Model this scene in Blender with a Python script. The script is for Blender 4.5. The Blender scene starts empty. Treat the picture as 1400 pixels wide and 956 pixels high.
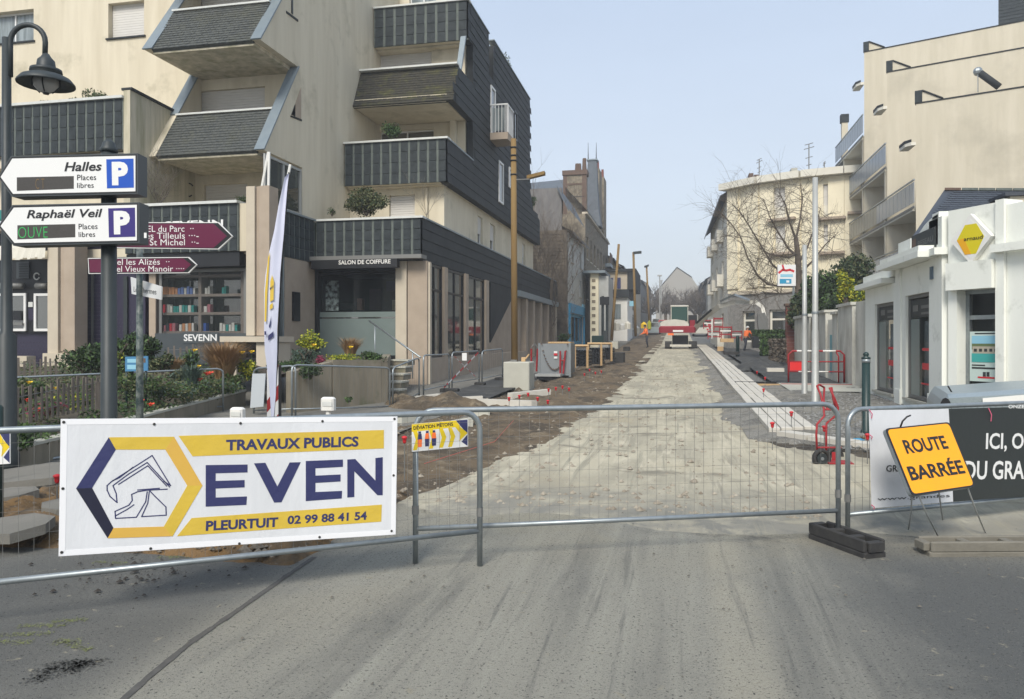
import bpy, math, random
from mathutils import Vector as V, Matrix, noise
random.seed(7)
R = math.radians
SC = bpy.context.scene
COL = SC.collection

# ---------------------------------------------------------------- camera, sky, sun, exposure
YAW = R(12.2); CAMH = 1.55; FPX = 1050.0
cam_d = bpy.data.cameras.new('camera'); cam = bpy.data.objects.new('camera', cam_d); COL.objects.link(cam)
cam.location = (0, 0, CAMH); cam.rotation_euler = (R(90), 0, YAW)
cam_d.sensor_width = 36; cam_d.lens = 36 * FPX / 1400; cam_d.shift_y = -13 / 1400
cam_d.clip_start = 0.05; cam_d.clip_end = 3000
SC.camera = cam
SUN_EL, SUN_AZ = R(44), R(184)          # azimuth clockwise from the street direction (+Y)
world = bpy.data.worlds.new('World'); SC.world = world; world.use_nodes = True
wn = world.node_tree; wn.nodes.clear()
wo = wn.nodes.new('ShaderNodeOutputWorld'); bg = wn.nodes.new('ShaderNodeBackground')
sky = wn.nodes.new('ShaderNodeTexSky'); sky.sky_type = 'NISHITA'; sky.sun_disc = False
sky.sun_elevation = SUN_EL; sky.sun_rotation = SUN_AZ
sky.air_density = 1.0; sky.dust_density = 3.0; sky.ozone_density = 1.0
mixw = wn.nodes.new('ShaderNodeMix'); mixw.data_type = 'RGBA'; mixw.inputs[0].default_value = 0.72
tc = wn.nodes.new('ShaderNodeTexCoord'); sx = wn.nodes.new('ShaderNodeSeparateXYZ')
rampw = wn.nodes.new('ShaderNodeValToRGB')
rampw.color_ramp.elements[0].position = 0.0; rampw.color_ramp.elements[0].color = (6.2, 6.55, 6.8, 1)
rampw.color_ramp.elements[1].position = 0.55; rampw.color_ramp.elements[1].color = (4.4, 5.4, 7.0, 1)
wn.links.new(tc.outputs['Generated'], sx.inputs[0]); wn.links.new(sx.outputs['Z'], rampw.inputs[0])
wn.links.new(sky.outputs[0], mixw.inputs[6]); wn.links.new(rampw.outputs[0], mixw.inputs[7])
wnz = wn.nodes.new('ShaderNodeTexNoise'); wnz.inputs['Scale'].default_value = 2.2; wnz.inputs['Detail'].default_value = 3; wmp = wn.nodes.new('ShaderNodeMapping'); wmp.inputs['Scale'].default_value = (1, 1, 4)
wn.links.new(tc.outputs['Generated'], wmp.inputs[0]); wn.links.new(wmp.outputs[0], wnz.inputs['Vector'])
wmr = wn.nodes.new('ShaderNodeMapRange'); wmr.inputs[1].default_value = .3; wmr.inputs[2].default_value = .7; wmr.inputs[3].default_value = .965; wmr.inputs[4].default_value = 1.035; wn.links.new(wnz.outputs['Fac'], wmr.inputs[0])
wvm = wn.nodes.new('ShaderNodeVectorMath'); wvm.operation = 'SCALE'; wn.links.new(mixw.outputs[2], wvm.inputs[0]); wn.links.new(wmr.outputs[0], wvm.inputs['Scale']); wn.links.new(wvm.outputs[0], bg.inputs[0]); bg.inputs[1].default_value = 0.1
wn.links.new(bg.outputs[0], wo.inputs[0])
sun_d = bpy.data.lights.new('sun', 'SUN'); sun = bpy.data.objects.new('sun', sun_d); COL.objects.link(sun)
sun_d.energy = 2.4; sun_d.angle = R(22); sun_d.color = (1.0, 0.95, 0.86)
_d = V((math.sin(SUN_AZ) * math.cos(SUN_EL), math.cos(SUN_AZ) * math.cos(SUN_EL), math.sin(SUN_EL)))
sun.rotation_euler = _d.to_track_quat('Z', 'Y').to_euler(); sun.location = (0, 0, 60)
SC.view_settings.view_transform = 'Standard'; SC.view_settings.look = 'None'
SC.view_settings.exposure = 0.62; SC.view_settings.gamma = 1
SC.render.resolution_x = 1024; SC.render.resolution_y = 699

# ---------------------------------------------------------------- measuring helpers (points measured off the photograph -> metres)
_S, _C = math.sin(YAW), math.cos(YAW)
def ray(px, py):
    a = (px - 700) / FPX; b = -(py - 465) / FPX
    return (a * _C - _S, a * _S + _C, b)
def hd(px, py, d):
    r = ray(px, py); return V((d * r[0], d * r[1], CAMH + d * r[2]))
def hx(px, py, x):
    r = ray(px, py); t = x / r[0]; return (t * r[1], CAMH + t * r[2])
def hy(px, py, y):
    r = ray(px, py); t = y / r[1]; return (t * r[0], CAMH + t * r[2])
GP = [(-1e4, 0), (7, 0), (20, .24), (46, .85), (62, 1.12), (110, 3.1), (220, 6.5), (1e4, 7.0)]
def g(y):
    for (a, b), (c, d) in zip(GP, GP[1:]):
        if a <= y <= c: return b + (d - b) * (y - a) / (c - a)
def hg(px, py, up=0.0):
    r = ray(px, py); t = .5
    while t < 300:
        if CAMH + t * r[2] < g(t * r[1]) + up: break
        t += .02
    return V((t * r[0], t * r[1], g(t * r[1])))
def hp(px, py, o, n):                    # ray with a plane
    r = V(ray(px, py)); c = V((0, 0, CAMH)); t = (V(o) - c).dot(n) / r.dot(n); return c + r * t
def nz(x, y=0, z=0): return noise.noise(V((x, y, z)))

# ---------------------------------------------------------------- materials
def mat(name, col, rough=0.8, metal=0.0, col2=None, scale=6.0, amt=0.5, bump=0.0, bscale=40.0, stretch=(1, 1, 1),
        spec=0.4, emit=None, col3=None, scale3=1.2, amt3=0.4, alpha_glass=None, detail=6.0):
    m = bpy.data.materials.new(name); m.use_nodes = True; nt = m.node_tree; b = nt.nodes['Principled BSDF']
    b.inputs['Base Color'].default_value = (*col, 1); b.inputs['Roughness'].default_value = rough
    b.inputs['Metallic'].default_value = metal
    b.inputs['Specular IOR Level'].default_value = spec
    L = nt.links.new
    def coords(st):
        t = nt.nodes.new('ShaderNodeNewGeometry'); mp = nt.nodes.new('ShaderNodeMapping'); mp.inputs['Scale'].default_value = st
        L(t.outputs['Position'], mp.inputs[0]); return mp.outputs[0]
    def nse(sc, st, det):
        n = nt.nodes.new('ShaderNodeTexNoise'); n.inputs['Scale'].default_value = sc; n.inputs['Detail'].default_value = det
        n.inputs['Roughness'].default_value = 0.62
        L(coords(st), n.inputs['Vector']); return n.outputs['Fac']
    def sharp(f, lo, hi):
        r = nt.nodes.new('ShaderNodeMapRange'); r.inputs[1].default_value = lo; r.inputs[2].default_value = hi; L(f, r.inputs[0]); return r.outputs[0]
    cur = None
    if col2:
        mx = nt.nodes.new('ShaderNodeMix'); mx.data_type = 'RGBA'
        mx.inputs[6].default_value = (*col, 1); mx.inputs[7].default_value = (*col2, 1)
        L(sharp(nse(scale, stretch, detail), .5 - .25 / max(amt, .05) * .5, .5 + .25 / max(amt, .05) * .5), mx.inputs[0]); cur = mx.outputs[2]
    if col3:
        mx = nt.nodes.new('ShaderNodeMix'); mx.data_type = 'RGBA'; mx.inputs[7].default_value = (*col3, 1)
        if cur: L(cur, mx.inputs[6])
        else: mx.inputs[6].default_value = (*col, 1)
        L(sharp(nse(scale3, (1, 1, 1), 5), .62 - amt3 * .25, .8 - amt3 * .2), mx.inputs[0]); cur = mx.outputs[2]
    if cur: L(cur, b.inputs['Base Color'])
    if bump:
        bp = nt.nodes.new('ShaderNodeBump'); bp.inputs['Strength'].default_value = bump; bp.inputs['Distance'].default_value = 0.02
        L(nse(bscale, stretch, 5), bp.inputs['Height']); L(bp.outputs[0], b.inputs['Normal'])
    if emit:
        b.inputs['Emission Color'].default_value = (*emit[:3], 1); b.inputs['Emission Strength'].default_value = emit[3]
    return m
def glass(name, tint, op, rough=0.03):
    m = bpy.data.materials.new(name); m.use_nodes = True; nt = m.node_tree; b = nt.nodes['Principled BSDF']
    b.inputs['Base Color'].default_value = (*tint, 1); b.inputs['Roughness'].default_value = rough; b.inputs['Alpha'].default_value = op
    b.inputs['Specular IOR Level'].default_value = 0.6
    return m
M = {}
M['beige'] = mat('cream_render', (.64, .58, .45), .9, col2=(.55, .49, .37), scale=1.6, amt=.75, bump=.2, bscale=50, stretch=(1.6, 1.6, .16), col3=(.40, .36, .26), scale3=.9, amt3=.2)
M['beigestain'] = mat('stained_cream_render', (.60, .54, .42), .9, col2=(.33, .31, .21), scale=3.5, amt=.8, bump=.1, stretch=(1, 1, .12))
M['beigeR'] = mat('ribbed_cream_cladding', (.60, .545, .43), .9, col2=(.53, .48, .37), scale=1.5, amt=.8, bump=.35, bscale=12, stretch=(1.6, 1.6, .16), col3=(.44, .40, .31), scale3=.35, amt3=.4)
M['taupe'] = mat('taupe_stone', (.40, .325, .25), .85, col2=(.34, .275, .21), scale=2, amt=.7, bump=.1, bscale=80)
M['taupe2'] = mat('light_stone_pilaster', (.52, .46, .36), .85, col2=(.46, .40, .31), scale=2, amt=.6)
M['slate'] = mat('slate_tile', (.020, .026, .029), .7, col2=(.036, .044, .047), scale=5, amt=.8, bump=.1, bscale=30, spec=.25)
M['slateJ'] = mat('slate_joint', (.13, .15, .135), .8, col2=(.085, .10, .09), scale=7)
M['slateD'] = mat('slate_dark_tile', (.020, .023, .025), .7, col2=(.032, .036, .038), scale=2, bump=.1, spec=.25, amt=.8)
M['slateM'] = mat('mossy_slate', (.05, .056, .056), .85, col2=(.09, .095, .085), scale=14, amt=.9, bump=.4, bscale=50, col3=(.085, .088, .065), scale3=1.5, amt3=.3)
M['slateM2'] = mat('dark_mossy_slate', (.03, .03, .026), .9, col2=(.055, .05, .035), scale=9, amt=.9, bump=.4, bscale=50, col3=(.09, .09, .03), scale3=2, amt3=.3)
M['zinc'] = mat('grey_zinc', (.17, .21, .24), .45, col2=(.22, .26, .28), scale=3, metal=.2)
M['white'] = mat('white_paint', (.74, .73, .69), .6, col2=(.68, .67, .62), scale=3)
M['copw'] = mat('pale_coping', (.62, .63, .60), .5, col2=(.5, .51, .48), scale=5)
M['shutter'] = mat('white_roller_shutter', (.62, .60, .56), .6, col2=(.56, .54, .50), scale=2)
M['frame'] = mat('white_window_frame', (.70, .70, .68), .4)
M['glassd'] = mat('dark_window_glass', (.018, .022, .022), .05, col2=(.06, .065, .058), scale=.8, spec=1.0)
M['glassd'].node_tree.nodes['Principled BSDF'].inputs['IOR'].default_value = 1.9
M['glassc'] = mat('curtained_glass', (.30, .34, .35), .12, col2=(.10, .12, .12), scale=1.5, amt=.9, stretch=(3, 3, .3), spec=.6)
M['pane'] = glass('clear_shop_glass', (.02, .03, .03), .14)
M['frost'] = mat('frosted_film', (.17, .21, .20), .3, col2=(.13, .165, .155), scale=1.0, spec=.5)
M['black'] = mat('black_trim', (.012, .013, .015), .45)
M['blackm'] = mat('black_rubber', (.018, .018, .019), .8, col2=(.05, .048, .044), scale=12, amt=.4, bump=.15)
M['purple'] = mat('dark_purple_panel', (.026, .022, .045), .4, col2=(.034, .03, .055), scale=25)
M['galv'] = mat('galvanised_steel', (.34, .37, .38), .42, metal=.65, col2=(.25, .28, .29), scale=14, amt=.6)
M['galvd'] = mat('dull_galvanised_wire', (.20, .20, .19), .6, metal=.5)
M['steel'] = mat('pale_painted_steel', (.42, .43, .41), .5, metal=.3, col2=(.36, .36, .34), scale=3)
M['sdark'] = mat('dark_grey_green_paint', (.024, .031, .033), .5, col2=(.034, .042, .043), scale=6)
M['green'] = mat('dark_green_paint', (.012, .032, .030), .4)
M['red'] = mat('red_paint', (.36, .02, .025), .55, col2=(.24, .018, .02), scale=9)
M['redcap'] = mat('red_plastic_cap', (.55, .022, .03), .5)
M['orange'] = mat('orange_hi_vis', (.95, .19, .04), .7)
M['wood'] = mat('weathered_timber', (.30, .22, .13), .85, col2=(.22, .16, .10), scale=5, bump=.3, stretch=(1, 1, .1))
M['yellowpole'] = mat('yellow_treated_timber', (.24, .155, .055), .85, col2=(.17, .105, .04), scale=8, bump=.3, stretch=(1, 1, .08))
M['plank'] = mat('fresh_timber_board', (.55, .38, .20), .8, col2=(.46, .30, .15), scale=6)
M['picket'] = mat('grey_chestnut_paling', (.17, .145, .12), .9, col2=(.11, .095, .08), scale=9, stretch=(1, 1, .2))
M['conc'] = mat('pale_concrete', (.46, .45, .38), .85, col2=(.40, .39, .33), scale=4, bump=.1)
M['concs'] = mat('stained_board_concrete', (.27, .235, .175), .9, col2=(.17, .15, .11), scale=2.6, amt=.8, bump=.2, stretch=(1, 1, .18), col3=(.11, .12, .06), scale3=1.2, amt3=.15)
M['kerb'] = mat('new_kerb_stone', (.56, .53, .46), .85, col2=(.46, .43, .37), scale=3, bump=.08)
M['stone'] = mat('brown_rubble_stone', (.16, .13, .095), .9, col2=(.075, .062, .048), scale=2.2, amt=.9, bump=.5, bscale=6)
M['stonel'] = mat('pale_rubble_stone', (.26, .22, .16), .9, col2=(.13, .11, .08), scale=3, amt=.9, bump=.4, bscale=8)
M['stoneg'] = mat('grey_rubble_stone', (.17, .165, .155), .9, col2=(.25, .24, .22), scale=5, amt=.9, bump=.4, bscale=10)
M['brick'] = mat('red_brick', (.22, .08, .06), .9, col2=(.17, .06, .045), scale=6)
M['brickd'] = mat('dark_brick', (.15, .10, .075), .9, col2=(.10, .068, .05), scale=6)
M['gslate'] = mat('old_grey_slates', (.19, .18, .17), .8, col2=(.13, .125, .125), scale=2.5, amt=.8, stretch=(1, 1, .3))
M['roof'] = mat('blue_grey_roof_slate', (.075, .09, .105), .65, col2=(.115, .13, .15), scale=3, bump=.2, bscale=12)
M['roofd'] = mat('dark_roof_slate', (.035, .042, .052), .5, col2=(.055, .062, .075), scale=9, bump=.2)
M['cream'] = mat('pale_cream_paint', (.80, .725, .54), .85, col2=(.72, .65, .48), scale=1.5, bump=.05)
M['creamw'] = mat('white_cream_paint', (.70, .67, .58), .85, col2=(.62, .59, .5), scale=2)
M['shopw'] = mat('white_masonry_paint', (.79, .80, .74), .8, col2=(.70, .71, .64), scale=1.6, amt=.5, bump=.12, bscale=30, stretch=(1, 1, .3), col3=(.45, .46, .40), scale3=2.2, amt3=.1)
M['oldwhite'] = mat('peeling_white_wall', (.56, .55, .49), .9, col2=(.36, .35, .30), scale=2.5, amt=.8, bump=.3, bscale=12, stretch=(1, 1, .4))
M['blue'] = mat('bright_blue_paint', (.03, .24, .42), .6)
M['sky'] = mat('pale_blue_sign', (.25, .50, .62), .6)
M['signw'] = mat('sign_white', (.72, .72, .70), .4)
M['signgrey'] = mat('sign_housing', (.055, .065, .07), .45)
M['pblue'] = mat('parking_blue', (.008, .075, .42), .35)
M['pindigo'] = mat('parking_indigo', (.035, .022, .16), .35)
M['burg'] = mat('burgundy_sign', (.115, .012, .045), .4)
M['led'] = mat('led_display', (.045, .042, .038), .4, col2=(.06, .055, .05), scale=60)
M['ledg'] = mat('green_led', (.02, .2, .05), .5, emit=(.03, .42, .10, .5))
M['leda'] = mat('faint_amber_led', (.20, .12, .04), .5)
M['vinyl'] = mat('banner_vinyl', (.70, .71, .73), .5, col2=(.60, .61, .62), scale=2.2, bump=.7, bscale=3, stretch=(1, 1, .4))
M['vinylh'] = mat('banner_hem', (.80, .80, .81), .5)
M['navy'] = mat('banner_navy', (.028, .032, .11), .5, col2=(.036, .04, .12), scale=3, bump=.7, bscale=3)
M['navyd'] = mat('banner_dark_navy', (.014, .015, .035), .5)
M['gold'] = mat('banner_yellow', (.66, .46, .045), .5, col2=(.58, .41, .06), scale=2.2, bump=.7, bscale=3)
M['goldo'] = mat('banner_ochre', (.64, .39, .07), .5, bump=.2, bscale=5)
M['bdark'] = mat('banner_charcoal', (.028, .033, .032), .5, bump=.3, bscale=4)
M['sorange'] = mat('sign_orange_yellow', (.90, .37, .005), .45, col2=(.84, .34, .01), scale=8)
M['syel'] = mat('sign_yellow', (.72, .53, .012), .5)
M['skin'] = mat('skin', (.42, .24, .16), .6)
M['trous'] = mat('dark_work_trousers', (.03, .033, .045), .9)
M['maroon'] = mat('machine_maroon', (.23, .012, .022), .4)
M['machw'] = mat('machine_cream', (.58, .56, .49), .45, col2=(.48, .46, .40), scale=4)
M['silver'] = mat('silver_car_paint', (.30, .35, .36), .38, metal=.5, col2=(.36, .41, .42), scale=90, amt=.9)
M['lamplens'] = mat('frosted_lamp_lens', (.34, .34, .33), .2, spec=.6)
M['bark'] = mat('dark_bark', (.085, .068, .052), .9, col2=(.13, .105, .08), scale=9)
M['barkl'] = mat('pale_twigs', (.16, .14, .115), .9)
M['teal'] = mat('teal_fascia', (.02, .22, .18), .5)
def leafm(n, a, b): return mat(n, a, .7, col2=b, scale=3.0, amt=.9)
M['lfd'] = leafm('dark_evergreen_leaf', (.018, .035, .014), (.04, .065, .022))
M['lfg'] = leafm('green_leaf', (.04, .085, .022), (.075, .13, .03))
M['lfo'] = leafm('olive_leaf', (.085, .095, .04), (.13, .135, .06))
M['lfy'] = leafm('yellow_green_leaf', (.30, .33, .02), (.42, .40, .03))
M['lfb'] = leafm('blue_green_leaf', (.05, .085, .065), (.08, .12, .09))
M['lfm'] = leafm('magenta_leaf', (.17, .02, .05), (.25, .04, .08))
M['straw'] = leafm('dry_grass', (.34, .22, .10), (.26, .15, .07))
M['flr'] = mat('red_flower', (.70, .07, .03), .7)
M['fly'] = mat('yellow_flower', (.80, .52, .02), .7)

# ---------------------------------------------------------------- mesh builder
class MB:
    def __init__(s): s.v = []; s.f = []; s.m = []
    def add(s, vs, fs, m=0):
        o = len(s.v); s.v += [tuple(p) for p in vs]; s.f += [tuple(i + o for i in f) for f in fs]; s.m += [m] * len(fs); return s
    def box(s, x0, x1, y0, y1, z0, z1, m=0):
        return s.add([(x0, y0, z0), (x1, y0, z0), (x1, y1, z0), (x0, y1, z0), (x0, y0, z1), (x1, y0, z1), (x1, y1, z1), (x0, y1, z1)],
                     [(3, 2, 1, 0), (4, 5, 6, 7), (0, 1, 5, 4), (1, 2, 6, 5), (2, 3, 7, 6), (3, 0, 4, 7)], m)
    def ob(s, c, u, v, w, m=0):           # oriented box: centre and three half vectors
        c, u, v, w = V(c), V(u), V(v), V(w)
        p = [c + a * u + b * v + d * w for d in (-1, 1) for a, b in ((-1, -1), (1, -1), (1, 1), (-1, 1))]
        return s.add(p, [(3, 2, 1, 0), (4, 5, 6, 7), (0, 1, 5, 4), (1, 2, 6, 5), (2, 3, 7, 6), (3, 0, 4, 7)], m)
    def bev(s, x0, x1, y0, y1, z0, z1, b=.01, m=0):     # box with chamfered vertical and top edges
        q = [(x0 + b, y0), (x1 - b, y0), (x1, y0 + b), (x1, y1 - b), (x1 - b, y1), (x0 + b, y1), (x0, y1 - b), (x0, y0 + b)]
        cx, cy = (x0 + x1) / 2, (y0 + y1) / 2
        i = [(cx + (x - cx) * (1 - 2 * b / max(x1 - x0, 1e-6)), cy + (y - cy) * (1 - 2 * b / max(y1 - y0, 1e-6))) for x, y in q]
        vs = [(x, y, z0) for x, y in q] + [(x, y, z1 - b) for x, y in q] + [(x, y, z1) for x, y in i]
        fs = [tuple(range(7, -1, -1)), tuple(range(16, 24))]
        for k in range(8):
            j = (k + 1) % 8; fs += [(k, j, 8 + j, 8 + k), (8 + k, 8 + j, 16 + j, 16 + k)]
        return s.add(vs, fs, m)
    def tube(s, pts, r, n=8, m=0, r1=None, cap=True):
        pts = [V(p) for p in pts]; k = len(pts); vs = []; up = None
        for i, p in enumerate(pts):
            d = (pts[min(i + 1, k - 1)] - pts[max(i - 1, 0)])
            if d.length < 1e-9: d = V((0, 0, 1))
            d.normalize()
            if up is None:
                up = V((0, 0, 1)) if abs(d.z) < .9 else V((1, 0, 0))
            a = d.cross(up)
            if a.length < 1e-5: a = d.cross(V((0, 1, 0)))
            a.normalize(); b = a.cross(d).normalized(); up = b
            rr = r if r1 is None else r + (r1 - r) * i / max(k - 1, 1)
            vs += [p + (a * math.cos(t) + b * math.sin(t)) * rr for t in [2 * math.pi * j / n for j in range(n)]]
        fs = []
        for i in range(k - 1):
            for j in range(n):
                q = (j + 1) % n; fs.append((i * n + j, i * n + q, (i + 1) * n + q, (i + 1) * n + j))
        if cap: fs += [tuple(range(n - 1, -1, -1)), tuple(range((k - 1) * n, k * n))]
        return s.add(vs, fs, m)
    def lathe(s, c, prof, n=20, m=0):
        c = V(c); vs = [(c.x + r * math.cos(2 * math.pi * j / n), c.y + r * math.sin(2 * math.pi * j / n), c.z + z) for r, z in prof for j in range(n)]
        fs = [(i * n + j, i * n + (j + 1) % n, (i + 1) * n + (j + 1) % n, (i + 1) * n + j) for i in range(len(prof) - 1) for j in range(n)]
        fs += [tuple(range(n - 1, -1, -1)), tuple(range((len(prof) - 1) * n, len(prof) * n))]
        return s.add(vs, fs, m)
    def prism(s, poly, o, u, v, w, m=0):   # polygon in the u,v plane through o, extruded by vector w
        o, u, v, w = V(o), V(u), V(v), V(w); n = len(poly)
        a = [o + u * p + v * q for p, q in poly]; b = [p + w for p in a]
        return s.add(a + b, [tuple(range(n - 1, -1, -1)), tuple(range(n, 2 * n))] + [(i, (i + 1) % n, n + (i + 1) % n, n + i) for i in range(n)], m)
    def sph(s, c, r, nu=8, nv=6, m=0):
        c = V(c); rr = r if isinstance(r, (tuple, list)) else (r, r, r); vs = []; fs = []
        for i in range(nv + 1):
            th = math.pi * i / nv
            for j in range(nu):
                ph = 2 * math.pi * j / nu; vs.append((c.x + rr[0] * math.sin(th) * math.cos(ph), c.y + rr[1] * math.sin(th) * math.sin(ph), c.z + rr[2] * math.cos(th)))
        for i in range(nv):
            for j in range(nu):
                q = (j + 1) % nu; fs.append((i * nu + j, (i + 1) * nu + j, (i + 1) * nu + q, i * nu + q))
        return s.add(vs, fs, m)
    def mesh(s, name, mats, shift=None, smooth=False, inv=None):
        me = bpy.data.meshes.new(name)
        vs = s.v
        if inv is not None: vs = [tuple(inv @ V(p)) for p in vs]
        if shift: vs = [(x - shift[0], y - shift[1], z - shift[2]) for x, y, z in vs]
        me.from_pydata(vs, [], s.f)
        mats = mats if isinstance(mats, (list, tuple)) else [mats]
        for q in mats: me.materials.append(M[q] if isinstance(q, str) else q)
        if len(mats) > 1: me.polygons.foreach_set('material_index', s.m)
        if smooth: me.polygons.foreach_set('use_smooth', [True] * len(s.f))
        me.update(); return me
WM = {}
def tag(o, label=None, cat=None, group=None, kind=None):
    if label: o['label'] = label
    if cat: o['category'] = cat
    if group: o['group'] = group
    if kind: o['kind'] = kind
    return o
def thing(name, label, cat, loc=(0, 0, 0), rz=0.0, group=None):
    o = bpy.data.objects.new(name, None); COL.objects.link(o); o.location = loc; o.rotation_euler = (0, 0, rz)
    o.empty_display_size = .2
    WM[o.name] = Matrix.Translation(V(loc)) @ Matrix.Rotation(rz, 4, 'Z')
    return tag(o, label, cat, group)
def part(mb, name, mats, parent, local=False, smooth=False, label=None, kind=None):
    w = WM[parent.name]; me = mb.mesh(name, mats, inv=None if local else w.inverted(), smooth=smooth)
    o = bpy.data.objects.new(name, me); COL.objects.link(o); o.parent = parent; WM[o.name] = w
    return tag(o, label, None, None, kind)
def solo(mb, name, mats, label=None, cat=None, group=None, kind=None, smooth=False):   # top-level single mesh; origin at its base centre
    xs = [p[0] for p in mb.v]; ys = [p[1] for p in mb.v]; zs = [p[2] for p in mb.v]
    sh = ((min(xs) + max(xs)) / 2, (min(ys) + max(ys)) / 2, min(zs))
    me = mb.mesh(name, mats, shift=sh, smooth=smooth); o = bpy.data.objects.new(name, me); COL.objects.link(o); o.location = sh
    return tag(o, label, cat, group, kind)
def inst(name, me, parent, mw):            # shared-mesh child placed by a world matrix
    o = bpy.data.objects.new(name, me); COL.objects.link(o); o.parent = parent; o.matrix_local = WM[parent.name].inverted() @ mw
    WM[o.name] = mw; return o
def struct(mb, name, mats, smooth=False): return solo(mb, name, mats, kind='structure', smooth=smooth)
def copy_tree(o, parent=None):
    c = o.copy(); COL.objects.link(c)
    if parent: c.parent = parent
    for ch in [q for q in o.children]: copy_tree(ch, c)
    return c
def B(*a, m=0): return MB().box(*a, m=m)
class Plane:                               # a flat drawing surface: origin o, right u, up v, normal n towards the viewer
    def __init__(s, o, u, v):
        s.o = V(o); s.u = V(u).normalized(); s.v = V(v); s.v = (s.v - s.u * s.v.dot(s.u)).normalized(); s.n = s.u.cross(s.v)
    def px(s, px, py):
        p = hp(px, py, s.o, s.n) - s.o; return (p.dot(s.u), p.dot(s.v))
    def at(s, a, b, h=0): return s.o + s.u * a + s.v * b + s.n * h
    def poly(s, mb, pts, h0, h1, m=0): mb.prism(pts, s.at(0, 0, h0), s.u, s.v, s.n * (h1 - h0), m); return mb
    def rect(s, mb, x0, x1, y0, y1, h0, h1, m=0): return s.poly(mb, [(x0, y0), (x1, y0), (x1, y1), (x0, y1)], h0, h1, m)
    def line(s, mb, pts, w, h, m=0, th=.001):
        for a, b in zip(pts, pts[1:]):
            a, b = V(a), V(b); d = (b - a); L = d.length
            if L < 1e-6: continue
            d /= L; q = V((-d.y, d.x)) * w / 2; e = d * w * .3
            s.poly(mb, [tuple(a - q - e), tuple(b - q + e), tuple(b + q + e), tuple(a + q - e)], h, h + th, m)
        return mb
def text(s, pl, x0, x1, y0, y1, h, mt, parent, bold=0.0, name='lettering', slant=0.0, lines_gap=None, res=3):
    cu = bpy.data.curves.new('t', 'FONT'); cu.body = s; cu.size = 1; cu.offset = bold; cu.extrude = 0.0; cu.resolution_u = res; cu.shear = slant
    ob = bpy.data.objects.new('t', cu); COL.objects.link(ob)
    dg = bpy.context.evaluated_depsgraph_get(); me = bpy.data.meshes.new_from_object(ob.evaluated_get(dg))
    vs = [p.co.copy() for p in me.vertices]; fs = [tuple(p.vertices) for p in me.polygons]
    bpy.data.objects.remove(ob); bpy.data.meshes.remove(me); bpy.data.curves.remove(cu)
    ax = min(p.x for p in vs); bx = max(p.x for p in vs); ay = min(p.y for p in vs); by = max(p.y for p in vs)
    mb = MB(); mb.add([pl.at(x0 + (p.x - ax) / (bx - ax) * (x1 - x0), y0 + (p.y - ay) / (by - ay) * (y1 - y0), h) for p in vs], fs)
    return part(mb, name, mt, parent)
def arc(c, r, a0, a1, u, v, n=6):
    return [V(c) + V(u) * r * math.cos(a0 + (a1 - a0) * i / n) + V(v) * r * math.sin(a0 + (a1 - a0) * i / n) for i in range(n + 1)]
def leafy(mb, c, rad, n, size, m=0, shell=.45, seed=0, flat=.0, lobes=7):
    rn = random.Random(seed + 11); c = V(c); ls = []
    for _ in range(lobes):
        d = V((rn.gauss(0, 1), rn.gauss(0, 1), rn.gauss(0, 1))).normalized() * rn.uniform(.25, .62); ls.append((d, rn.uniform(.38, .6)))
    for _ in range(n):
        l, lr = rn.choice(ls); d = V((rn.gauss(0, 1), rn.gauss(0, 1), rn.gauss(0, 1))).normalized() * lr * rn.uniform(shell, 1.08)
        p = l + d
        if p.z < -.95: p.z = -.95
        p = c + V((p.x * rad[0], p.y * rad[1], p.z * rad[2]))
        a = V((rn.gauss(0, 1), rn.gauss(0, 1), rn.gauss(0, 1) * (1 - flat))).normalized(); b = a.cross(V((rn.gauss(0, 1), rn.gauss(0, 1), rn.gauss(0, 1)))).normalized()
        z = size * rn.uniform(.6, 1.3)
        mb.add([p - a * z, p + b * z * .45, p + a * z, p - b * z * .45], [(0, 1, 2, 3)], m if isinstance(m, int) else rn.choice(m))
    return mb
def twigs(mb, p, d, L, r, depth, rn, m=0, spread=.6, up=.15, n=5, kids=(2, 4)):
    pts = [V(p)]; d = V(d).normalized()
    for i in range(4):
        d = (d + V((rn.uniform(-1, 1), rn.uniform(-1, 1), rn.uniform(-1, 1))) * .22 + V((0, 0, up * .3))).normalized(); pts.append(pts[-1] + d * L / 4)
    mb.tube(pts, r, n, m, r1=r * .45, cap=False)
    if depth > 0:
        for k in range(rn.randint(*kids)):
            i = rn.randint(1, 4); nd = (d + V((rn.uniform(-1, 1), rn.uniform(-1, 1), rn.uniform(-.6, 1))) * spread * 1.3).normalized()
            twigs(mb, pts[i], nd, L * rn.uniform(.5, .8), r * .55, depth - 1, rn, m, spread, up, max(3, n - 1), kids)
    return mb
# ---------------------------------------------------------------- ground, road, tracks
def surf(x0, x1, ny, y0, y1, nx, zf):
    """grid; x0/x1 may be functions of y"""
    mb = MB(); fx0 = x0 if callable(x0) else (lambda y: x0); fx1 = x1 if callable(x1) else (lambda y: x1)
    for j in range(ny + 1):
        y = y0 + (y1 - y0) * j / ny; a, b = fx0(y), fx1(y)
        for i in range(nx + 1):
            x = a + (b - a) * i / nx; mb.v.append((x, y, zf(x, y, i / nx, j / ny)))
    for j in range(ny):
        for i in range(nx):
            k = j * (nx + 1) + i; mb.f.append((k, k + 1, k + nx + 2, k + nx + 1)); mb.m.append(0)
    return mb
mb = MB(); ys = [-60, 7, 20, 46, 62, 110, 220, 400, 1800]
for y in ys:
    for x in (-900, -60, 60, 900): mb.v.append((x, y, g(y) - .07))
for j in range(len(ys) - 1):
    for i in range(3):
        k = j * 4 + i; mb.f.append((k, k + 1, k + 5, k + 4)); mb.m.append(0)
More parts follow.
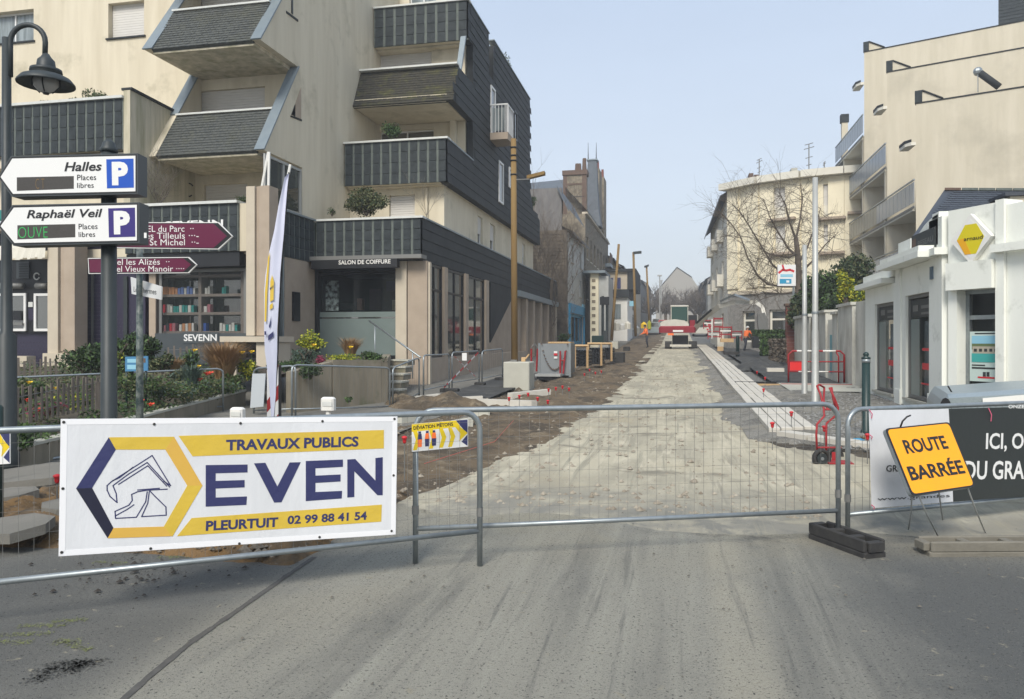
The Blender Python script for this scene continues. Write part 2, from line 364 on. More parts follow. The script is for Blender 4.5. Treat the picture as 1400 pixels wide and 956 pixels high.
M['earthbase'] = mat('grey_ground', (.16, .155, .14), .95, col2=(.12, .12, .11), scale=.6, bump=.2)
struct(mb, 'ground', 'earthbase')

def groundmat(name, cols, rough, bumps, dustf=None):
    """cols: list of (colour, scale, stretch, lo, hi); bumps (scale, strength)"""
    m = bpy.data.materials.new(name); m.use_nodes = True; nt = m.node_tree; b = nt.nodes['Principled BSDF']; L = nt.links.new
    b.inputs['Roughness'].default_value = rough; b.inputs['Specular IOR Level'].default_value = .3
    ge = nt.nodes.new('ShaderNodeNewGeometry'); pos = ge.outputs['Position']
    sp = nt.nodes.new('ShaderNodeSeparateXYZ'); L(pos, sp.inputs[0])
    def nse(sc, st, det=7, dist=0.0):
        mp = nt.nodes.new('ShaderNodeMapping'); mp.inputs['Scale'].default_value = st; L(pos, mp.inputs[0])
        n = nt.nodes.new('ShaderNodeTexNoise'); n.inputs['Scale'].default_value = sc; n.inputs['Detail'].default_value = det; n.inputs['Roughness'].default_value = .65
        n.inputs['Distortion'].default_value = dist; L(mp.outputs[0], n.inputs['Vector']); return n.outputs['Fac']
    def mr(f, lo, hi, a=0, c=1):
        r = nt.nodes.new('ShaderNodeMapRange'); r.interpolation_type = 'SMOOTHSTEP'
        for i, v in zip((1, 2, 3, 4), (lo, hi, a, c)): r.inputs[i].default_value = v
        L(f, r.inputs[0]); return r.outputs[0]
    def mul(a, c):
        q = nt.nodes.new('ShaderNodeMath'); q.operation = 'MULTIPLY'
        for i, v in enumerate((a, c)):
            if isinstance(v, (int, float)): q.inputs[i].default_value = v
            else: L(v, q.inputs[i])
        return q.outputs[0]
    cur = None
    for (c, sc, st, lo, hi, *win) in cols:
        if cur is None: cur = c; continue
        mx = nt.nodes.new('ShaderNodeMix'); mx.data_type = 'RGBA'; mx.inputs[7].default_value = (*c, 1)
        if isinstance(cur, tuple): mx.inputs[6].default_value = (*cur, 1)
        else: L(cur, mx.inputs[6])
        f = mr(nse(sc, st, dist=.4), lo, hi)
        for (ax, a0, a1, v0, v1) in win: f = mul(f, mr(sp.outputs[ax], a0, a1, v0, v1))
        L(f, mx.inputs[0]); cur = mx.outputs[2]
    L(cur, b.inputs['Base Color'])
    prev = None
    for sc, st in bumps:
        bp = nt.nodes.new('ShaderNodeBump'); bp.inputs['Strength'].default_value = st; bp.inputs['Distance'].default_value = .02
        L(nse(sc, (1, 1, 1)), bp.inputs['Height'])
        if prev: L(prev, bp.inputs['Normal'])
        prev = bp.outputs[0]
    L(prev, b.inputs['Normal']); return m
one = (1, 1, 1)
M['road'] = groundmat('old_asphalt_road', [((.20, .197, .175), 1, one, 0, 1), ((.235, .23, .20), .5, one, .40, .62), ((.135, .138, .13), .9, one, .50, .66),
    ((.345, .33, .275), .8, (2.2, .35, 1), .26, .58, (0, -2.75, -2.25, 0, 1), (0, .1, 1.1, 1, 0)),
    ((.40, .385, .32), 1.2, (3.5, .16, 1), .42, .72, (0, -2.6, -1.6, 0, 1), (0, .4, 1.6, 1, .12)),
    ((.40, .375, .30), .8, (1, 1, 1), .28, .56, (0, .12, .26, 0, 1), (0, .36, .55, 1, 0)),
    ((.36, .33, .25), .9, (1, 1, 1), .36, .62, (1, 4.8, 6.9, 0, 1), (0, -3.2, -2.0, 0, 1), (0, 1.6, 3.2, 1, 0)),
    ((.13, .13, .12), 1.7, (4, .18, 1), .54, .68, (0, -2.2, -1.2, 0, 1), (1, 1, 7, 1, .4)),
    ((.08, .08, .075), 1.1, (1, 1, 1), .50, .62, (1, 5.9, 6.5, 0, 1), (0, -.6, .3, 0, 1), (0, 2.0, 3.0, 1, 0)), ((.13, .133, .125), .7, one, .22, .50, (0, .75, 1.5, 0, 1), (1, 5.4, 6.6, 1, 0)), ((.15, .15, .138), .7, one, .25, .55, (0, -2.9, -2.4, 1, 0)), ((.36, .33, .25), 9, one, .62, .72), ((.055, .055, .052), 60, one, .56, .66), ((.34, .32, .27), 85, one, .60, .70), ((.05, .05, .048), 160, one, .56, .68), ((.36, .345, .30), 190, one, .60, .72)], .9, [(150, .9), (45, .5), (6, .3)])
M['track'] = groundmat('compacted_pale_gravel', [((.45, .41, .305), 1, one, 0, 1), ((.34, .31, .235), .9, (1.3, .5, 1), .42, .62), ((.54, .49, .37), 2.2, (2, .3, 1), .5, .7),
    ((.23, .21, .16), 1.1, (.8, 1.6, 1), .54, .68), ((.30, .275, .21), 2.6, (3, .22, 1), .54, .66), ((.50, .465, .38), 40, one, .62, .74), ((.20, .18, .14), 45, one, .62, .72), ((.38, .32, .21), .5, one, .52, .75), ((.25, .238, .20), 1.1, (1, 1.6, 1), .34, .60, (1, 6.4, 9.2, 1, 0)), ((.20, .195, .17), 2.2, (1.6, .8, 1), .46, .62, (1, 6.3, 8.0, 1, 0)), ((.30, .28, .215), 3.2, (3, .12, 1), .55, .68)], .95, [(70, .6), (12, .2)])
M['dirt'] = groundmat('brown_dug_soil', [((.145, .108, .068), 1, one, 0, 1), ((.075, .060, .043), 1.6, one, .42, .62), ((.225, .18, .12), 3.5, one, .52, .68),
    ((.25, .215, .16), 22, one, .60, .70), ((.045, .036, .026), 10, one, .58, .70)], .95, [(45, 1.0), (7, .8)])
M['clay'] = groundmat('orange_clay_soil', [((.19, .115, .05), 1, one, 0, 1), ((.11, .08, .05), 2.5, one, .42, .60), ((.30, .25, .19), 16, one, .60, .70), ((.05, .04, .03), 8, one, .58, .68)], .95, [(30, 1.0), (6, .8)])
M['pave'] = groundmat('grey_asphalt_pavement', [((.165, .158, .138), 1, one, 0, 1), ((.20, .19, .165), .7, one, .42, .64), ((.10, .10, .09), 1.5, one, .56, .72), ((.27, .25, .21), 50, one, .62, .70)], .9, [(80, .5), (5, .2)])
M['newtar'] = groundmat('dark_fresh_asphalt', [((.055, .056, .055), 1, one, 0, 1), ((.085, .085, .08), 2.0, one, .42, .64), ((.16, .15, .13), 30, one, .62, .70)], .9, [(80, .7), (6, .3)])
M['ggravel'] = groundmat('grey_crushed_gravel', [((.235, .222, .19), 1, one, 0, 1), ((.14, .133, .115), 2.0, one, .42, .60), ((.34, .33, .31), 35, one, .54, .64), ((.07, .07, .065), 42, one, .56, .66), ((.27, .24, .18), .9, one, .5, .7)], .95, [(55, 1.0), (9, .4)])

struct(surf(-16, 16, 60, -14, lambda x=0: 0, 4, None) if False else surf(-16, 18, 24, -14, 7.6, 34, lambda x, y, i, j: 0.0), 'road', 'road')
def el(y):    # left edge of the gravel track
    pts = [(6.4, -3.3), (6.9, -2.7), (8.5, -2.3), (11, -1.9), (15.5, -1.45), (25, -1.35), (60, -1.3), (130, -1.3)]
    for (a, b), (c, d) in zip(pts, pts[1:]):
        if y <= c: return b + (d - b) * max(0, (y - a)) / (c - a) + nz(y * .8, 3) * .22
    return -1.3
def er(y):
    pts = [(6.4, 4.6), (7.2, 4.3), (9.0, 3.2), (11.0, 1.9), (12.5, 1.3), (15, 1.25), (60, 1.25), (130, 1.25)]
    for (a, b), (c, d) in zip(pts, pts[1:]):
        if y <= c: return b + (d - b) * max(0, (y - a)) / (c - a)
    return 1.25
struct(surf(lambda y: el(y) - .35, er, 150, 6.3, 31, 40, lambda x, y, i, j: g(y) + .012 + min(1, max(.1, (y - 6.8) / 3)) * (.020 * nz(x * 2.2, y * .5, 1) + .010 * nz(x * 9, y * 5) + .008 * nz(x * 3.1, y * .15, 6)) - .10 * max(0, 1 - i / .06) - .05 * max(0, 1 - j / .02 - 1.2 * nz(x * .8, 5.5))),
       'gravel_track', 'track', smooth=True)
struct(surf(-1.7, 1.25, 60, 30.9, 135, 8, lambda x, y, i, j: g(y) + .016), 'far_gravel_track', 'track')
# dug soil strip on the left of the track
def dz(x, y, i, j):
    e = min(1, (1 - i) / .12) if i > .88 else 1
    return g(y) - .02 + e * (.07 * nz(x * 1.7, y * 1.1, 4) + .045 * nz(x * 5, y * 4, 2) + .02 * nz(x * 14, y * 12) + .03) - (.12 * max(0, 1 - abs(i - .08) / .08)) + .02
struct(surf(lambda y: -4.15 + .2 * nz(y * .3, 9) + (.0 if y > 14 else -(14 - y) * .12), lambda y: el(y) + .12, 260, 6.6, 33, 60, dz), 'dug_soil', 'dirt', smooth=True)
struct(surf(-4.1, -1.3, 120, 32.9, 100, 16, lambda x, y, i, j: g(y) + .03 + .12 * nz(x * .9, y * .4, 4) + .03 * nz(x * 3, y * 3)), 'far_dug_soil', 'dirt', smooth=True)
# clay trench beside the banner
struct(surf(-6.2, -2.55, 90, 4.75, 7.4, 110, lambda x, y, i, j: -.03 + min(1, i / .05, (1 - i) / .05, j / .12, (1 - j) / .1) * (.13 + .16 * nz(x * 1.5, y * 1.8, 8) + .07 * nz(x * 5, y * 5, 3) + .03 * nz(x * 15, y * 15))), 'clay_trench', 'clay', smooth=True)
def heap(px, py, rx_, ry_, h, mt, nm):
    c = hg(px, py); struct(surf(c.x - rx_, c.x + rx_, 36, c.y - ry_, c.y + ry_, 44, lambda x, y, i, j: g(y) - .05 + max(0, 1 - ((x - c.x) / rx_) ** 2 - ((y - c.y) / ry_) ** 2) ** .8 * h * (1 + .5 * nz(x * 2.5, y * 2.5, 3)) + .05 * nz(x * 7, y * 7, 1) * (1 if h > .2 else .5)), nm, mt, smooth=True)
# pavements
struct(surf(-26, -4.3, 40, 7.3, 21.0, 20, lambda x, y, i, j: g(y) + .012), 'left_pavement', 'pave')
struct(surf(-7.15, -4.2, 40, 21.0, 70, 4, lambda x, y, i, j: g(y) + .014), 'far_left_pavement', 'pave')
struct(surf(-5.6, -4.25, 30, 17.2, 26, 10, lambda x, y, i, j: g(y) + .03 + .02 * nz(x * 2, y * 2)), 'tar_patch', 'newtar')
struct(surf(1.0, lambda y: 5.5 if y > 12 else 7, 90, 8.2, 21.3, 44, lambda x, y, i, j: g(y) + .02 + min(1, i / .06, j / .1) * (.055 + .05 * nz(x * .9, y * .8, 5) + .015 * nz(x * 7, y * 7))
      - (.16 if y < 10.9 - (x - 2) * .75 or y < 8.6 else 0)), 'gravel_bed', 'ggravel', smooth=True)
struct(surf(2.65, 4.9, 10, 19.4, 21.9, 8, lambda x, y, i, j: g(y) + .10), 'concrete_apron', 'conc')
struct(surf(2.6, 4.4, 60, 21.8, 62, 10, lambda x, y, i, j: g(y) + .06 + .05 * nz(x, y * .6, 2)), 'far_right_pavement', 'newtar', smooth=True)
struct(surf(-.5, 1.32, 300, 11.6, 62, 34, lambda x, y, i, j: g(y) - .03 + (.085 + .02 * nz(x * 4, y * 3) + .035 * nz(x * 2.5, y * .9, 7) + .02 * nz(x * 11, y * 9)) * min(1, max(0, (x - .60 + .5 * nz(y * .45, 2) + .25 * nz(y * 1.7, 4)) / .55)) * min(1, (y - 11.6) / 2.2)), 'gravel_edge', 'ggravel', smooth=True)
# kerb channel stones in four rows
kw = .163; kme = {}
rn = random.Random(3)
kr = thing('kerb_channel', 'four parallel rows of pale kerb stones running up the right of the gravel track', 'kerb stones', (1.95, 12, g(12)))
kst = MB().bev(-kw / 2, kw / 2, -.495, .495, -.08, .12, .008).mesh('kerb_stone', 'kerb')
rest = MB()
for r_ in range(4):
    x = 1.34 + kw / 2 + r_ * (kw + .016); y = 12.1 + (.0, .12, .3, .5)[r_] * .5
    while y < 60:
        sl = math.atan2(g(y + .5) - g(y - .5), 1)
        if y < 34: inst('kerb_stone', kst, kr, Matrix.Translation((x + rn.uniform(-.006, .006), y + .5, g(y + .5) + .02 + rn.uniform(-.006, .006))) @ Matrix.Rotation(sl, 4, 'X'))
        else: rest.box(x - kw / 2, x + kw / 2, y, y + .98, g(y) - .1, g(y + .5) + .12)
        y += 1.0
part(rest, 'kerb_stone_row', 'kerb', kr, kind='stuff')
# turning kerb that leads right from the channel
cv = [V((1.50, 11.85)), V((1.85, 11.4)), V((2.3, 10.95)), V((2.9, 10.45)), V((3.7, 9.95)), V((4.8, 9.5)), V((6.2, 9.2))]
tk = thing('turning_kerb', 'low pinkish kerb curving right from the end of the channel stones', 'kerb', (2.2, 11, .05))
for a, b in zip(cv, cv[1:]):
    n = max(1, round((b - a).length / .7)); d = (b - a) / n
    for k in range(n):
        p = a + d * (k + .5); dn = d.normalized(); q = V((-dn.y, dn.x))
        m_ = MB().ob((p.x, p.y, g(p.y) + .03), (*(d * .49), 0), (*(q * .13), 0), (0, 0, .105)); part(m_, 'kerb_stone', 'kerb', tk)
M['darksoil'] = groundmat('dark_trench_soil', [((.09, .078, .06), 1, one, 0, 1), ((.045, .038, .03), 2.5, one, .42, .60), ((.22, .20, .16), 26, one, .60, .70)], .95, [(40, 1.0)])
mb = MB(); NS = 60
for i in range(NS + 1):
    f = i / NS * (len(cv) - 1); k = min(int(f), len(cv) - 2); c_ = cv[k].lerp(cv[k + 1], f - k); dn = (cv[k + 1] - cv[k]).normalized(); q_ = V((dn.y, -dn.x))
    for j in range(9):
        e_ = j / 8; w_ = .12 + e_ * (.42 + .25 * nz(f * 2, 7)); x_, y_ = c_.x + q_.x * w_, c_.y + q_.y * w_; mb.v.append((x_, y_, g(y_) - .02 + (.065 + .04 * nz(x_ * 6, y_ * 6)) * (1 - e_) ** .5 + .03 * nz(x_ * 3, y_ * 3)))
for i in range(NS):
    for j in range(8): k = i * 9 + j; mb.f.append((k, k + 9, k + 10, k + 1)); mb.m.append(0)
struct(mb, 'kerb_trench', 'darksoil', smooth=True)
# tar seam, spray marks, clods and stones
mb = MB(); pts = [hg(150, 975), hg(205, 925), hg(262, 880), hg(330, 832), hg(390, 790), hg(430, 762)]
for a, b in zip(pts, pts[1:]):
    d = (b - a).normalized(); q = V((-d.y, d.x, 0)) * .018
    for k in range(5):
        s = a.lerp(b, k / 5); e = a.lerp(b, (k + 1) / 5); w1 = q * (1 + .8 * nz(s.y * 9)); mb.add([s - w1 + V((0, 0, .004)), e - q + V((0, 0, .004)), e + q + V((0, 0, .004)), s + w1 + V((0, 0, .004))], [(0, 1, 2, 3)])
struct(mb, 'tar_seam', mat('tar_joint', (.055, .053, .05), .9, col2=(.10, .095, .085), scale=20))
M['spray'] = mat('lime_spray_paint', (.24, .27, .08), .95, col2=(.15, .15, .12), scale=22, amt=1.0)
mb = MB(); rs_ = random.Random(6)
for px, py, w, a in [(30, 868, .16, .3), (58, 858, .13, .25), (95, 850, .10, .3), (15, 880, .12, .1), (100, 884, .14, -.25), (92, 880, .07, .5), (240, 762, .12, .2), (300, 748, .1, .25), (150, 770, .12, .1)]:
    p = hg(px, py); u = V((math.cos(a), math.sin(a), 0)) * w; q = V((-math.sin(a), math.cos(a), 0)) * .022
    for _ in range(int(170 * w / .12)):
        f = rs_.uniform(-1, 1); c_ = p + u * f + q * rs_.gauss(0, .8) + V((0, 0, .004)); e_ = rs_.uniform(.002, .006); a1 = rs_.random() * 3
        mb.add([c_ + V((e_ * math.cos(a1 + k * 1.57), e_ * math.sin(a1 + k * 1.57), 0)) for k in range(4)], [(0, 1, 2, 3)])
solo(mb, 'spray_marks', 'spray', kind='stuff', label='faded lime spray marks on the asphalt at the lower left', cat='paint marks')
mb = MB(); rs_ = random.Random(16)
for (xa, ya_), (xb, yb_), w in (((48, 934), (78, 912), .03), ((78, 912), (134, 905), .035), ((90, 920), (120, 908), .03), ((155, 778), (200, 772), .02)):
    p, p2 = hg(xa, ya_), hg(xb, yb_)
    for _ in range(230):
        c_ = p.lerp(p2, rs_.random()) + V((rs_.gauss(0, w), rs_.gauss(0, w * .6), .004)); e_ = rs_.uniform(.003, .009); a1 = rs_.random() * 3; mb.add([c_ + V((e_ * math.cos(a1 + k * 1.57), e_ * math.sin(a1 + k * 1.57), 0)) for k in range(4)], [(0, 1, 2, 3)])
solo(mb, 'dark_stain', mat('damp_dark_stain', (.085, .085, .078), .85), kind='stuff', label='dark damp stains on the asphalt at the lower left', cat='stain')
def pebbles(n, area, s0, s1, seed, zo=.01):
    rn = random.Random(seed); mb = MB()
    for _ in range(n):
        x, y = area(rn); s = s0 * (s1 / s0) ** (rn.random() ** 2.5); z = g(y) + zo
        if y < 7.4 and x < -2.6 and y > 4.8: z = .06 + .1 * nz(x * 1.5, y * 1.8, 8)
        vs = [(x + s * rn.uniform(.6, 1) * a, y + s * rn.uniform(.6, 1) * b, z + s * (.5 * c)) for a, b, c in ((1, 0, .2), (.3, 1, .1), (-.8, .6, .3), (-.7, -.7, .1), (.4, -.9, .2), (.05, .05, 1.3))]
        mb.add(vs, [(0, 1, 5), (1, 2, 5), (2, 3, 5), (3, 4, 5), (4, 0, 5)])
    return mb
solo(pebbles(2600, lambda r: (r.uniform(-4.6, 1.2), 7 + 22 * r.random() ** 1.8), .012, .06, 1), 'stones', mat('pale_stones', (.36, .32, .25), .9, col2=(.18, .15, .11), scale=8, amt=.9), kind='stuff', label='loose pale stones strewn over the gravel track and soil', cat='stones')
solo(pebbles(1500, lambda r: (r.uniform(-6.0, -2.6), r.uniform(4.85, 7.2)), .012, .085, 2), 'rubble', mat('grey_brown_rubble', (.24, .205, .16), .9, col2=(.10, .085, .065), scale=9, amt=.9), kind='stuff', label='mixed stones and clods in the clay trench at the left', cat='rubble')
solo(pebbles(4200, lambda r: (2.08 + 2.3 * r.random(), 10.6 + 9.5 * r.random() ** 1.3), .015, .05, 3, .075), 'crushed_stone', mat('grey_crushed_stone', (.27, .265, .25), .9, col2=(.13, .13, .12), scale=11, amt=.9), kind='stuff', label='grey crushed stone lying right of the kerb stones', cat='gravel')
solo(pebbles(150, lambda r: (r.gauss(-3.55, .28), r.gauss(4.45, .22)), .006, .03, 4), 'dirt_crumbs', mat('dark_crumbs', (.04, .035, .03), .95), kind='stuff', label='dark soil crumbs scattered on the asphalt below the banner', cat='dirt')
solo(pebbles(240, lambda r: (r.uniform(-2.6, 2.8), r.uniform(3, 7)), .005, .018, 5), 'grit', mat('grit', (.12, .11, .09), .95), kind='stuff', label='fine grit lying on the asphalt in front of the barriers', cat='grit')
# broken asphalt slabs at the trench
for px, py, w, d, a, lab in [(52, 668, .62, .5, .15, 'cracked grey asphalt slab with a pale edge behind the left barrier'), (18, 748, .42, .3, -.1, 'pale broken slab lying at the lower left trench edge'),
                             (95, 715, .3, .25, .5, 'small tilted asphalt piece in the clay trench'), (12, 700, .3, .22, .4, 'dark asphalt lump at the left picture edge')]:
    p = hg(px, py); mb = MB(); n = 7; rr = random.Random(px); pl_ = [(w * math.cos(6.283 * k / n) * rr.uniform(.7, 1), d * math.sin(6.283 * k / n) * rr.uniform(.7, 1)) for k in range(n)]
    mb.prism(pl_, (p.x, p.y, .10), (math.cos(a), math.sin(a), .06), (-math.sin(a), math.cos(a), .10), (0, 0, .075)); solo(mb, 'asphalt_slab', ['pave'], label=lab, cat='rubble slab')

# ---------------------------------------------------------------- foreground barriers
def barrier(name, label, cat, p0, p1, L, group=None, H=1.06, feet=True, z0=0.0, mesh=True, zl=0.0, ws=.072, mname='galv', r=.0195, bot=.24):
    p0, p1 = V(p0), V(p1); rz = math.atan2(p1.y - p0.y, p1.x - p0.x)
    t = thing(name, label, cat, (p0.x, p0.y, z0), rz, group)
    f = MB(); R_ = .13
    path = [(0, 0, 0), (0, 0, H - R_)] + arc((R_, 0, H - R_), R_, math.pi, math.pi / 2, (1, 0, 0), (0, 0, 1), 5) + arc((L - R_, 0, H - R_), R_, math.pi / 2, 0, (1, 0, 0), (0, 0, 1), 5) + [(L, 0, 0)]
    f.tube(path, r, 10); part(f, 'frame_tube', mname, t, local=True, smooth=True)
    f = MB().tube([(0, 0, bot), (L, 0, bot)], r * .9, 10); part(f, 'bottom_rail', mname, t, local=True, smooth=True)
    if mesh:
        w = MB(); n = int(L / ws)
        for k in range(1, n):
            x = k * L / n; jt = .004 * nz(k * 1.7, L)
            w.add([(x - .0009 + jt, -.002, bot), (x + .0009 + jt, -.002, bot), (x + .0009 - jt, -.002, H), (x - .0009 - jt, -.002, H), (x + jt, .002, bot), (x - jt, .002, H)], [(0, 1, 2, 3), (1, 4, 5, 2), (4, 0, 3, 5)])
        k = 1
        while bot + k * .125 < H - .03:
            z = bot + k * .125; w.add([(0, -.004, z - .0008), (L, -.004, z - .0008), (L, -.004, z + .0008), (0, -.004, z + .0008), (L, 0, z), (0, 0, z)], [(0, 1, 2, 3), (1, 4, 5, 2), (0, 3, 5)]); k += 1
        part(w, 'wire_mesh', 'galvd', t, local=True)
    for x in (.0, L):
        c = MB().tube([(x, 0, .1 + bot), (x, 0, .16 + bot)], r * 1.25, 8); part(c, 'clamp', 'galvd', t, local=True)
    return t
mL = hd(568, 700, 5.33); mR = hd(1146, 700, 5.90)
barrier('mesh_barrier', 'long low galvanised mesh barrier across the gravel track in the middle', 'barrier', mL, mR, (V((mR.x, mR.y)) - V((mL.x, mL.y))).length, 'site mesh barriers across the road end')
lR = hd(656, 700, 5.27); lM = hd(0, 700, 4.16); dd = V((lR.x - lM.x, lR.y - lM.y)).normalized(); LL = 3.5
lL = V((lR.x - dd.x * LL, lR.y - dd.y * LL))
barrier('mesh_barrier', 'low galvanised mesh barrier at the left carrying the white works banner', 'barrier', (lL.x, lL.y, 0), (lR.x, lR.y, 0), LL, 'site mesh barriers across the road end')
rL = hd(1159, 700, 6.07); rM = hd(1400, 700, 6.72); d2 = V((rM.x - rL.x, rM.y - rL.y)).normalized()
barrier('mesh_barrier', 'low galvanised mesh barrier at the right carrying the white and charcoal banner', 'barrier', (rL.x, rL.y, 0), (rL.x + d2.x * 3.5, rL.y + d2.y * 3.5, 0), 3.5, 'site mesh barriers across the road end', H=1.0, bot=.17)
# EVEN banner
bp0 = hd(82, 760, 4.292); bp1 = hd(541, 732, 5.02)
PB = Plane(V((lR.x, lR.y, 0)) + V((dd.y, -dd.x, 0)) * .028, (dd.x, dd.y, 0), (0, 0, 1))
def q(cx, cy): return PB.px(cx / 2.5, 550 + cy / 2.5)
t = thing('works_banner', 'white banner with navy and yellow lettering tied to the left barrier', 'banner', PB.at(*q(700, 520)))
mb = MB(); c4 = [PB.px(*p) for p in ((80, 761), (541, 731), (543.5, 569.5), (83, 573))]
PB.poly(mb, c4, -.003, 0); part(mb, 'cloth', 'vinyl', t)
for a, b in zip(c4, c4[1:] + c4[:1]):
    a, b = V(a), V(b); dn = (b - a).normalized(); qn = V((-dn.y, dn.x)) * .032; mb = MB()
    PB.poly(mb, [tuple(a + qn * .05), tuple(b + qn * .05), tuple(b + qn - dn * .03), tuple(a + qn + dn * .03)], 0, .0012); part(mb, 'hem', 'vinylh', t)
def art(pts, mt, h=.0016, name='print'):
    mb = MB(); pp = [q(*p) for p in pts]
    ar = sum(a[0] * b[1] - b[0] * a[1] for a, b in zip(pp, pp[1:] + pp[:1]))
    if ar < 0: pp = pp[::-1]
    PB.poly(mb, pp, .0003, h); part(mb, name, mt, t)
OL, OT, OU, OR_, OD, OB = (260, 295), (372, 120), (595, 118), (692, 285), (590, 458), (368, 465)
IL, IT, IU, IR, ID, IB = (315, 293), (396, 162), (565, 162), (640, 285), (560, 425), (388, 430)
art([OL, OT, IT, IL], 'navy'); art([OL, IL, IB, OB], 'navyd', .0017); art([OT, OU, IU, IT], 'gold', .0018); art([OU, OR_, IR, IU], 'goldo', .0019)
art([OR_, OD, ID, IR], 'gold', .002); art([OD, OB, IB, ID], 'goldo', .0021)
art([(610, 115), (1312, 95), (1312, 158), (658, 185)], 'gold'); art([(655, 396), (1305, 350), (1303, 408), (605, 458)], 'gold')
art([(703, 215), (846, 213), (846, 240), (737, 243), (737, 269), (836, 266), (836, 291), (737, 295), (737, 326), (844, 322), (842, 351), (703, 357)], 'navy', name='letter')
art([(868, 209), (907, 207), (948, 288), (990, 206), (1028, 205), (962, 342), (937, 343)], 'navy', name='letter')
art([(1045, 201), (1172, 196), (1172, 221), (1078, 226), (1078, 251), (1164, 247), (1164, 271), (1078, 276), (1078, 307), (1169, 303), (1168, 329), (1045, 338)], 'navy', name='letter')
art([(1187, 196), (1214, 194), (1283, 268), (1283, 191), (1308, 188), (1308, 318), (1290, 318), (1211, 236), (1211, 324), (1187, 326)], 'navy', name='letter')
def artline(pts, w=.006):
    mb = MB(); PB.line(mb, [q(*p) for p in pts], w, .0006); return mb
for pts in ([(366, 302), (366, 285), (380, 272), (520, 182), (583, 285), (560, 270)], [(398, 276), (440, 245), (503, 206), (580, 290)], [(405, 281), (505, 217), (570, 287)], [(385, 268), (408, 258), (455, 222)],
            [(366, 300), (376, 322), (400, 343), (397, 312), (386, 285), (398, 276)], [(393, 373), (440, 352), (452, 336), (450, 315), (470, 306), (500, 301), (572, 297)],
            [(393, 373), (395, 397), (466, 393), (498, 340), (503, 306)], [(484, 391), (505, 345), (510, 306)], [(512, 303), (530, 322), (567, 358), (568, 386), (484, 391)], [(470, 300), (545, 294)], [(395, 388), (435, 366), (458, 350)]):
    part(artline(pts), 'digger_drawing', 'navy', t)
def btext(s, x0, x1, yt0, yb0, yt1, yb1, bold=.03):
    a = q(x0, yb0); b = q(x1, yb1); c = q(x0, yt0); hgt = c[1] - a[1]
    sub = Plane(PB.at(*a), PB.at(*b) - PB.at(*a), PB.v); text(s, sub, 0, (V(b) - V(a)).length, 0, hgt, .0028, 'navy', t, bold)
btext('TRAVAUX PUBLICS', 772, 1225, 128, 166, 116, 152, .035)
btext('PLEURTUIT', 703, 950, 406, 440, 392, 426, .035)
btext('02 99 88 41 54', 982, 1253, 388, 418, 370, 402, .03)
for cx, cy in [(218, 68), (527, 75), (822, 72), (1102, 65), (1348, 57), (215, 295), (1345, 250), (211, 513), (515, 500), (818, 483), (1092, 461), (1338, 440)]:
    a, b = q(cx, cy); mb = MB(); PB.poly(mb, [(a + .008 * math.cos(k * .785), b + .008 * math.sin(k * .785)) for k in range(8)], .001, .004); part(mb, 'eyelet', 'blackm', t)
# diversion sign on the middle barrier
def smallsign(Ps, c4, label, cat, cut=False):
    t = thing('diversion_sign', label, cat, Ps.at(*c4[0]))
    a, b, c, d = [V(p) for p in c4]    # BL BR TR TL
    def U(u, v): 
        p = a.lerp(b, u).lerp(d.lerp(c, u), v); return (p.x, p.y)
    mb = MB(); Ps.poly(mb, [U(0, 0), U(1, 0), U(1, 1), U(0, 1)], -.006, 0); part(mb, 'board', 'signw', t)
    def P_(pts, m_, h=.001, n='print'):
        mb = MB(); Ps.poly(mb, [U(*p) for p in pts], .0002, h); part(mb, n, m_, t)
    P_([(.0, .72), (.86, .76), (.78, .995), (.0, .995)], 'syel', .0011); P_([(.78, .995), (.99, .45), (.99, .995)], 'navy', .0012); P_([(.88, .2), (.99, .02), (.99, .45)], 'navy', .0012)
    P_([(.76, .78), (.84, .78), (.99, .5), (.84, .22), (.86, .5)], 'syel', .0014)
    for x in (.02, .30, .48, .64): P_([(x, .05), (x + .07, .05), (x + .13, .42), (x + .07, .74), (x, .74), (x + .05, .42)], 'syel', .001)
    for x, m1, m2 in ((.14, 'navy', 'orange'), (.27, 'orange', 'navy'), (.39, 'orange', 'navy')):
        P_([(x - .04, .42), (x + .04, .42), (x + .03, .62), (x - .03, .62)], m1, .002, 'pictogram'); P_([(x - .035, .15), (x + .035, .15), (x + .04, .42), (x - .04, .42)], m2, .002, 'pictogram')
        P_([(x - .022, .63), (x + .022, .63), (x + .022, .71), (x - .022, .71)], 'navy', .0021, 'pictogram')
    return t, U
PM = Plane(mL + V((0, -.03, 0)), (mR.x - mL.x, mR.y - mL.y, 0), (0, 0, 1))
t, U = smallsign(PM, [PM.px(563, 618), PM.px(640, 610.5), PM.px(640, 573.5), PM.px(563, 580)], 'small white and yellow pedestrian diversion sign on the left end of the middle barrier', 'diversion sign')
a = V(U(.03, .79)); b = V(U(.73, .82)); sub = Plane(PM.at(a.x, a.y), PM.at(b.x, b.y) - PM.at(a.x, a.y), PM.v); text('DÉVIATION PIÉTONS', sub, 0, (b - a).length, 0, .03, .0035, 'black', t, .02)
PE = Plane(hd(0, 610, 6.2), (1, .2, 0), (0, 0, 1))
t, U = smallsign(PE, [PE.px(-62, 640), PE.px(14, 634), PE.px(14, 588), PE.px(-62, 590)], 'navy and yellow diversion sign cut by the left edge of the picture', 'diversion sign')
mb = MB(); p = hd(-2, 700, 6.25); mb.lathe((p.x, p.y, 0), [(.035, 0), (.035, 1.0), (.02, 1.02)], 10)
solo(mb, 'sign_post', 'green', label='dark green post holding the diversion sign at the left edge', cat='post', smooth=True)
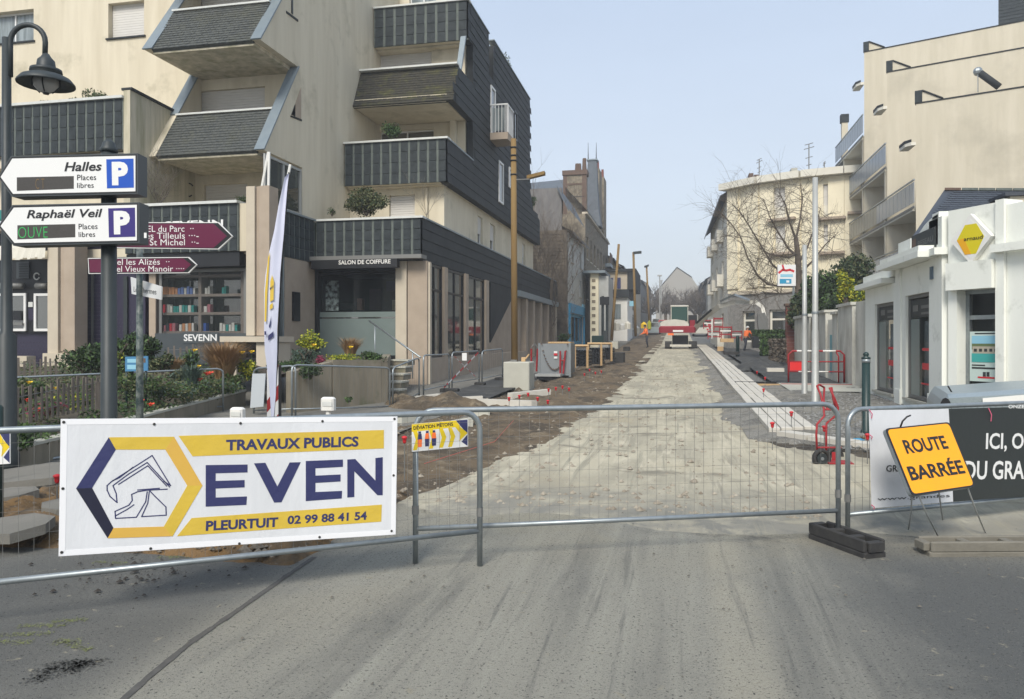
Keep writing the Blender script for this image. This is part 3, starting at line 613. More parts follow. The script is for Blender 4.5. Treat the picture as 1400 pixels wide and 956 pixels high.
# right banner
PR = Plane(V((rL.x, rL.y, 0)) + V((d2.y, -d2.x, 0)) * .03, (d2.x, d2.y, 0), (0, 0, 1))
t = thing('event_banner', 'white and charcoal banner with white capitals tied to the right barrier', 'banner', PR.at(*PR.px(1190, 694)))
def pr(pts, m_, h0, h1, n):
    mb = MB(); PR.poly(mb, [PR.px(*p) for p in pts], h0, h1); part(mb, n, m_, t)
pr([(1192, 695), (1303, 686), (1300, 559), (1188, 561)], 'vinyl', -.003, 0, 'white_cloth'); pr([(1304, 686), (1460, 675), (1460, 555), (1297, 559)], 'bdark', -.004, .002, 'charcoal_cloth')
def rtext(s, x0, x1, y0, y1, mt, bold, sl=-.01):
    a = V(PR.px(x0, y1)); b = V(PR.px(x1, y1 + (x1 - x0) * sl)); c = V(PR.px(x0, y0)); sub = Plane(PR.at(a.x, a.y), PR.at(b.x, b.y) - PR.at(a.x, a.y), PR.v); text(s, sub, 0, (b - a).length, 0, c.y - a.y, .004, mt, t, bold)
rtext('ICI, ON', 1347, 1414, 592, 618, 'signw', .02); rtext('DU GRAND', 1318, 1430, 630, 656, 'signw', .02)
rtext('GRANDES', 1211, 1262, 636, 645, 'bdark', .01); rtext('www.grandes', 1199, 1298, 680, 686, 'bdark', .0, -.05)
rtext('ONZE', 1378, 1400, 553.5, 558.5, 'signw', .02)
for px, py, L_ in [(1187, 560, 12), (1187, 594, 6), (1350, 558, 18), (1190, 690, 6)]:
    a = PR.px(px, py); b = PR.px(px + 3, py + L_); mb = MB().tube([PR.at(*a, .01), PR.at((a[0] + b[0]) / 2 + .01, (a[1] + b[1]) / 2, .02), PR.at(*b, .012)], .004, 5); part(mb, 'tie', mat('pink_tie', (.6, .12, .2), .6), t)
# ROUTE BARREE sign
TL, TR, BR, BL = hd(1210, 586, 5.77), hd(1298, 577, 6.05), hd(1334, 665, 5.77), hd(1247, 678, 5.50)
u = ((TR - TL) + (BR - BL)) / 2; v = ((TL - BL) + (TR - BR)) / 2; ctr = (TL + TR + BR + BL) / 4; W_, H_ = u.length, v.length
PS = Plane(ctr, u, v)
t = thing('road_closed_sign', 'orange-yellow square road closed sign leaning on thin metal legs before the right banner', 'road sign', (ctr.x, ctr.y, 0))
def rr(w, h, r, n=4):
    o = []
    for cx, cy, a0 in ((w - r, -h + r, -math.pi / 2), (w - r, h - r, 0), (-w + r, h - r, math.pi / 2), (-w + r, -h + r, math.pi)):
        o += [(cx + r * math.cos(a0 + math.pi / 2 * k / n), cy + r * math.sin(a0 + math.pi / 2 * k / n)) for k in range(n + 1)]
    return o
c4 = [PS.px(*p) for p in ((1247, 678), (1334, 665), (1298, 577), (1210, 586))]
def shr(s, h0, h1, m_, n):      # the sign outline, shrunk
    mb = MB(); cx = sum(p[0] for p in c4) / 4; cy = sum(p[1] for p in c4) / 4; P4 = [V((cx + (p[0] - cx) * s, cy + (p[1] - cy) * s)) for p in c4]; out = []
    for i in range(4):
        a, b, c = P4[i - 1], P4[i], P4[(i + 1) % 4]; r_ = .035
        p1 = b + (a - b).normalized() * r_; p2 = b + (c - b).normalized() * r_
        out += [tuple(p1 * (1 - k) ** 2 + b * 2 * k * (1 - k) + p2 * k * k) for k in (0, .33, .67, 1)]
    PS.poly(mb, out, h0, h1); part(mb, n, m_, t)
shr(1.0, -.035, -.004, 'galv', 'rim'); shr(1.0, -.004, 0, 'black', 'border'); shr(.955, 0, .0012, 'sorange', 'face')
def stext(s, x0, y0, x1, y1, hh, bold):     # baseline from (x0,y0) to (x1,y1) in the photograph, hh height in px
    a = V(PS.px(x0, y0)); b = V(PS.px(x1, y1)); c = V(PS.px(x0 - hh * .40, y0 - hh)); 
    sub = Plane(PS.at(a.x, a.y), PS.at(b.x, b.y) - PS.at(a.x, a.y), PS.v); hgt = (PS.at(c.x, c.y) - sub.o).dot(sub.v)
    sk = ((PS.at(c.x, c.y) - sub.o).dot(sub.u)) / hgt
    text(s, sub, 0, (b - a).length, 0, hgt, .003, 'black', t, bold, slant=sk)
stext('ROUTE', 1240, 621, 1299, 613.5, 19, .028); stext('BARRÉE', 1246, 657.5, 1322, 647, 24, .028)
for pts in ([(1255, 676, 5.56), (1268, 705, 5.8), (1285, 738, 5.96)], [(1323, 667, 5.78), (1333, 695, 5.98), (1348, 731, 6.12), (1345, 734.5, 6.1), (1322, 737, 6.02)],
            [(1247, 640, 5.8), (1246, 700, 6.1), (1242, 724, 6.2)], [(1280, 620, 5.95), (1284, 676, 6.1), (1289, 711, 6.15)]):
    mb = MB().tube([hd(*p) for p in pts], .006, 6); part(mb, 'leg', 'steel', t, smooth=True)
mb = MB().tube([hd(1231, 584, 5.84), hd(1234, 576, 5.84), hd(1240, 570, 5.84), hd(1245, 568, 5.84)], .007, 6); part(mb, 'handle', 'black', t, smooth=True)
# rubber barrier foot and lying foot
def foot(p0, p1, w, h, label, m_, hollow=True):
    p0, p1 = V(p0), V(p1); c = (p0 + p1) / 2; rz = math.atan2(p1.y - p0.y, p1.x - p0.x); L = (p1 - p0).length
    t = thing('ballast_block', label, 'ballast block', (c.x, c.y, 0), rz)
    mb = MB(); mb.bev(-L / 2, L / 2, -w / 2, w / 2, 0, h * .35, .012)
    for s in (-1, 1): mb.bev(-L / 2 + .01, L / 2 - .01, s * w / 2 - (.03 if s > 0 else 0), s * w / 2 + (0 if s > 0 else .03), h * .36, h, .008)
    for k in (-.5, -.17, .17, .47): mb.bev(L * k - .03, L * k + .03, -w / 2 + .031, w / 2 - .031, h * .36, h - .012, .005)
    mb.bev(-L / 2 + .005, L / 2 - .005, -w / 2 + .031, w / 2 - .031, h * .35, h * .55, .004)
    part(mb, 'body', m_, t, local=True)
    return t
pa, pb = hg(1118, 735), hg(1186, 757)
ft = foot((pa.x, pa.y, 0), (pb.x + .03, pb.y - .12, 0), .19, .125, 'black rubber barrier foot where the middle and right barriers meet', 'blackm')
pa, pb = hg(1262, 757), hg(1400, 756); pe = pa + (pb - pa) * 1.25
M['oldfoot'] = mat('grey_plastic_foot', (.20, .185, .15), .8, col2=(.14, .13, .105), scale=6, bump=.2)
ft = foot((pa.x, pa.y, 0), (pe.x, pe.y, 0), .19, .105, 'grey-brown barrier foot lying on the asphalt below the orange sign', 'oldfoot')
# ---------------------------------------------------------------- building helpers
def wall(parent, pl, u0, u1, v0, v1, holes, depth, mt, name='wall', label=None):
    us = sorted({u0, u1, *[h[0] for h in holes], *[h[1] for h in holes]}); vs = sorted({v0, v1, *[h[2] for h in holes], *[h[3] for h in holes]})
    us = [x for x in us if u0 <= x <= u1]; vs = [x for x in vs if v0 <= x <= v1]; mb = MB()
    for b, d in zip(vs, vs[1:]):
        run = None
        for a, c in zip(us, us[1:]):
            inh = any(h[0] < (a + c) / 2 < h[1] and h[2] < (b + d) / 2 < h[3] for h in holes)
            if not inh: run = (run[0], c) if run else (a, c)
            if (inh or c == us[-1]) and run: pl.rect(mb, run[0], run[1], b, d, -depth, 0); run = None
    return part(mb, name, mt, parent, label=label)
def window(parent, pl, u0, u1, v0, v1, kind='glass', inset=.14, fr=.05, fm='frame', sill=None, mull=0, transom=None, glassm='glassd', depth=.05, shut=1.0, name='window'):
    mb = MB(); a = -inset - depth; b = -inset
    pl.rect(mb, u0, u0 + fr, v0, v1, a, b); pl.rect(mb, u1 - fr, u1, v0, v1, a, b)
    pl.rect(mb, u0 + fr, u1 - fr, v0, v0 + fr, a, b); pl.rect(mb, u0 + fr, u1 - fr, v1 - fr, v1, a, b)
    for k in range(mull):
        u = u0 + (u1 - u0) * (k + 1) / (mull + 1); pl.rect(mb, u - fr / 2, u + fr / 2, v0 + fr, v1 - fr, a, b - .004)
    if transom: pl.rect(mb, u0 + fr, u1 - fr, transom - fr / 2, transom + fr / 2, a, b - .007)
    w = part(mb, name, fm, parent)
    mb = MB(); pl.rect(mb, u0 + .01, u1 - .01, v0 + .01, v1 - .01, a - .01, a + .012); part(mb, 'pane', glassm, w)
    if kind == 'shutter':
        mb = MB(); vb = v1 - (v1 - v0) * shut; n = max(3, int((v1 - vb) / .075))
        for k in range(n): z = vb + (v1 - vb) * k / n; pl.rect(mb, u0 + .01, u1 - .01, z + .006, vb + (v1 - vb) * (k + 1) / n, b - .01, b + .022)
        part(mb, 'roller_shutter', 'shutter', w)
    if sill:
        mb = MB(); pl.rect(mb, u0 - .06, u1 + .06, v0 - .05, v0, -inset, .05); part(mb, 'sill', sill, w)
    return w
def tiles(parent, pl, u0, u1, v0, v1, nc, nr, strip=.25, mt='slate', back='slateJ', name='slate_tile'):
    """individually built slates on a backing; strip = share of the column pitch left as pale joint"""
    mb = MB(); pl.rect(mb, u0, u1, v0, v1, -.05, 0); bk = part(mb, 'slate_backing', back, parent)
    pw, ph = (u1 - u0) / nc, (v1 - v0) / nr; s = pw * (1 - strip) / 2; hh = ph / 2 - .008
    me = MB().add([(-s, -hh, 0), (s, -hh, 0), (s, hh, 0), (-s, hh, 0), (-s, -hh, .022), (s, -hh, .022), (s, hh, .010), (-s, hh, .010)],
                  [(4, 5, 6, 7), (0, 1, 5, 4), (1, 2, 6, 5), (2, 3, 7, 6), (3, 0, 4, 7)]).mesh(name, mt)
    bas = Matrix((pl.u, pl.v, pl.n)).transposed().to_4x4(); rn = random.Random(nc * 7 + nr)
    for i in range(nc):
        for j in range(nr):
            p = pl.at(u0 + (i + .5) * pw + rn.uniform(-.004, .004), v0 + (j + .5) * ph + rn.uniform(-.003, .003), .001)
            inst(name, me, bk, Matrix.Translation(p) @ bas)
    return bk
def tilefield(mb, pl, poly, tw, th, gap=.012, lift=.02, seed=0, m=0, strip=0.0):
    """small lapped slates inside a polygon of the plane"""
    us = [p[0] for p in poly]; vs = [p[1] for p in poly]; rn = random.Random(seed)
    def ins(x, y):
        c = False
        for (x0, y0), (x1, y1) in zip(poly, poly[1:] + poly[:1]):
            if (y0 > y) != (y1 > y) and x < (x1 - x0) * (y - y0) / (y1 - y0) + x0: c = not c
        return c
    j = 0; v = min(vs)
    while v < max(vs) - th * .3:
        u = min(us) - (tw / 2 if j % 2 else 0)
        while u < max(us):
            a, b = max(u, min(us)), min(u + tw - gap, max(us))
            if b - a > .02 and ins((a + b) / 2, v + th / 2):
                l = lift * rn.uniform(.7, 1.3); t = min(v + th - gap * .5, max(vs))
                mb.add([pl.at(a, v, l), pl.at(b, v, l), pl.at(b, t, .003), pl.at(a, t, .003), pl.at(a, v, 0), pl.at(b, v, 0)], [(0, 1, 2, 3), (4, 5, 1, 0)], m)
            u += tw
        v += th; j += 1
    return mb
def FY(y): return Plane((0, y, 0), (1, 0, 0), (0, 0, 1))           # front-facing: u = x, v = z
def FX(x): return Plane((x, 0, 0), (0, 1, 0), (0, 0, 1))           # facing +x (left side of street): u = y
def fxm(x): return Plane((x, 0, 0), (0, -1, 0), (0, 0, 1))         # facing -x (right side of street): u = -y

# ---------------------------------------------------------------- left apartment and shop building
bl = thing('apartment_building', 'cream apartment building with dark slate balcony bands over ground floor shops at the left corner', 'building', (-9, 22, g(22)))
XS = -7.17; XW = -10.7
z1a, z1b, z2a, z2b, z3a, z3b, z4a, z4b = 3.83, 5.05, 6.58, 7.95, 9.40, 10.75, 12.05, 13.42
P1 = FY(17.7); PT = FY(17.7)
tiles(bl, PT, -18.9, -14.36, 6.60, z2b, 16, 4)
tiles(bl, P1, -14.3, -10.98, z1a, z1b, 12, 4)
tiles(bl, FX(-10.5), 17.95, 20.90, z1a, z1b, 10, 4)
tiles(bl, FY(20.96), -10.46, XS, z1a, z1b, 11, 4)
tiles(bl, FY(23.4), -10.66, XS, z2a, z2b, 11, 4)
tiles(bl, FY(25.9), -10.66, XS, z4a, z4b, 9, 4)
# side slate cladding
side = MB(); FS = FX(XS)
low = [(20.96, z1a), (46.2, z1a), (46.2, z1b), (20.96, z1b)]
upp = [(23.4, z2a), (40.1, z2a), (40.1, 7.9), (38.2, 8.1), (37.35, 9.1), (37.35, 13.45), (29.7, 13.25), (29.7, 11.7), (28.9, 11.7), (28.9, 13.4), (25.9, 13.4), (25.9, 12.1), (26.6, 12.1), (26.6, 10.7), (24.75, 10.7), (24.1, 9.4), (26.6, 9.4), (26.6, 7.95), (23.4, 7.95)]
tri = [(29.2, 1.45), (34.1, z1a - .01), (29.2, z1a - .01)]
for poly in (low, upp, tri):
    a = MB(); FS.poly(a, poly, -.2, 0) if poly is not upp else FS.poly(a, poly, -.25, 0); part(a, 'side_wall_backing', 'slateD', bl)
    if poly is not tri: tilefield(side, FS, poly, .62, .31, seed=len(poly))
part(side, 'slate_tiles', 'slateD', bl, kind='stuff')
# front returns behind the bands (parapet thickness) and copings
def box(x0, x1, y0, y1, z0, z1, nm, mt, lab=None): return part(B(x0, x1, y0, y1, z0, z1), nm, mt, bl, label=lab)
box(-10.46, XS - .2, 20.97 + .04, 21.2, z1a, z1b - .002, 'parapet', 'beige'); box(-10.66, XS - .25, 23.46, 23.65, z2a, z2b - .002, 'parapet', 'beige'); box(-10.66, XS - .25, 25.96, 26.15, z4a, z4b - .002, 'parapet', 'beige')
box(-14.3, -10.56, 17.76, 17.95, z1a, z1b - .002, 'parapet', 'beige'); box(-24, -14.36, 17.76, 17.95, 6.60, z2b - .002, 'parapet', 'beige')
box(-14.35, -10.98, 17.62, 18.0, z1b, z1b + .07, 'coping', 'copw'); box(-10.62, -10.42, 18.0, 20.9, z1b, z1b + .05, 'coping', 'zinc'); box(-10.5, XS + .04, 20.9, 21.25, z1b, z1b + .06, 'coping', 'copw')
box(XS - .26, XS + .04, 21.25, 46.25, z1b + .001, z1b + .05, 'coping', 'zinc'); box(-10.68, XS + .04, 23.33, 23.7, z2b, z2b + .06, 'coping', 'copw'); box(XS - .26, XS + .03, 23.7, 26.58, z2b + .001, z2b + .05, 'coping', 'zinc')
box(-10.68, XS + .04, 25.83, 26.2, z4b, z4b + .06, 'coping', 'copw'); box(-24, -14.34, 17.62, 18.0, z2b, z2b + .07, 'coping', 'copw'); box(XS - .26, XS + .04, 26.2, 28.94, z4b + .001, z4b + .04, 'coping', 'zinc'); box(XS - .26, XS + .04, 29.66, 37.4, 13.46, 13.50, 'coping', 'zinc')
# slabs
for x0, x1, y0, y1, z in [(-10.45, XS - .21, 21.21, 46.0, z1a), (-10.66, XS - .26, 23.66, 40.0, z2a), (-10.66, XS - .26, 24.2, 37.0, z3a + .06), (-10.66, XS - .26, 26.2, 37, z4a), (-24, -10.57, 17.96, 24, z1a), (-24, -14.4, 17.96, 20.5, 6.6)]:
    box(x0, x1, y0, y1, z - .05, z + .18, 'floor_slab', 'beige')
# right section front walls by level
pl = FY(23.9); a = hy(532, 296, 23.9); b = hy(567, 266, 23.9)
hl = (a[0], b[0], 5.1, b[1]); wall(bl, pl, -10.7, -7.42, 5.0, 6.6, [hl], .2, 'beige'); window(bl, pl, *hl, kind='shutter', shut=1.0)
part(MB().tube([(-8.0, 23.84, 4.9), (-8.0, 23.84, 6.5)], .05, 8), 'downpipe', 'beige', bl)
# side beige wall level 2
pl = FX(-7.45); hs = []
for px0, px1, yt in ((653, 660, 292), (670, 677, 303), (702, 707, 320), (714, 718, 327)):
    y0, z0 = hx(px0, yt, -7.45); y1, _ = hx(px1, yt, -7.45); hs.append((y0, y1, 5.1, 6.3))
wall(bl, pl, 23.92, 39.7, 5.0, 6.58, hs, .2, 'beige')
for h in hs: window(bl, pl, *h, inset=.1, fr=.06, kind='shutter', shut=.55)
pl = FY(26.55); a = hy(518, 192, 26.55); b = hy(593, 176, 26.55); hl = (a[0], b[0], 8.0, b[1])
wall(bl, pl, -10.7, -7.45, 7.9, 9.4, [hl], .2, 'beige'); window(bl, pl, *hl, mull=1, sill=None)
box(-7.95, -7.75, 26.3, 26.54, 7.9, 9.4, 'pier', 'beige')
a = hy(514, 97, 26.5); b = hy(590, 69, 26.5); hl = (a[0], b[0], 10.6, b[1])
pl = FY(26.5); wall(bl, pl, -10.7, -7.45, 10.5, 12.05, [hl], .2, 'beige'); window(bl, pl, *hl, kind='shutter')
pl = FY(28.6); wall(bl, pl, -10.7, -8.7, 12.1, 16, [(-10.3, -9.2, 13.3, 15.4)], .2, 'beige'); window(bl, pl, -10.3, -9.2, 13.3, 15.4, mull=1, glassm='glassc')
# sloping slate apron of the third balcony, its soffit and posts
def apron(x0, x1, ybot, zbot, ytop, ztop, mt, back=24):
    v = V((0, ytop - ybot, ztop - zbot)); pl = Plane((0, ybot, zbot), (1, 0, 0), v); L = v.length
    mb = MB(); pl.rect(mb, x0, x1, 0, L, -.12, 0); o = part(mb, 'slate_apron', mt, bl)
    mb = MB(); tilefield(mb, pl, [(x0, 0), (x1, 0), (x1, L), (x0, L)], .17, .105, .008, .016, seed=int(ybot * 10)); part(mb, 'small_slates', mt, o, kind='stuff')
    return pl
apron(-10.68, XS - .01, 24.1, z3a, 24.78, z3b, 'slateM2'); box(-10.68, XS - .02, 24.6, 24.9, z3b + .01, z3b + .07, 'coping', 'copw')
box(-10.66, XS - .26, 24.14, 26.3, z3a - .03, z3a + .005, 'soffit', 'beige')
part(MB().ob(((XS - .12), 25.45, 11.4), (.09, 0, 0), (0, .06, .03), (0, .30, .72)), 'slanted_post', 'zinc', bl)
# main side wall with zig-zag front edge, plane x = XW
zz = [(20.57, z1b), (20.57, 6.57), (18.43, 6.57), (20.35, 9.42), (18.25, 9.42), (20.35, 12.3), (18.25, 12.3), (19.9, 15.5), (28.9, 15.5), (28.9, z1b)]
mb = MB(); FX(XW).poly(mb, zz, -.22, 0); part(mb, 'gable_side_wall', 'beige', bl)
zl = [(20.5, 6.57), (18.43, 6.57), (20.35, 9.42), (18.25, 9.42), (20.35, 12.3), (18.25, 12.3), (20.2, 15.5), (20.5, 15.5)]
mb = MB(); FX(-13.95).poly(mb, zl, -.2, 0); part(mb, 'bay_side_wall', 'beige', bl)
box(-10.72, -10.51, 20.86, 21.25, z1a, z1b - .01, 'corner_slate', 'slateJ')
for (ya, za, yb, zb) in ((18.43, 6.57, 20.35, 9.42), (18.25, 9.42, 20.35, 12.3), (18.25, 12.3, 20.3, 15.4)):
    for xc in (XW - .11, -14.05):
        if xc < -14 and za < 7: ya, za = 19.36, 7.95
        d = V((0, yb - ya, zb - za)); L = d.length; d.normalize(); n = V((0, -d.z, d.y)); c = V((xc, (ya + yb) / 2, (za + zb) / 2)) + n * .022
        part(MB().ob(c, (.15, 0, 0), d * (L / 2), n * .02), 'edge_coping', 'zinc', bl)
for zb_, yb in ((6.57, 18.43), (9.42, 18.25), (12.3, 18.25)):
    s = 1.34 if zb_ < 7 else 1.38; dy = .90 * s / 1.36 * (1.0)
    if zb_ < 13: apron(-13.94, XW - .23, yb + .02, zb_, yb + .02 + dy, zb_ + s, 'slateM')
    box(-13.94, XW - .23, yb + dy - .05, yb + dy + .15, zb_ + s + .01, zb_ + s + .06, 'coping', 'copw')
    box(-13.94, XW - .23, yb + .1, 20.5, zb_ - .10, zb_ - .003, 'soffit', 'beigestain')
# bay back walls with shutters
pl = FY(20.5)
for z0, z1, (xa, ya, xb, yb) in ((z1b - .1, 6.575, (278, 282, 338, 250)), (6.58, 9.425, (272, 160, 362, 118)), (9.43, 15.9, (272, 30, 360, -30))):
    a = hy(xa, ya, 20.5); b = hy(xb, yb, 20.5); h = (a[0], b[0], max(z0, a[1]), min(b[1], z1 - .27 if z1 < 12 else 11.9)); wall(bl, pl, -14.155, XW - .22, z0, z1, [h], .2, 'beige'); window(bl, pl, *h, kind='shutter')
# front wall with windows
a = hy(0, 60, 20.5); b = hy(46, 12, 20.5); c = hy(148, 53, 20.5); d = hy(197, 0, 20.5)
h1 = (a[0] - .5, b[0], a[1], b[1]); h2 = (c[0], d[0], c[1], d[1]); h3 = (hy(30, 130, 20.5)[0], hy(45, 130, 20.5)[0], 7.0, 8.6)
wall(bl, pl, -25, -14.16, 6.5, 16, [h1, h2], .25, 'beige')
window(bl, pl, *h1, inset=.2, mull=1, glassm='glassc', sill='slateD'); window(bl, pl, *h2, inset=.2, kind='shutter', sill='slateD')
# terrace side wall at x=-14.2 with stained face, sloping dark coping
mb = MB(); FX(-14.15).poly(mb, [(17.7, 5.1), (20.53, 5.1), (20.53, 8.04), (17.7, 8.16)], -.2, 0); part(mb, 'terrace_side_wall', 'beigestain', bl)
part(MB().ob((-14.25, 19.05, 8.14), (.16, 0, 0), (0, 1.36, -.055), (0, 0, .03)), 'terrace_wall_coping', 'slateD', bl)
box(-25, -14.36, 17.8, 18.1, 6.3, 6.55, 'fascia', 'beige'); box(-25, -14.36, 18.4, 18.6, 5.0, 6.55, 'wall', 'beige'); box(-25, -14.36, 17.6, 18.3, 4.55, 4.75, 'fascia', 'taupe2')
box(-25, -16.3, 17.35, 17.55, 4.80, 5.06, 'shop_fascia', 'teal')
# glazed side of the first floor loggia
pl = FX(XW); window(bl, pl, 18.5, 20.52, z1b + .1, 6.50, inset=-.01, fr=.07, mull=1, fm='steel', glassm='glassd', name='loggia_window')
for p, q_ in (((356, 268), (367, 208)), ((367, 262), (368, 208)), ((385, 285), (397, 225))):
    a = hy(*p, 18.3); b = hy(*q_, 18.3); part(MB().tube([(a[0], 18.3, a[1]), (b[0], 18.3, b[1])], .035, 6), 'white_brace', 'white', bl)
# small openings on the side wall
FS2 = FX(XW)
def opening(pts, mt='black', nm='slit_window'):
    mb = MB(); FS2.poly(mb, [hx(*p, XW) for p in pts], .001, .02); part(mb, nm, mt, bl)
opening([(398, 158), (411, 120), (411, 163)], 'taupe'); opening([(398, 157), (403, 143), (403, 160)], 'black'); opening([(397, 158), (412, 163.5), (412, 166), (397, 160)], 'slateD', 'sill')
opening([(398, 0), (400, 0), (400, 20), (398, 18)], 'black'); opening([(391, 15), (407, 27), (407, 30), (391, 18)], 'slateD', 'sill')
# slate side windows, rail cage
def swin(px0, yt, px1, yb, mt='glassd'):
    a = hx(px0, yt, XS); b = hx(px1, yt, XS); zb = hx(px0, yb, XS)[1]; return window(bl, FS, a[0], b[0], zb, a[1], inset=-.06, fr=.08, fm='frame' if mt != 'black' else 'black', glassm='glassd')
swin(681, 219, 687, 276); swin(695, 228, 700, 256); swin(670, 116, 676, 184); swin(702, 150, 706, 190, 'black')
cg = thing('dummy', 'x', 'x') if False else None
box(XS, -6.45, 29.05, 30.2, 9.35, 9.62, 'balcony_floor', 'taupe')
mb = MB()
for k in range(9): mb.box(-6.5, -6.47, 29.07 + k * .138, 29.09 + k * .138, 9.62, 10.68)
for k in range(6): mb.box(XS + .08 + k * .13, XS + .10 + k * .13, 29.07, 29.09, 9.62, 10.68)
mb.box(XS, -6.45, 29.05, 29.10, 10.68, 10.73); mb.box(-6.52, -6.45, 29.10, 30.2, 10.68, 10.73); part(mb, 'balcony_railing', 'frame', bl, kind='stuff')
mb = MB(); mb.box(XS + .05, -6.6, 29.13, 29.15, 9.7, 10.6); part(mb, 'balcony_screen', 'glassc', bl)
M['filmd'] = mat('dull_frosted_film', (.10, .12, .11), .4, col2=(.14, .16, .15), scale=1.4)
# ---- ground floor, right part
box(-7.6, -7.02, 20.96, 21.35, .2, z1a - .01, 'corner_pier', 'taupe'); box(-7.02, -6.96, 21.05, 21.2, .2, z1a - .05, 'downpipe', 'taupe2')
box(-7.95, -7.62, 20.90, 21.3, .2, z1a - .01, 'corner_pier', 'taupe2')
box(-7.5, -7.06, 21.35, 36.2, .1, 1.02, 'base_wall', 'taupe')
prev = 21.35
for y0, y1 in ((22.85, 23.2), (25.3, 25.65), (28.15, 28.6)):
    box(-7.6, -7.08, y0, y1, 1.02, z1a - .01, 'pillar', 'taupe')
    window(bl, FX(-7.1), prev + .01, y0 - .01, 1.03, z1a - .02, inset=.06, fr=.07, fm='black', transom=3.05, mull=1, glassm='glassd', name='shop_window'); part(B(-7.235, -7.215, prev + .1, y0 - .1, 1.1, 1.95), 'frosted_film', 'filmd', bl); prev = y1
box(-7.62, -7.4, 28.6, 36.2, 1.02, z1a - .01, 'wall', 'taupe')
box(-7.45, -7.05, 34.3, 46, 3.55, z1a - .01, 'lintel', 'zinc')
for y in (36.3, 38.2, 40.3, 42.6, 45.2): box(-7.7, -7.15, y, y + .5, .5, 3.54, 'pillar', 'taupe')
box(-9.2, -9.0, 36.0, 46.2, .4, 3.5, 'garage_back_wall', 'taupe'); box(-10.4, -7.2, 46.0, 46.2, .4, 3.8, 'end_wall', 'taupe2')
for y in (36.9, 38.8, 40.9, 43.2): window(bl, FX(-8.4), y, y + 1.1, 1.9, 3.4, inset=0, fr=.08)
for y in (36.85, 38.75, 40.85, 43.15): box(-8.5, -8.3, y, y + 1.3, .5, 1.85, 'infill_panel', 'taupe2')
# salon front
pl = FY(21.0); a = hy(433, 485, 21.3); b = hy(558, 368, 21.3)
box(-10.45, a[0] - .02, 21.05, 21.3, .7, z1a - .01, 'black_pier', 'black')
sal = window(bl, FY(21.1), a[0], b[0], 1.02, 3.55, inset=.12, fr=.07, fm='black', glassm='pane', name='shop_window')
mb = MB(); FY(21.2).rect(mb, a[0] + .08, b[0] - .08, 1.1, hy(433, 427, 21.2)[1], 0, .006); part(mb, 'frosted_film', 'frost', sal)
mb = MB(); FY(21.2).rect(mb, a[0] + .08, b[0] - .08, hy(433, 434, 21.2)[1], hy(433, 436, 21.2)[1], .007, .010); part(mb, 'film_stripe', 'glassd', sal)
box(a[0], b[0], 21.1, 21.3, .72, 1.0, 'base_panel', 'black'); box(-10.46, -7.6, 21.02, 21.3, 3.55, z1a - .01, 'fascia', 'black')
box(-10.46, -7.05, 20.55, 21.02, 3.86, 3.97, 'awning_cassette', 'galvd'); 
fas = part(B(-10.38, -7.75, 20.50, 20.70, 3.60, 3.855), 'shop_sign', 'black', bl)
c0 = hy(463, 362, 20.49); c1 = hy(534, 354.5, 20.49); text('SALON DE COIFFURE', FY(20.49), c0[0], c1[0], c0[1], c1[1], .006, 'white', fas, .02)
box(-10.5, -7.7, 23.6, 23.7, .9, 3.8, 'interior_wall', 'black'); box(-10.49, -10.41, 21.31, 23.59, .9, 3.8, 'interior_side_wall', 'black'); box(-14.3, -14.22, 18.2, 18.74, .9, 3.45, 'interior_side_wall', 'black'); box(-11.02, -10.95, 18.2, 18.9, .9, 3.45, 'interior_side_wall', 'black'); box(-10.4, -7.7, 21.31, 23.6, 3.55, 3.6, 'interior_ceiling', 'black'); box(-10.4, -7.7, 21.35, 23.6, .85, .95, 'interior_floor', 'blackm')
po = hy(436, 425, 21.5); pq = hy(441, 383, 21.5)
part(B(po[0], pq[0], 21.45, 21.5, po[1], pq[1]), 'shop_poster', mat('faded_red_panel', (.60, .06, .09), .6), bl)
po = hy(441, 425, 21.52); pq = hy(463, 384, 21.52)
pm = mat('black_and_white_portrait_print', (.02, .02, .022), .5, col2=(.62, .74, .72), scale=7.5, amt=.9, detail=3)
part(B(po[0], pq[0], 21.50, 21.55, po[1], pq[1]), 'portrait_poster', pm, bl)
for xa, xb, ya, yb, c in ((488, 495, 408, 424, (.30, .19, .15)), (536, 545, 410, 424, (.35, .33, .22)), (505, 520, 395, 424, (.06, .04, .05)), (528, 556, 384, 398, (.02, .02, .06)), (465, 487, 414, 424, (.05, .06, .06))):
    a_ = hy(xa, yb, 22.4); b_ = hy(xb, ya, 22.4); part(B(a_[0], b_[0], 22.4, 22.6, a_[1], b_[1]), 'salon_fitting', mat('fitting', c, .6), bl)
# ---- ground floor, SEVENN shop
box(-14.3, -10.98, 17.75, 18.2, 3.45, z1a - .01, 'shop_lintel', 'black')
a = hy(214, 475, 17.95); b = hy(334, 375, 17.95)
sv = window(bl, FY(18.0), a[0], b[0], 1.0, 3.42, inset=.05, fr=.08, fm='galvd', glassm='pane', name='shop_window')
box(a[0] + .02, b[0] + .4, 17.86, 17.93, 1.42 - .5, hy(214, 456, 17.9)[1], 'frosted_panel', 'signgrey')
c0 = hy(252, 466.5, 17.86); c1 = hy(297, 457, 17.86); sg = part(B(c0[0] - .05, c1[0] + .05, 17.84, 17.858, c0[1] - .06, c1[1] + .05), 'name_panel', 'signgrey', bl)
text('SEVENN', FY(17.84), c0[0], c1[0], c0[1], c1[1], .004, 'signw', sg, .02)
c0 = hy(225, 312, 17.64); c1 = hy(305, 300, 17.64); text('SEVENN', FY(17.64), c0[0], c1[0], c0[1], c1[1], 0, 'signw', bl, .02)
Mi = 'taupe'
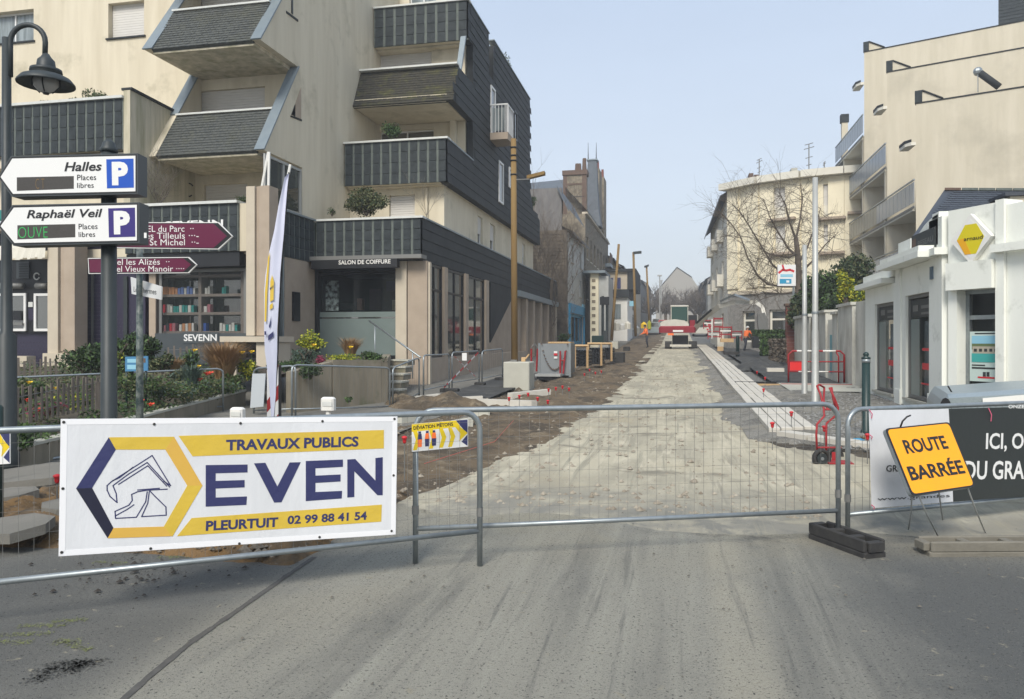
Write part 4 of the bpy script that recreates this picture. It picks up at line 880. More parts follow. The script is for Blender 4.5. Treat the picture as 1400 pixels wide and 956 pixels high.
for x in (214, 272, 330): a_ = hy(x, 452, 18.25); mb = B(a_[0], a_[0] + .09, 18.22, 18.62, 1.3, 3.35); part(mb, 'shelf_upright', mat('shelf_wood', (.20, .17, .145), .7), bl)
shz = [hy(250, yy, 18.4)[1] for yy in (453, 427.5, 403, 377)]
for z in shz: part(B(hy(214, 400, 18.4)[0], hy(334, 400, 18.4)[0], 18.225, 18.6, z - .07, z), 'shelf', mat('shelf_board', (.20, .17, .145), .7), bl)
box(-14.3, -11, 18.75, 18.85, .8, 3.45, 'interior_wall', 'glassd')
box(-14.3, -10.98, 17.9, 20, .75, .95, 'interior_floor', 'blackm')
# products standing on the shelves
rn = random.Random(5); pcol = {'orange': (.42, .20, .09), 'blue': (.10, .16, .36), 'redb': (.45, .03, .05), 'tealb': (.02, .22, .20), 'whiteb': (.5, .5, .46), 'pinkb': (.32, .12, .14), 'darkb': (.04, .04, .05), 'cob': (.03, .08, .30)}
for k, c in pcol.items(): M['b_' + k] = mat('carton_' + k, c, .5)
cname = dict(orange='orange', blue='blue', redb='red', tealb='teal', whiteb='white', pinkb='pink', darkb='black', cob='cobalt blue')
rowsp = [(220, 246, 1, ['orange']), (246, 270, 1, ['blue', 'blue', 'whiteb']), (283, 290, 1, ['whiteb']), (306, 312, 1, ['tealb']), (217, 231, 2, ['redb']), (231, 239, 2, ['whiteb']), (240, 270, 2, ['tealb', 'tealb', 'whiteb']),
         (277, 292, 2, ['pinkb', 'whiteb']), (217, 226, 3, ['whiteb', 'darkb']), (227, 245, 3, ['pinkb', 'darkb', 'redb']), (248, 270, 3, ['whiteb', 'orange']), (277, 285, 3, ['cob']), (303, 329, 3, ['whiteb', 'whiteb', 'tealb'])]
prod = {}
shelfname = {1: 'top', 2: 'middle', 3: 'bottom'}
for x0, x1, sh, cs in rowsp:
    x = x0; k = 0
    while x < x1 - 2:
        c = cs[k % len(cs)]; w = rn.uniform(3.4, 4.6); a_ = hy(x, 400, 18.4); b_ = hy(min(x + w, x1), 400, 18.4); zz_ = shz[3 - sh]
        bay = 'left' if x < 272 else 'right'; grp = '%s packets on the %s shelf of the %s bay in the shop window' % (cname[c], shelfname[sh], bay)
        mb = MB().bev(a_[0], b_[0] - .008, 18.3, 18.45, zz_ + .002, zz_ + rn.uniform(.16, .22), .006)
        PO = solo(mb, 'product_box', 'b_' + c, label='small %s packet on the %s shelf of the %s bay in the shop window' % (cname[c], shelfname[sh], bay), cat='product', group=grp); prod.setdefault((c, sh, bay), []).append(PO); x += w + .3; k += 1
ordn = ['leftmost', 'second', 'third', 'fourth', 'fifth', 'sixth', 'seventh', 'eighth', 'ninth', 'tenth']
for (c, sh_, bay), os_ in prod.items():
    if len(os_) > 1:
        for i_, o_ in enumerate(os_): o_['label'] = ('leftmost' if i_ == 0 else ordn[i_] + ' from left') + ' of the %s packets on the %s shelf of the %s bay' % (cname[c], shelfname[sh_], bay)
    else: os_[0]['group'] = ''; del os_[0]['group']
# column with three flutes between the shops
for k, (xa, xb) in enumerate(((338, 349), (350, 355), (356, 369))):
    a_ = hy(xa, 400, 17.55); b_ = hy(xb, 400, 17.55); box(a_[0], b_[0] + .01, 17.5 + (.07 if k == 1 else 0), 17.94, 1.66, 5.42, 'column_shaft', 'taupe' if k != 0 else 'taupe2')
for k, (xa, xb) in enumerate(((65, 79), (80, 86), (87, 102))):
    a_ = hy(xa, 400, 17.3); b_ = hy(xb, 400, 17.3); box(a_[0], b_[0], 17.3 + (.07 if k == 1 else 0), 17.75, .6, 4.54, 'column_shaft', 'taupe2' if k == 0 else 'taupe')
box(-11.25, -9.75, 17.3, 18.3, 1.50, 1.64, 'ledge', 'taupe2'); box(-11.2, -10.85, 17.4, 18.2, .6, 1.49, 'base_pier', 'taupe2'); box(-10.3, -9.8, 17.4, 18.2, .6, 1.49, 'base_pier', 'taupe2')
mb = MB()
for k in range(5): mb.box(-10.84, -10.31, 17.5, 17.56, .75 + k * .15, .80 + k * .15)
part(mb, 'vent_grille', 'black', bl, kind='stuff')
mb = MB(); FX(-10.5).rect(mb, 19.2, 20.96, .6, z1a - .01, -.2, 0); part(mb, 'shop_side_wall', 'taupe', bl)
a_ = hx(399, 439, -10.5); b_ = hx(408, 400, -10.5); mb = MB(); FX(-10.5).rect(mb, a_[0], b_[0], a_[1], b_[1], .002, .06); part(mb, 'menu_case', 'black', bl)
box(-10.98, -10.6, 18.6, 18.65, .9, z1a, 'glass_door', 'glassd'); box(-10.9, -10.52, 19.15, 19.2, .9, 3.8, 'door_glass', 'glassc')
# ---- ground floor, bank frontage at the far left
box(-25, -14.0, 18.1, 18.25, .6, 4.54, 'dark_frontage', 'purple')
box(-25, hy(64, 400, 18.0)[0], 18.02, 18.1, hy(0, 455, 18.0)[1], 4.3, 'black_frontage', 'black')
aw = MB(); y0 = 17.2
for k in range(14):
    a_ = hy(-10 + k * 5.1, 340, y0)[0]; b_ = hy(-10 + (k + 1) * 5.1, 340, y0)[0]; zt = hy(0, 339, y0)[1]; zb = hy(0, 357 - (k % 3) * 1.2 - k * .15, y0)[1]; aw.add([(a_, y0 + (k % 2) * .03, zb), (b_, y0 + ((k + 1) % 2) * .03, zb), (b_, y0 + .02, zt), (a_, y0 + .02, zt), (a_, y0 + .4, zt + .15), (b_, y0 + .4, zt + .15)], [(0, 1, 2, 3), (3, 2, 5, 4)])
part(aw, 'rolled_awning', 'creamw', bl)
def rectpx(x0, y0, x1, y1, Y, nm, mt, d=.04):
    a_ = hy(x0, y1, Y); b_ = hy(x1, y0, Y); return part(B(a_[0], b_[0], Y - d, Y, a_[1], b_[1]), nm, mt, bl)
rectpx(24, 358, 41, 381, 18.0, 'vent', 'signgrey'); 
for k in range(6): rectpx(26, 360.5 + k * 3.3, 39, 362 + k * 3.3, 17.955, 'louvre', 'black', .01)
for x0, x1 in ((1, 31), (50, 64)): a_ = hy(x0, 391, 17.9); b_ = hy(x1, 391, 17.9); part(MB().tube([(a_[0], 17.9, a_[1]), (b_[0], 17.9, b_[1])], .085, 10), 'tube_lamp', 'galvd', bl, smooth=True)
for x in (51, 111): a_ = hy(x, 378, 18.0); part(MB().tube(arc((a_[0], 17.98, a_[1]), .09, .4, 5.9, (1, 0, 0), (0, 0, 1), 14), .02, 6), 'ring_lamp', 'copw', bl, smooth=True)
for x0, x1 in ((-14, 37), (48, 85)):
    a_ = hy(x0, 453, 18.0); b_ = hy(x1, 401, 18.0); window(bl, FY(18.0), a_[0], b_[0], a_[1], b_[1], inset=-.05, fr=.07, glassm='glassd', name='cash_window')
rectpx(17, 425, 30, 438, 17.92, 'cash_machine', 'black'); rectpx(8, 441, 32, 445, 17.92, 'cash_machine_tray', 'galvd'); rectpx(39, 413, 45, 420, 17.99, 'notice', 'copw', .01); rectpx(39, 422, 46, 438, 17.99, 'notice', 'purple', .01)
rectpx(126, 375, 128.5, 470, 18.07, 'frame_strip', 'galvd'); rectpx(170, 378, 175, 470, 18.07, 'door_frame', 'sdark'); rectpx(205, 370, 214, 470, 18.05, 'frame_strip', 'taupe')
for x in range(-18, 20):
    pass
dots = MB()
for i in range(44):
    for j in range(12):
        u_ = -18.9 + i * .105 + (j % 2) * .05; z_ = .95 + j * .105
        if z_ < 1.55 or u_ > -16.3: dots.box(u_, u_ + .022, 18.085, 18.098, z_, z_ + .022)
for i in range(16):
    for j in range(26):
        u_ = hy(104, 400, 18)[0] + i * .055; z_ = .95 + j * .105; dots.box(u_, u_ + .018, 18.085, 18.098, z_, z_ + .018)
part(dots, 'dot_pattern', mat('grey_violet_dots', (.07, .065, .09), .5), bl, kind='stuff')
box(-25, -16.9, 17.2, 17.5, .5, 1.12, 'low_wall', 'taupe2'); box(-16.4, -15.1, 17.2, 17.5, .5, 1.2, 'low_wall', 'taupe2')
mb = MB().tube(arc((hy(257, 260, 20.2)[0], 20.2, hy(257, 260, 20.2)[1]), .2, .6, 5.4, (1, 0, 0), (0, 0, 1), 14), .02, 6); part(mb, 'wall_ring', 'black', bl)
# potted plants on the terraces
def plant(name, label, cat, c, rad, n, size, mts, stem=True, seed=1, pot=None, lobes=7, group=None, flat=0.0):
    c = V(c); t = thing(name, label, cat, (c.x, c.y, c.z - rad[2]), 0, group)
    mb = MB(); leafy(mb, c, rad, n, size, m=list(range(len(mts))), seed=seed, lobes=lobes, flat=flat); part(mb, 'foliage', mts, t)
    if stem:
        rn = random.Random(seed); mb = MB()
        for k in range(5): mb.tube([(c.x, c.y, c.z - rad[2]), (c.x + rn.uniform(-.3, .3) * rad[0], c.y + rn.uniform(-.3, .3) * rad[1], c.z - rad[2] * .3), (c.x + rn.uniform(-.7, .7) * rad[0], c.y + rn.uniform(-.6, .6) * rad[1], c.z + rad[2] * .4)], .02 * max(rad) + .006, 5)
        part(mb, 'stems', 'bark', t)
    if pot: mb = MB().lathe((c.x, c.y, c.z - rad[2] - pot), [(.12, 0), (.17, pot)], 12); part(mb, 'pot', mat('terracotta', (.30, .12, .07), .9), t)
    return t
a_ = hy(501, 276, 21.9); plant('terrace_bush', 'rounded olive green bush on the terrace above the hair salon', 'bush', (a_[0], 21.9, a_[1]), (.74, .6, .44), 5200, .042, ['lfo', 'lfd', 'lfo'], seed=4, lobes=12)
a_ = hy(454, 290, 21.8); plant('terrace_plant', 'small dark plant left of the rounded terrace bush', 'plant', (a_[0], 21.8, a_[1]), (.16, .16, .14), 160, .03, ['lfg', 'lfd'], seed=5)
a_ = hy(537, 182, 24.0); plant('balcony_plant', 'leafy green plant standing behind the middle slate balcony', 'plant', (a_[0], 24.0, a_[1] + .12), (.42, .3, .34), 900, .04, ['lfg', 'lfg', 'lfd'], seed=6)
a_ = hy(331, 272, 18.4); plant('terrace_shrub', 'small green shrub beside the stone column on the first terrace', 'plant', (a_[0] - .05, 18.5, a_[1]), (.22, .2, .17), 220, .03, ['lfg', 'lfd'], seed=7)
for k, (x, w, h, lab) in enumerate(((60, .40, .14, 'low dark green clump at the left end of the top left terrace'), (95, .45, .13, 'low green clump in the middle of the top left terrace'), (132, .55, .22, 'taller green clump at the right end of the top left terrace'))):
    a_ = hy(x, 134, 18.3); plant('terrace_hedge_plant', lab, 'plant', (a_[0], 18.3, 8.03 + h * .8), (w, .2, h * 1.25), 900, .04, ['lfd', 'lfg', 'lfo'], stem=False, seed=8 + k)
def bare(name, label, base, h, n=3, seed=1, spread=.6, r=.03, kids=(3, 4), mt='barkl', trunk=.3, depth=3, cat='shrub', lean=(0, 0)):
    b = V(base); t = thing(name, label, cat, b); rn = random.Random(seed); mb = MB()
    mb.tube([b, b + V((lean[0] * trunk, lean[1] * trunk, trunk))], r, 6); part(mb, 'trunk', mt, t); mb = MB()
    for k in range(n):
        a = 6.283 * k / n + rn.random(); twigs(mb, b + V((lean[0] * trunk, lean[1] * trunk, trunk * rn.uniform(.8, 1))), (math.cos(a) * spread + lean[0], math.sin(a) * spread + lean[1], 1), (h - trunk) * rn.uniform(.6, .8), r * .6, depth, rn, spread=spread, kids=kids)
    part(mb, 'branches', mt, t); return t
a_ = hy(583, 296, 22.2); bare('terrace_sapling', 'leafless twiggy shrub on the terrace right of the rounded bush', (a_[0], 22.2, 5.05), 1.25, 4, 3, .5, .012)
a_ = hy(218, 282, 18.6); bare('terrace_sapling', 'leafless dark shrub on the first terrace behind the brown hotel signs', (a_[0], 18.6, 5.0), 1.5, 6, 9, .8, .022, kids=(4, 5))
a_ = hy(708, 102, 32); plant('roof_plant', 'grey green bush growing on the slate roof terrace edge', 'bush', (-7.6, 33.0, 13.5), (.5, 1.1, 1.1), 1500, .05, ['lfo', 'lfd'], seed=12)
a_ = hy(733, 275, 38.6); plant('balcony_plant', 'green bush hanging at the far end of the slate side facade', 'bush', (-7.3, 38.7, 8.6), (.3, .5, .55), 300, .05, ['lfg', 'lfd'], seed=13)
# ---------------------------------------------------------------- raised garden at the left
WL = [hd(-60, 632, 7.9), hd(0, 617, 8.6), hd(80, 598, 9.8), hd(150, 580, 11.3), hd(226, 560.6, 13.0), hd(285, 546, 14.8), hd(336, 533, 16.3)]
BK = [V((-24, 17.15, .9)), V((-20, 17.15, .9)), V((-17, 17.15, .9)), V((-15.5, 17.15, .9)), V((-14, 17.15, .9)), V((-12.5, 17.2, .9)), V((-11.2, 17.25, .85))]
def gard(s, q_):      # s 0..1 along, q_ 0..1 to the back
    k = min(int(s * 6), 5); f = s * 6 - k; a = WL[k].lerp(WL[k + 1], f); b = BK[k].lerp(BK[k + 1], f); p = a.lerp(b, q_); p.z += -.05 + .05 * nz(p.x * 1.2, p.y * 1.2); return p
mb = MB()
for j in range(21):
    for i in range(61): mb.v.append(tuple(gard(i / 60, j / 20)))
for j in range(20):
    for i in range(60): k = j * 61 + i; mb.f.append((k, k + 1, k + 62, k + 61)); mb.m.append(0)
struct(mb, 'garden_soil', mat('dark_garden_soil', (.055, .045, .032), .95, col2=(.09, .075, .05), scale=8, bump=.5), smooth=True)
gw = thing('garden_wall', 'low concrete retaining wall with a pale coping along the raised flower bed', 'garden wall', (WL[3].x, WL[3].y, 0))
for a, b in zip(WL, WL[1:]):
    d = (b - a); L = d.length; d.normalize(); n = V((d.y, -d.x, 0)).normalized() * .07; c = (a + b) / 2; h = c.z + .1
    part(MB().ob(c - V((0, 0, h / 2 + .03)) - n, d * (L / 2 - .004), n, (0, 0, h / 2)), 'wall_panel', 'concs', gw); part(MB().ob(c - V((0, 0, .012)) - n, d * (L / 2 - .006), n * 1.2, (0, 0, .018)), 'coping', 'conc', gw)
def gp(px, py, t): return hd(px, py, t)
def ground_at(px, t):
    r = ray(px, 500); return V((r[0] * t, r[1] * t, 0))
def shrub(label, px, py, t, rw, rh, mts, n=900, size=.035, seed=1, lobes=9, name='shrub', cat='shrub', stem=True, group=None):
    c = gp(px, py, t); k = t / FPX; return plant(name, label, cat, c, (rw * k, rw * k * .8, rh * k), n, size, mts, stem=stem, seed=seed, lobes=lobes, group=group)
shrub('large dark evergreen shrub left of the signpost in the flower bed', 118, 490, 14.6, 45, 27, ['lfd', 'lfg', 'lfd'], 2400, .045, 21, 14)
shrub('dark evergreen shrub just behind the parking signpost', 160, 480, 15.4, 30, 25, ['lfd', 'lfd', 'lfg'], 1500, .045, 22, 12)
shrub('dark leafy shrub below the white street sign', 196, 475, 15.6, 31, 25, ['lfd', 'lfg', 'lfd'], 1700, .05, 23, 12)
shrub('low dark shrub right of the blue info panel', 222, 497, 15.0, 20, 16, ['lfd', 'lfo'], 700, .04, 24)
shrub('green ground cover bush behind the left metal barrier', 185, 528, 13.2, 42, 18, ['lfg', 'lfd', 'lfo'], 1500, .035, 25, 12, stem=False)
shrub('sprawling grey green bush at the middle of the garden wall', 238, 533, 13.8, 42, 17, ['lfo', 'lfg', 'lfb'], 1700, .03, 26, 12, stem=False)
shrub('low green bush near the right end of the garden wall', 300, 526, 15.6, 36, 13, ['lfg', 'lfo', 'lfb'], 1300, .03, 27, 12, stem=False)
shrub('yellow green spurge right of the tawny grass', 337, 505, 16.2, 15, 17, ['lfy', 'lfg', 'lfy'], 700, .04, 28)
shrub('yellow green flowering clump behind the picket fence', 100, 549, 11.6, 32, 13, ['lfy', 'lfg', 'lfg'], 900, .03, 29, stem=False)
shrub('bright green clump in front of the garden wall at the left edge', 20, 600, 9.1, 36, 24, ['lfg', 'lfd', 'lfg'], 1500, .035, 30, 10, stem=False)
shrub('dark bush at the left edge behind the picket fence', 25, 535, 12.2, 40, 20, ['lfd', 'lfo', 'lfg'], 1400, .04, 31, 10)
shrub('small yellow green sprig beside the blue info panel', 164, 487, 14.5, 7, 9, ['lfy', 'lfg'], 160, .03, 32)
shrub('grey green lavender clump below the stone ledge', 345, 515, 16.4, 14, 14, ['lfb', 'lfo'], 600, .03, 33)
shrub('olive leafy bush between the signpost and the info panel', 168, 510, 14.0, 22, 14, ['lfo', 'lfg'], 900, .035, 51)
shrub('red stemmed leafy bush behind the low picket fence', 60, 560, 10.9, 40, 12, ['lfo', 'lfg', 'lfm'], 900, .03, 52, stem=False)
shrub('grey leaved bush left of the tawny grass base', 250, 512, 14.6, 24, 11, ['lfb', 'lfo'], 900, .03, 53, stem=False)
shrub('low bush in front of the stone ledge pier', 318, 520, 15.9, 22, 12, ['lfg', 'lfo'], 900, .03, 54, stem=False)
shrub('blue green spiky plant left of the tawny grass', 258, 492, 15.8, 16, 17, ['lfb', 'lfg'], 700, .04, 34)
def grass(name, label, px, py, t, w, h, mt, n=260, seed=1, cat='grass'):      # tuft: base at (px, py)
    b = gp(px, py, t); k = t / FPX; rn = random.Random(seed); mb = MB()
    for _ in range(n):
        a = rn.random() * 6.283; r0 = rn.random() * w * k * .3; rr_ = w * k * rn.uniform(.2, 1); hh = h * k * rn.uniform(.5, 1); u = V((math.cos(a), math.sin(a), 0)); s = V((-math.sin(a), math.cos(a), 0)) * rn.uniform(.004, .010)
        p0 = b + u * r0; p1 = p0 + u * rr_ * .35 + V((0, 0, hh * .65)); p2 = p0 + u * rr_ + V((0, 0, hh)); mb.add([p0 - s, p0 + s, p1 + s, p2, p1 - s], [(0, 1, 2, 4), (4, 2, 3)])
    return solo(mb, name, mt, label=label, cat=cat)
grass('ornamental_grass', 'tall tawny ornamental grass before the bookshelf window', 306, 518, 16.0, 38, 54, 'straw', 1300, 1)
grass('ornamental_grass', 'small buff grass tuft left of the tall tawny grass', 238, 512, 15.4, 18, 26, 'straw', 300, 2)
grass('ornamental_grass', 'dry buff grass behind the yellow heath in the right planter', 479, 487, 17.5, 22, 28, 'straw', 420, 3)
grass('green_blades', 'long green iris blades behind the barrier at the garden middle', 262, 525, 14.4, 26, 30, 'lfb', 240, 4, 'plant')
def flower(label, px, py, t, mt, s=4.0, group=None):
    c = gp(px, py, t); k = t / FPX; f = thing('flower', label, 'flower', (c.x, c.y, c.z - 14 * k), 0, group); mb = MB(); rn = random.Random(int(px * 7 + py))
    for a in range(6):
        an = a * 1.047; u = V((math.cos(an), math.sin(an), .3)) * s * k * .7; v_ = V((-math.sin(an), math.cos(an), .6)) * s * k * .5; mb.add([c, c + u - v_ * .6, c + u * 1.4, c + u + v_ * .6], [(0, 1, 2, 3)])
    mb.sph(c, s * k * .45, 6, 4); part(mb, 'bloom', mt, f); mb = MB().tube([c - V((0, 0, 14 * k)), c], .004, 4); part(mb, 'stem', 'lfg', f); return f
for px, py, t, mt, lab in [(266, 479, 15.5, 'fly', 'yellow daffodil above the middle of the flower bed'), (331, 482, 16, 'fly', 'left one of the two yellow daffodils by the stone ledge'), (344, 481, 16, 'fly', 'right one of the two yellow daffodils by the stone ledge'),
                           (271, 501, 14.8, 'fly', 'yellow daffodil left of the orange tulips'), (272, 519, 14.5, 'flr', 'largest red tulip in front of the tawny grass'), (283, 511, 14.5, 'flr', 'red tulip second from the right behind the barrier rail'), (287, 510, 14.7, 'flr', 'rightmost red tulip behind the barrier rail'),
                           (38, 547, 10.9, 'flr', 'red tulip behind the picket fence at the far left'), (206, 553, 12.6, 'flr', 'red tulip at the foot of the blue info panel'), (192, 548, 12.6, 'flr', 'small red tulip just left of the info panel foot'), (54, 560, 10.6, 'flr', 'pale orange tulip low behind the pickets'),
                           (40, 523, 12, 'fly', 'small yellow flower above the left pickets'), (77, 531, 12, 'fly', 'small yellow flower beside the third picket'), (429, 472, 16.6, 'fly', 'yellow daffodil under the yellow green mound in the planter'), (479, 475, 17, 'fly', 'yellow daffodil in the buff grass of the planter')]:
    flower(lab, px, py, t, mt, 5.6 if mt == 'flr' else 4.6)
# chestnut picket fences
def pickets(label, pts, h, seed, gap=.085):
    rn = random.Random(seed); t = thing('picket_fence', label, 'picket fence', pts[0]); pts = [V(p) for p in pts]; 
    for a, b in zip(pts, pts[1:]):
        d = b - a; L = d.length; n = max(2, int(L / gap)); dn = d.normalized(); nn = V((dn.y, -dn.x, 0)).normalized()
        for k in range(n):
            p = a + d * (k + .5) / n; hh = h * rn.uniform(.86, 1.08); w = rn.uniform(.013, .022); tx = rn.uniform(-.04, .04)
            mb = MB().ob(p + V((tx * hh / 2, 0, hh / 2)), dn * w, nn * .008, V((tx * hh / 2, 0, hh / 2))); part(mb, 'picket', 'picket', t)
        for z in (.3, .75): part(MB().tube([a + V((0, 0, h * z)), b + V((0, 0, h * z))], .005, 4), 'binding_wire', 'galvd', t)
    return t
pickets('low grey picket fence behind the metal barrier at the left', [gp(-30, 596, 9.7) , gp(46, 577, 10.3), gp(142, 556, 11.5)], .50, 1)
pickets('short brown picket fence in front of the dark shop front at the far left', [gp(22, 517, 14.6), gp(80, 514, 15.0)], .36, 2)
pickets('short picket fence below the bookshelf window', [gp(226, 496, 16.6), gp(300, 492, 17.0)], .36, 3, .12)
mb = MB().tube([gp(134, 560, 11.4), gp(134, 522, 11.4)], .045, 8); solo(mb, 'fence_post', 'picket', label='thick round wooden post near the right end of the low picket fence', cat='fence post')
gc = MB(); rn = random.Random(77)
for _ in range(15000):
    s_, q_ = rn.random(), rn.random() ** 1.3
    if nz(s_ * 9, q_ * 7, 3) < -.22: continue
    p = gard(s_, q_) + V((0, 0, rn.uniform(0, .14) * (1 + 1.6 * max(0, nz(s_ * 14, q_ * 9, 8))))); z = rn.uniform(.02, .045); u = V((rn.gauss(0, 1), rn.gauss(0, 1), rn.gauss(0, .8))).normalized() * z; v_ = u.cross(V((rn.gauss(0, 1), rn.gauss(0, 1), 1))).normalized() * z * .45
    gc.add([p - u, p + v_, p + u, p - v_], [(0, 1, 2, 3)], 0 if nz(p.x * 1.3, p.y, 5) > .12 else (1 if rn.random() < .6 else 2))
solo(gc, 'ground_cover', ['lfo', 'lfg', 'lfd'], kind='stuff', label='low green ground cover filling the raised flower bed', cat='ground cover')
# pedestrian barriers behind the garden edge
def rail(label, a, b, H, posts=True, bars=0, group=None, z0=None):
    a, b = V(a), V(b); t = thing('metal_barrier', label, 'metal barrier', (a.x, a.y, a.z - H), 0, group); R_ = .12; d = (b - a).normalized(); dn = V((0, 0, -1))
    path = [a + dn * H, a + dn * R_, a + dn * R_ * .4 + d * R_ * .1, a + d * R_ * .45 + dn * .02, a + d * R_, b - d * R_, b - d * R_ * .45 + dn * .02, b + dn * R_ * .4 - d * R_ * .1, b + dn * R_, b + dn * H]
    part(MB().tube(path, .019, 8), 'frame_tube', 'galv', t, smooth=True)
    part(MB().tube([a + dn * (H * .85), b + dn * (H * .85)], .014, 6), 'bottom_rail', 'galv', t, smooth=True)
    mb = MB(); L = (b - a).length; n = int(L / .12)
    if bars:
        for k in range(1, n): p = a + (b - a) * k / n; mb.tube([p + dn * .02, p + dn * H * .85], .0022, 4, cap=False)
        part(mb, 'wire_infill', 'galvd', t)
    return t
rail('long metal barrier with a rounded corner standing before the flower bed', gp(-40, 519, 12.6), gp(305, 504, 15.2), .88)
rail('metal barrier partly hidden by the white and red delineator', gp(347, 504, 14.8), gp(404, 500, 14.4), .95, bars=1)
rail('metal barrier in front of the concrete planter wall', gp(399, 499, 14.0), gp(533, 503, 16.0), .95, bars=1)
rail('grey site barrier in front of the steps', gp(537, 503, 16.1), gp(573, 489, 17.4), .95, bars=1, group=None)
for lab, a, b in (('grey site barrier left of the white notice beside the long base wall', gp(579, 486, 17.5), gp(614, 484.5, 20.0)), ('grey site barrier crossed by striped tape with a white notice', gp(618, 482, 20.2), gp(655, 480, 22.0)), ('grey site barrier next to the concrete block', gp(659, 480, 22.2), gp(687, 477, 23.5))):
    rail(lab, a, b, .93, bars=1)
for lab, px, py, w, t_ in (('black rubber foot below the site barrier by the steps', 579, 547, .34, 17.0), ('black rubber foot under the striped tape', 616, 535, .26, 19.8), ('small black rubber foot at the right post of the taped barrier', 657, 526, .16, 22.0), ('small black rubber foot left of the concrete block', 684, 519, .16, 23.3)):
    p = hg(px, py + 2); mb = MB().bev(p.x - w, p.x + w * .8, p.y - .1, p.y + .14, p.z, p.z + .11, .02); solo(mb, 'ballast_block', 'blackm', label=lab, cat='ballast block')
M['tape'] = mat('pink_white_tape', (.55, .40, .38), .6); M['tapew'] = mat('white_tape', (.7, .68, .66), .6)
def tape(label, pa, pb, n=9, w=.035):
    t = thing('striped_tape', label, 'tape', pb)
    for k in range(n):
        a = pa.lerp(pb, k / n); b = pa.lerp(pb, (k + 1) / n); d = (b - a).normalized(); up = V((0, 0, 1)).cross(d).cross(d).normalized() * w
        part(MB().ob((a + b) / 2, (b - a) / 2, up * .6, V((0, .002, 0))), 'stripe', 'tapew' if k % 2 else 'redcap', t)
tape('striped tape sloping down left to the rubber foot', gp(654, 482, 21.4), gp(607, 530, 19.6)); tape('thin pinkish tape sloping down right across the taped barrier', gp(621, 487, 20.0), gp(650, 515, 21.6), 9, .014)
mb = MB().bev(0, .13, 0, .01, 0, .22, .003); p = gp(632, 493, 20.6); mb = MB().box(p.x, p.x + .13, p.y - .02, p.y - .01, p.z - .0, p.z + .2); solo(mb, 'notice', 'signw', label='small white notice hung on the taped barrier', cat='notice')
# concrete planter beside the steps
A, Bq, Cq = gp(400, 505, 14.9), gp(530, 491, 17.0), None
pw = thing('concrete_planter', 'stained concrete planter wall in front of the hair salon', 'planter', (-7.2, 16, .15))
def wseg(a, b, zt0, zt1, zb, th, nm, mt):
    d = V((b.x - a.x, b.y - a.y, 0)); L = d.length; d.normalize(); n = V((d.y, -d.x, 0)); vs = []
    for s in (0, -th):
        for p, z in ((a, zt0), (b, zt1)): vs += [(p.x + n.x * s, p.y + n.y * s, zb), (p.x + n.x * s, p.y + n.y * s, z)]
    return part(MB().add(vs, [(0, 2, 3, 1), (4, 5, 7, 6), (0, 1, 5, 4), (2, 6, 7, 3), (1, 3, 7, 5), (0, 4, 6, 2)]), nm, mt, pw)
za, zb_ = A.z, Bq.z; Am = A.lerp(Bq, .38); wseg(A, Am, za - .05, za + .12, .05, .2, 'wall_panel', 'concs'); wseg(Am + (Bq - A) * .012, Am.lerp(Bq, .88), za + .16, zb_ - .02, .05, .2, 'wall_panel', 'concs'); wseg(Am.lerp(Bq, .885), Bq, zb_ + .0, zb_ + .02, .05, .2, 'wall_panel', 'concs')
Bb = V((-7.9, 20.4, 0)); wseg(Bq + V((0.002, .01, 0)), Bb, zb_ + .02, 1.15, .05, .2, 'wall_panel', 'concs')
mb = MB(); mb.add([(A.x, A.y + .2, za - .04), (Bq.x - .2, Bq.y + .15, zb_ - .06), (Bb.x - .2, Bb.y, 1.08), (-10.2, 20.4, 1.12), (-10.4, 17.4, .95), (-9.6, 15.6, .6)], [(0, 1, 2, 3, 4, 5)]); part(mb, 'soil', mat('planter_soil', (.05, .04, .03), .95), pw)
shrub('bright yellow green mound on the left of the concrete planter', 426, 466, 17.0, 22, 14, ['lfy', 'lfg', 'lfy'], 1300, .035, 41, 9)
shrub('blue green feathery plant under the yellow green mound', 418, 486, 16.2, 23, 14, ['lfb', 'lfd', 'lfb'], 1000, .03, 42)
shrub('small magenta plant in the concrete planter', 437, 492, 15.9, 8, 7, ['lfm', 'lfm'], 260, .03, 43)
shrub('low yellow heath on the planter edge', 466, 490, 16.4, 26, 8, ['lfy', 'lfy', 'lfg'], 1100, .026, 44, 12)
shrub('clipped dark green mound at the right end of the planter', 508, 488, 17.0, 24, 11, ['lfg', 'lfd'], 1200, .03, 45, 9)
shrub('dark green trailing plant over the left planter wall', 424, 507, 15.0, 20, 12, ['lfd', 'lfg', 'lfd'], 900, .03, 46)
shrub('bright green low bush left of the trailing plant', 392, 500, 15.6, 26, 9, ['lfg', 'lfd'], 800, .03, 47)
shrub('weed tuft growing at the foot of the planter wall', 477, 545, 15.4, 6, 6, ['lfg'], 120, .03, 48)
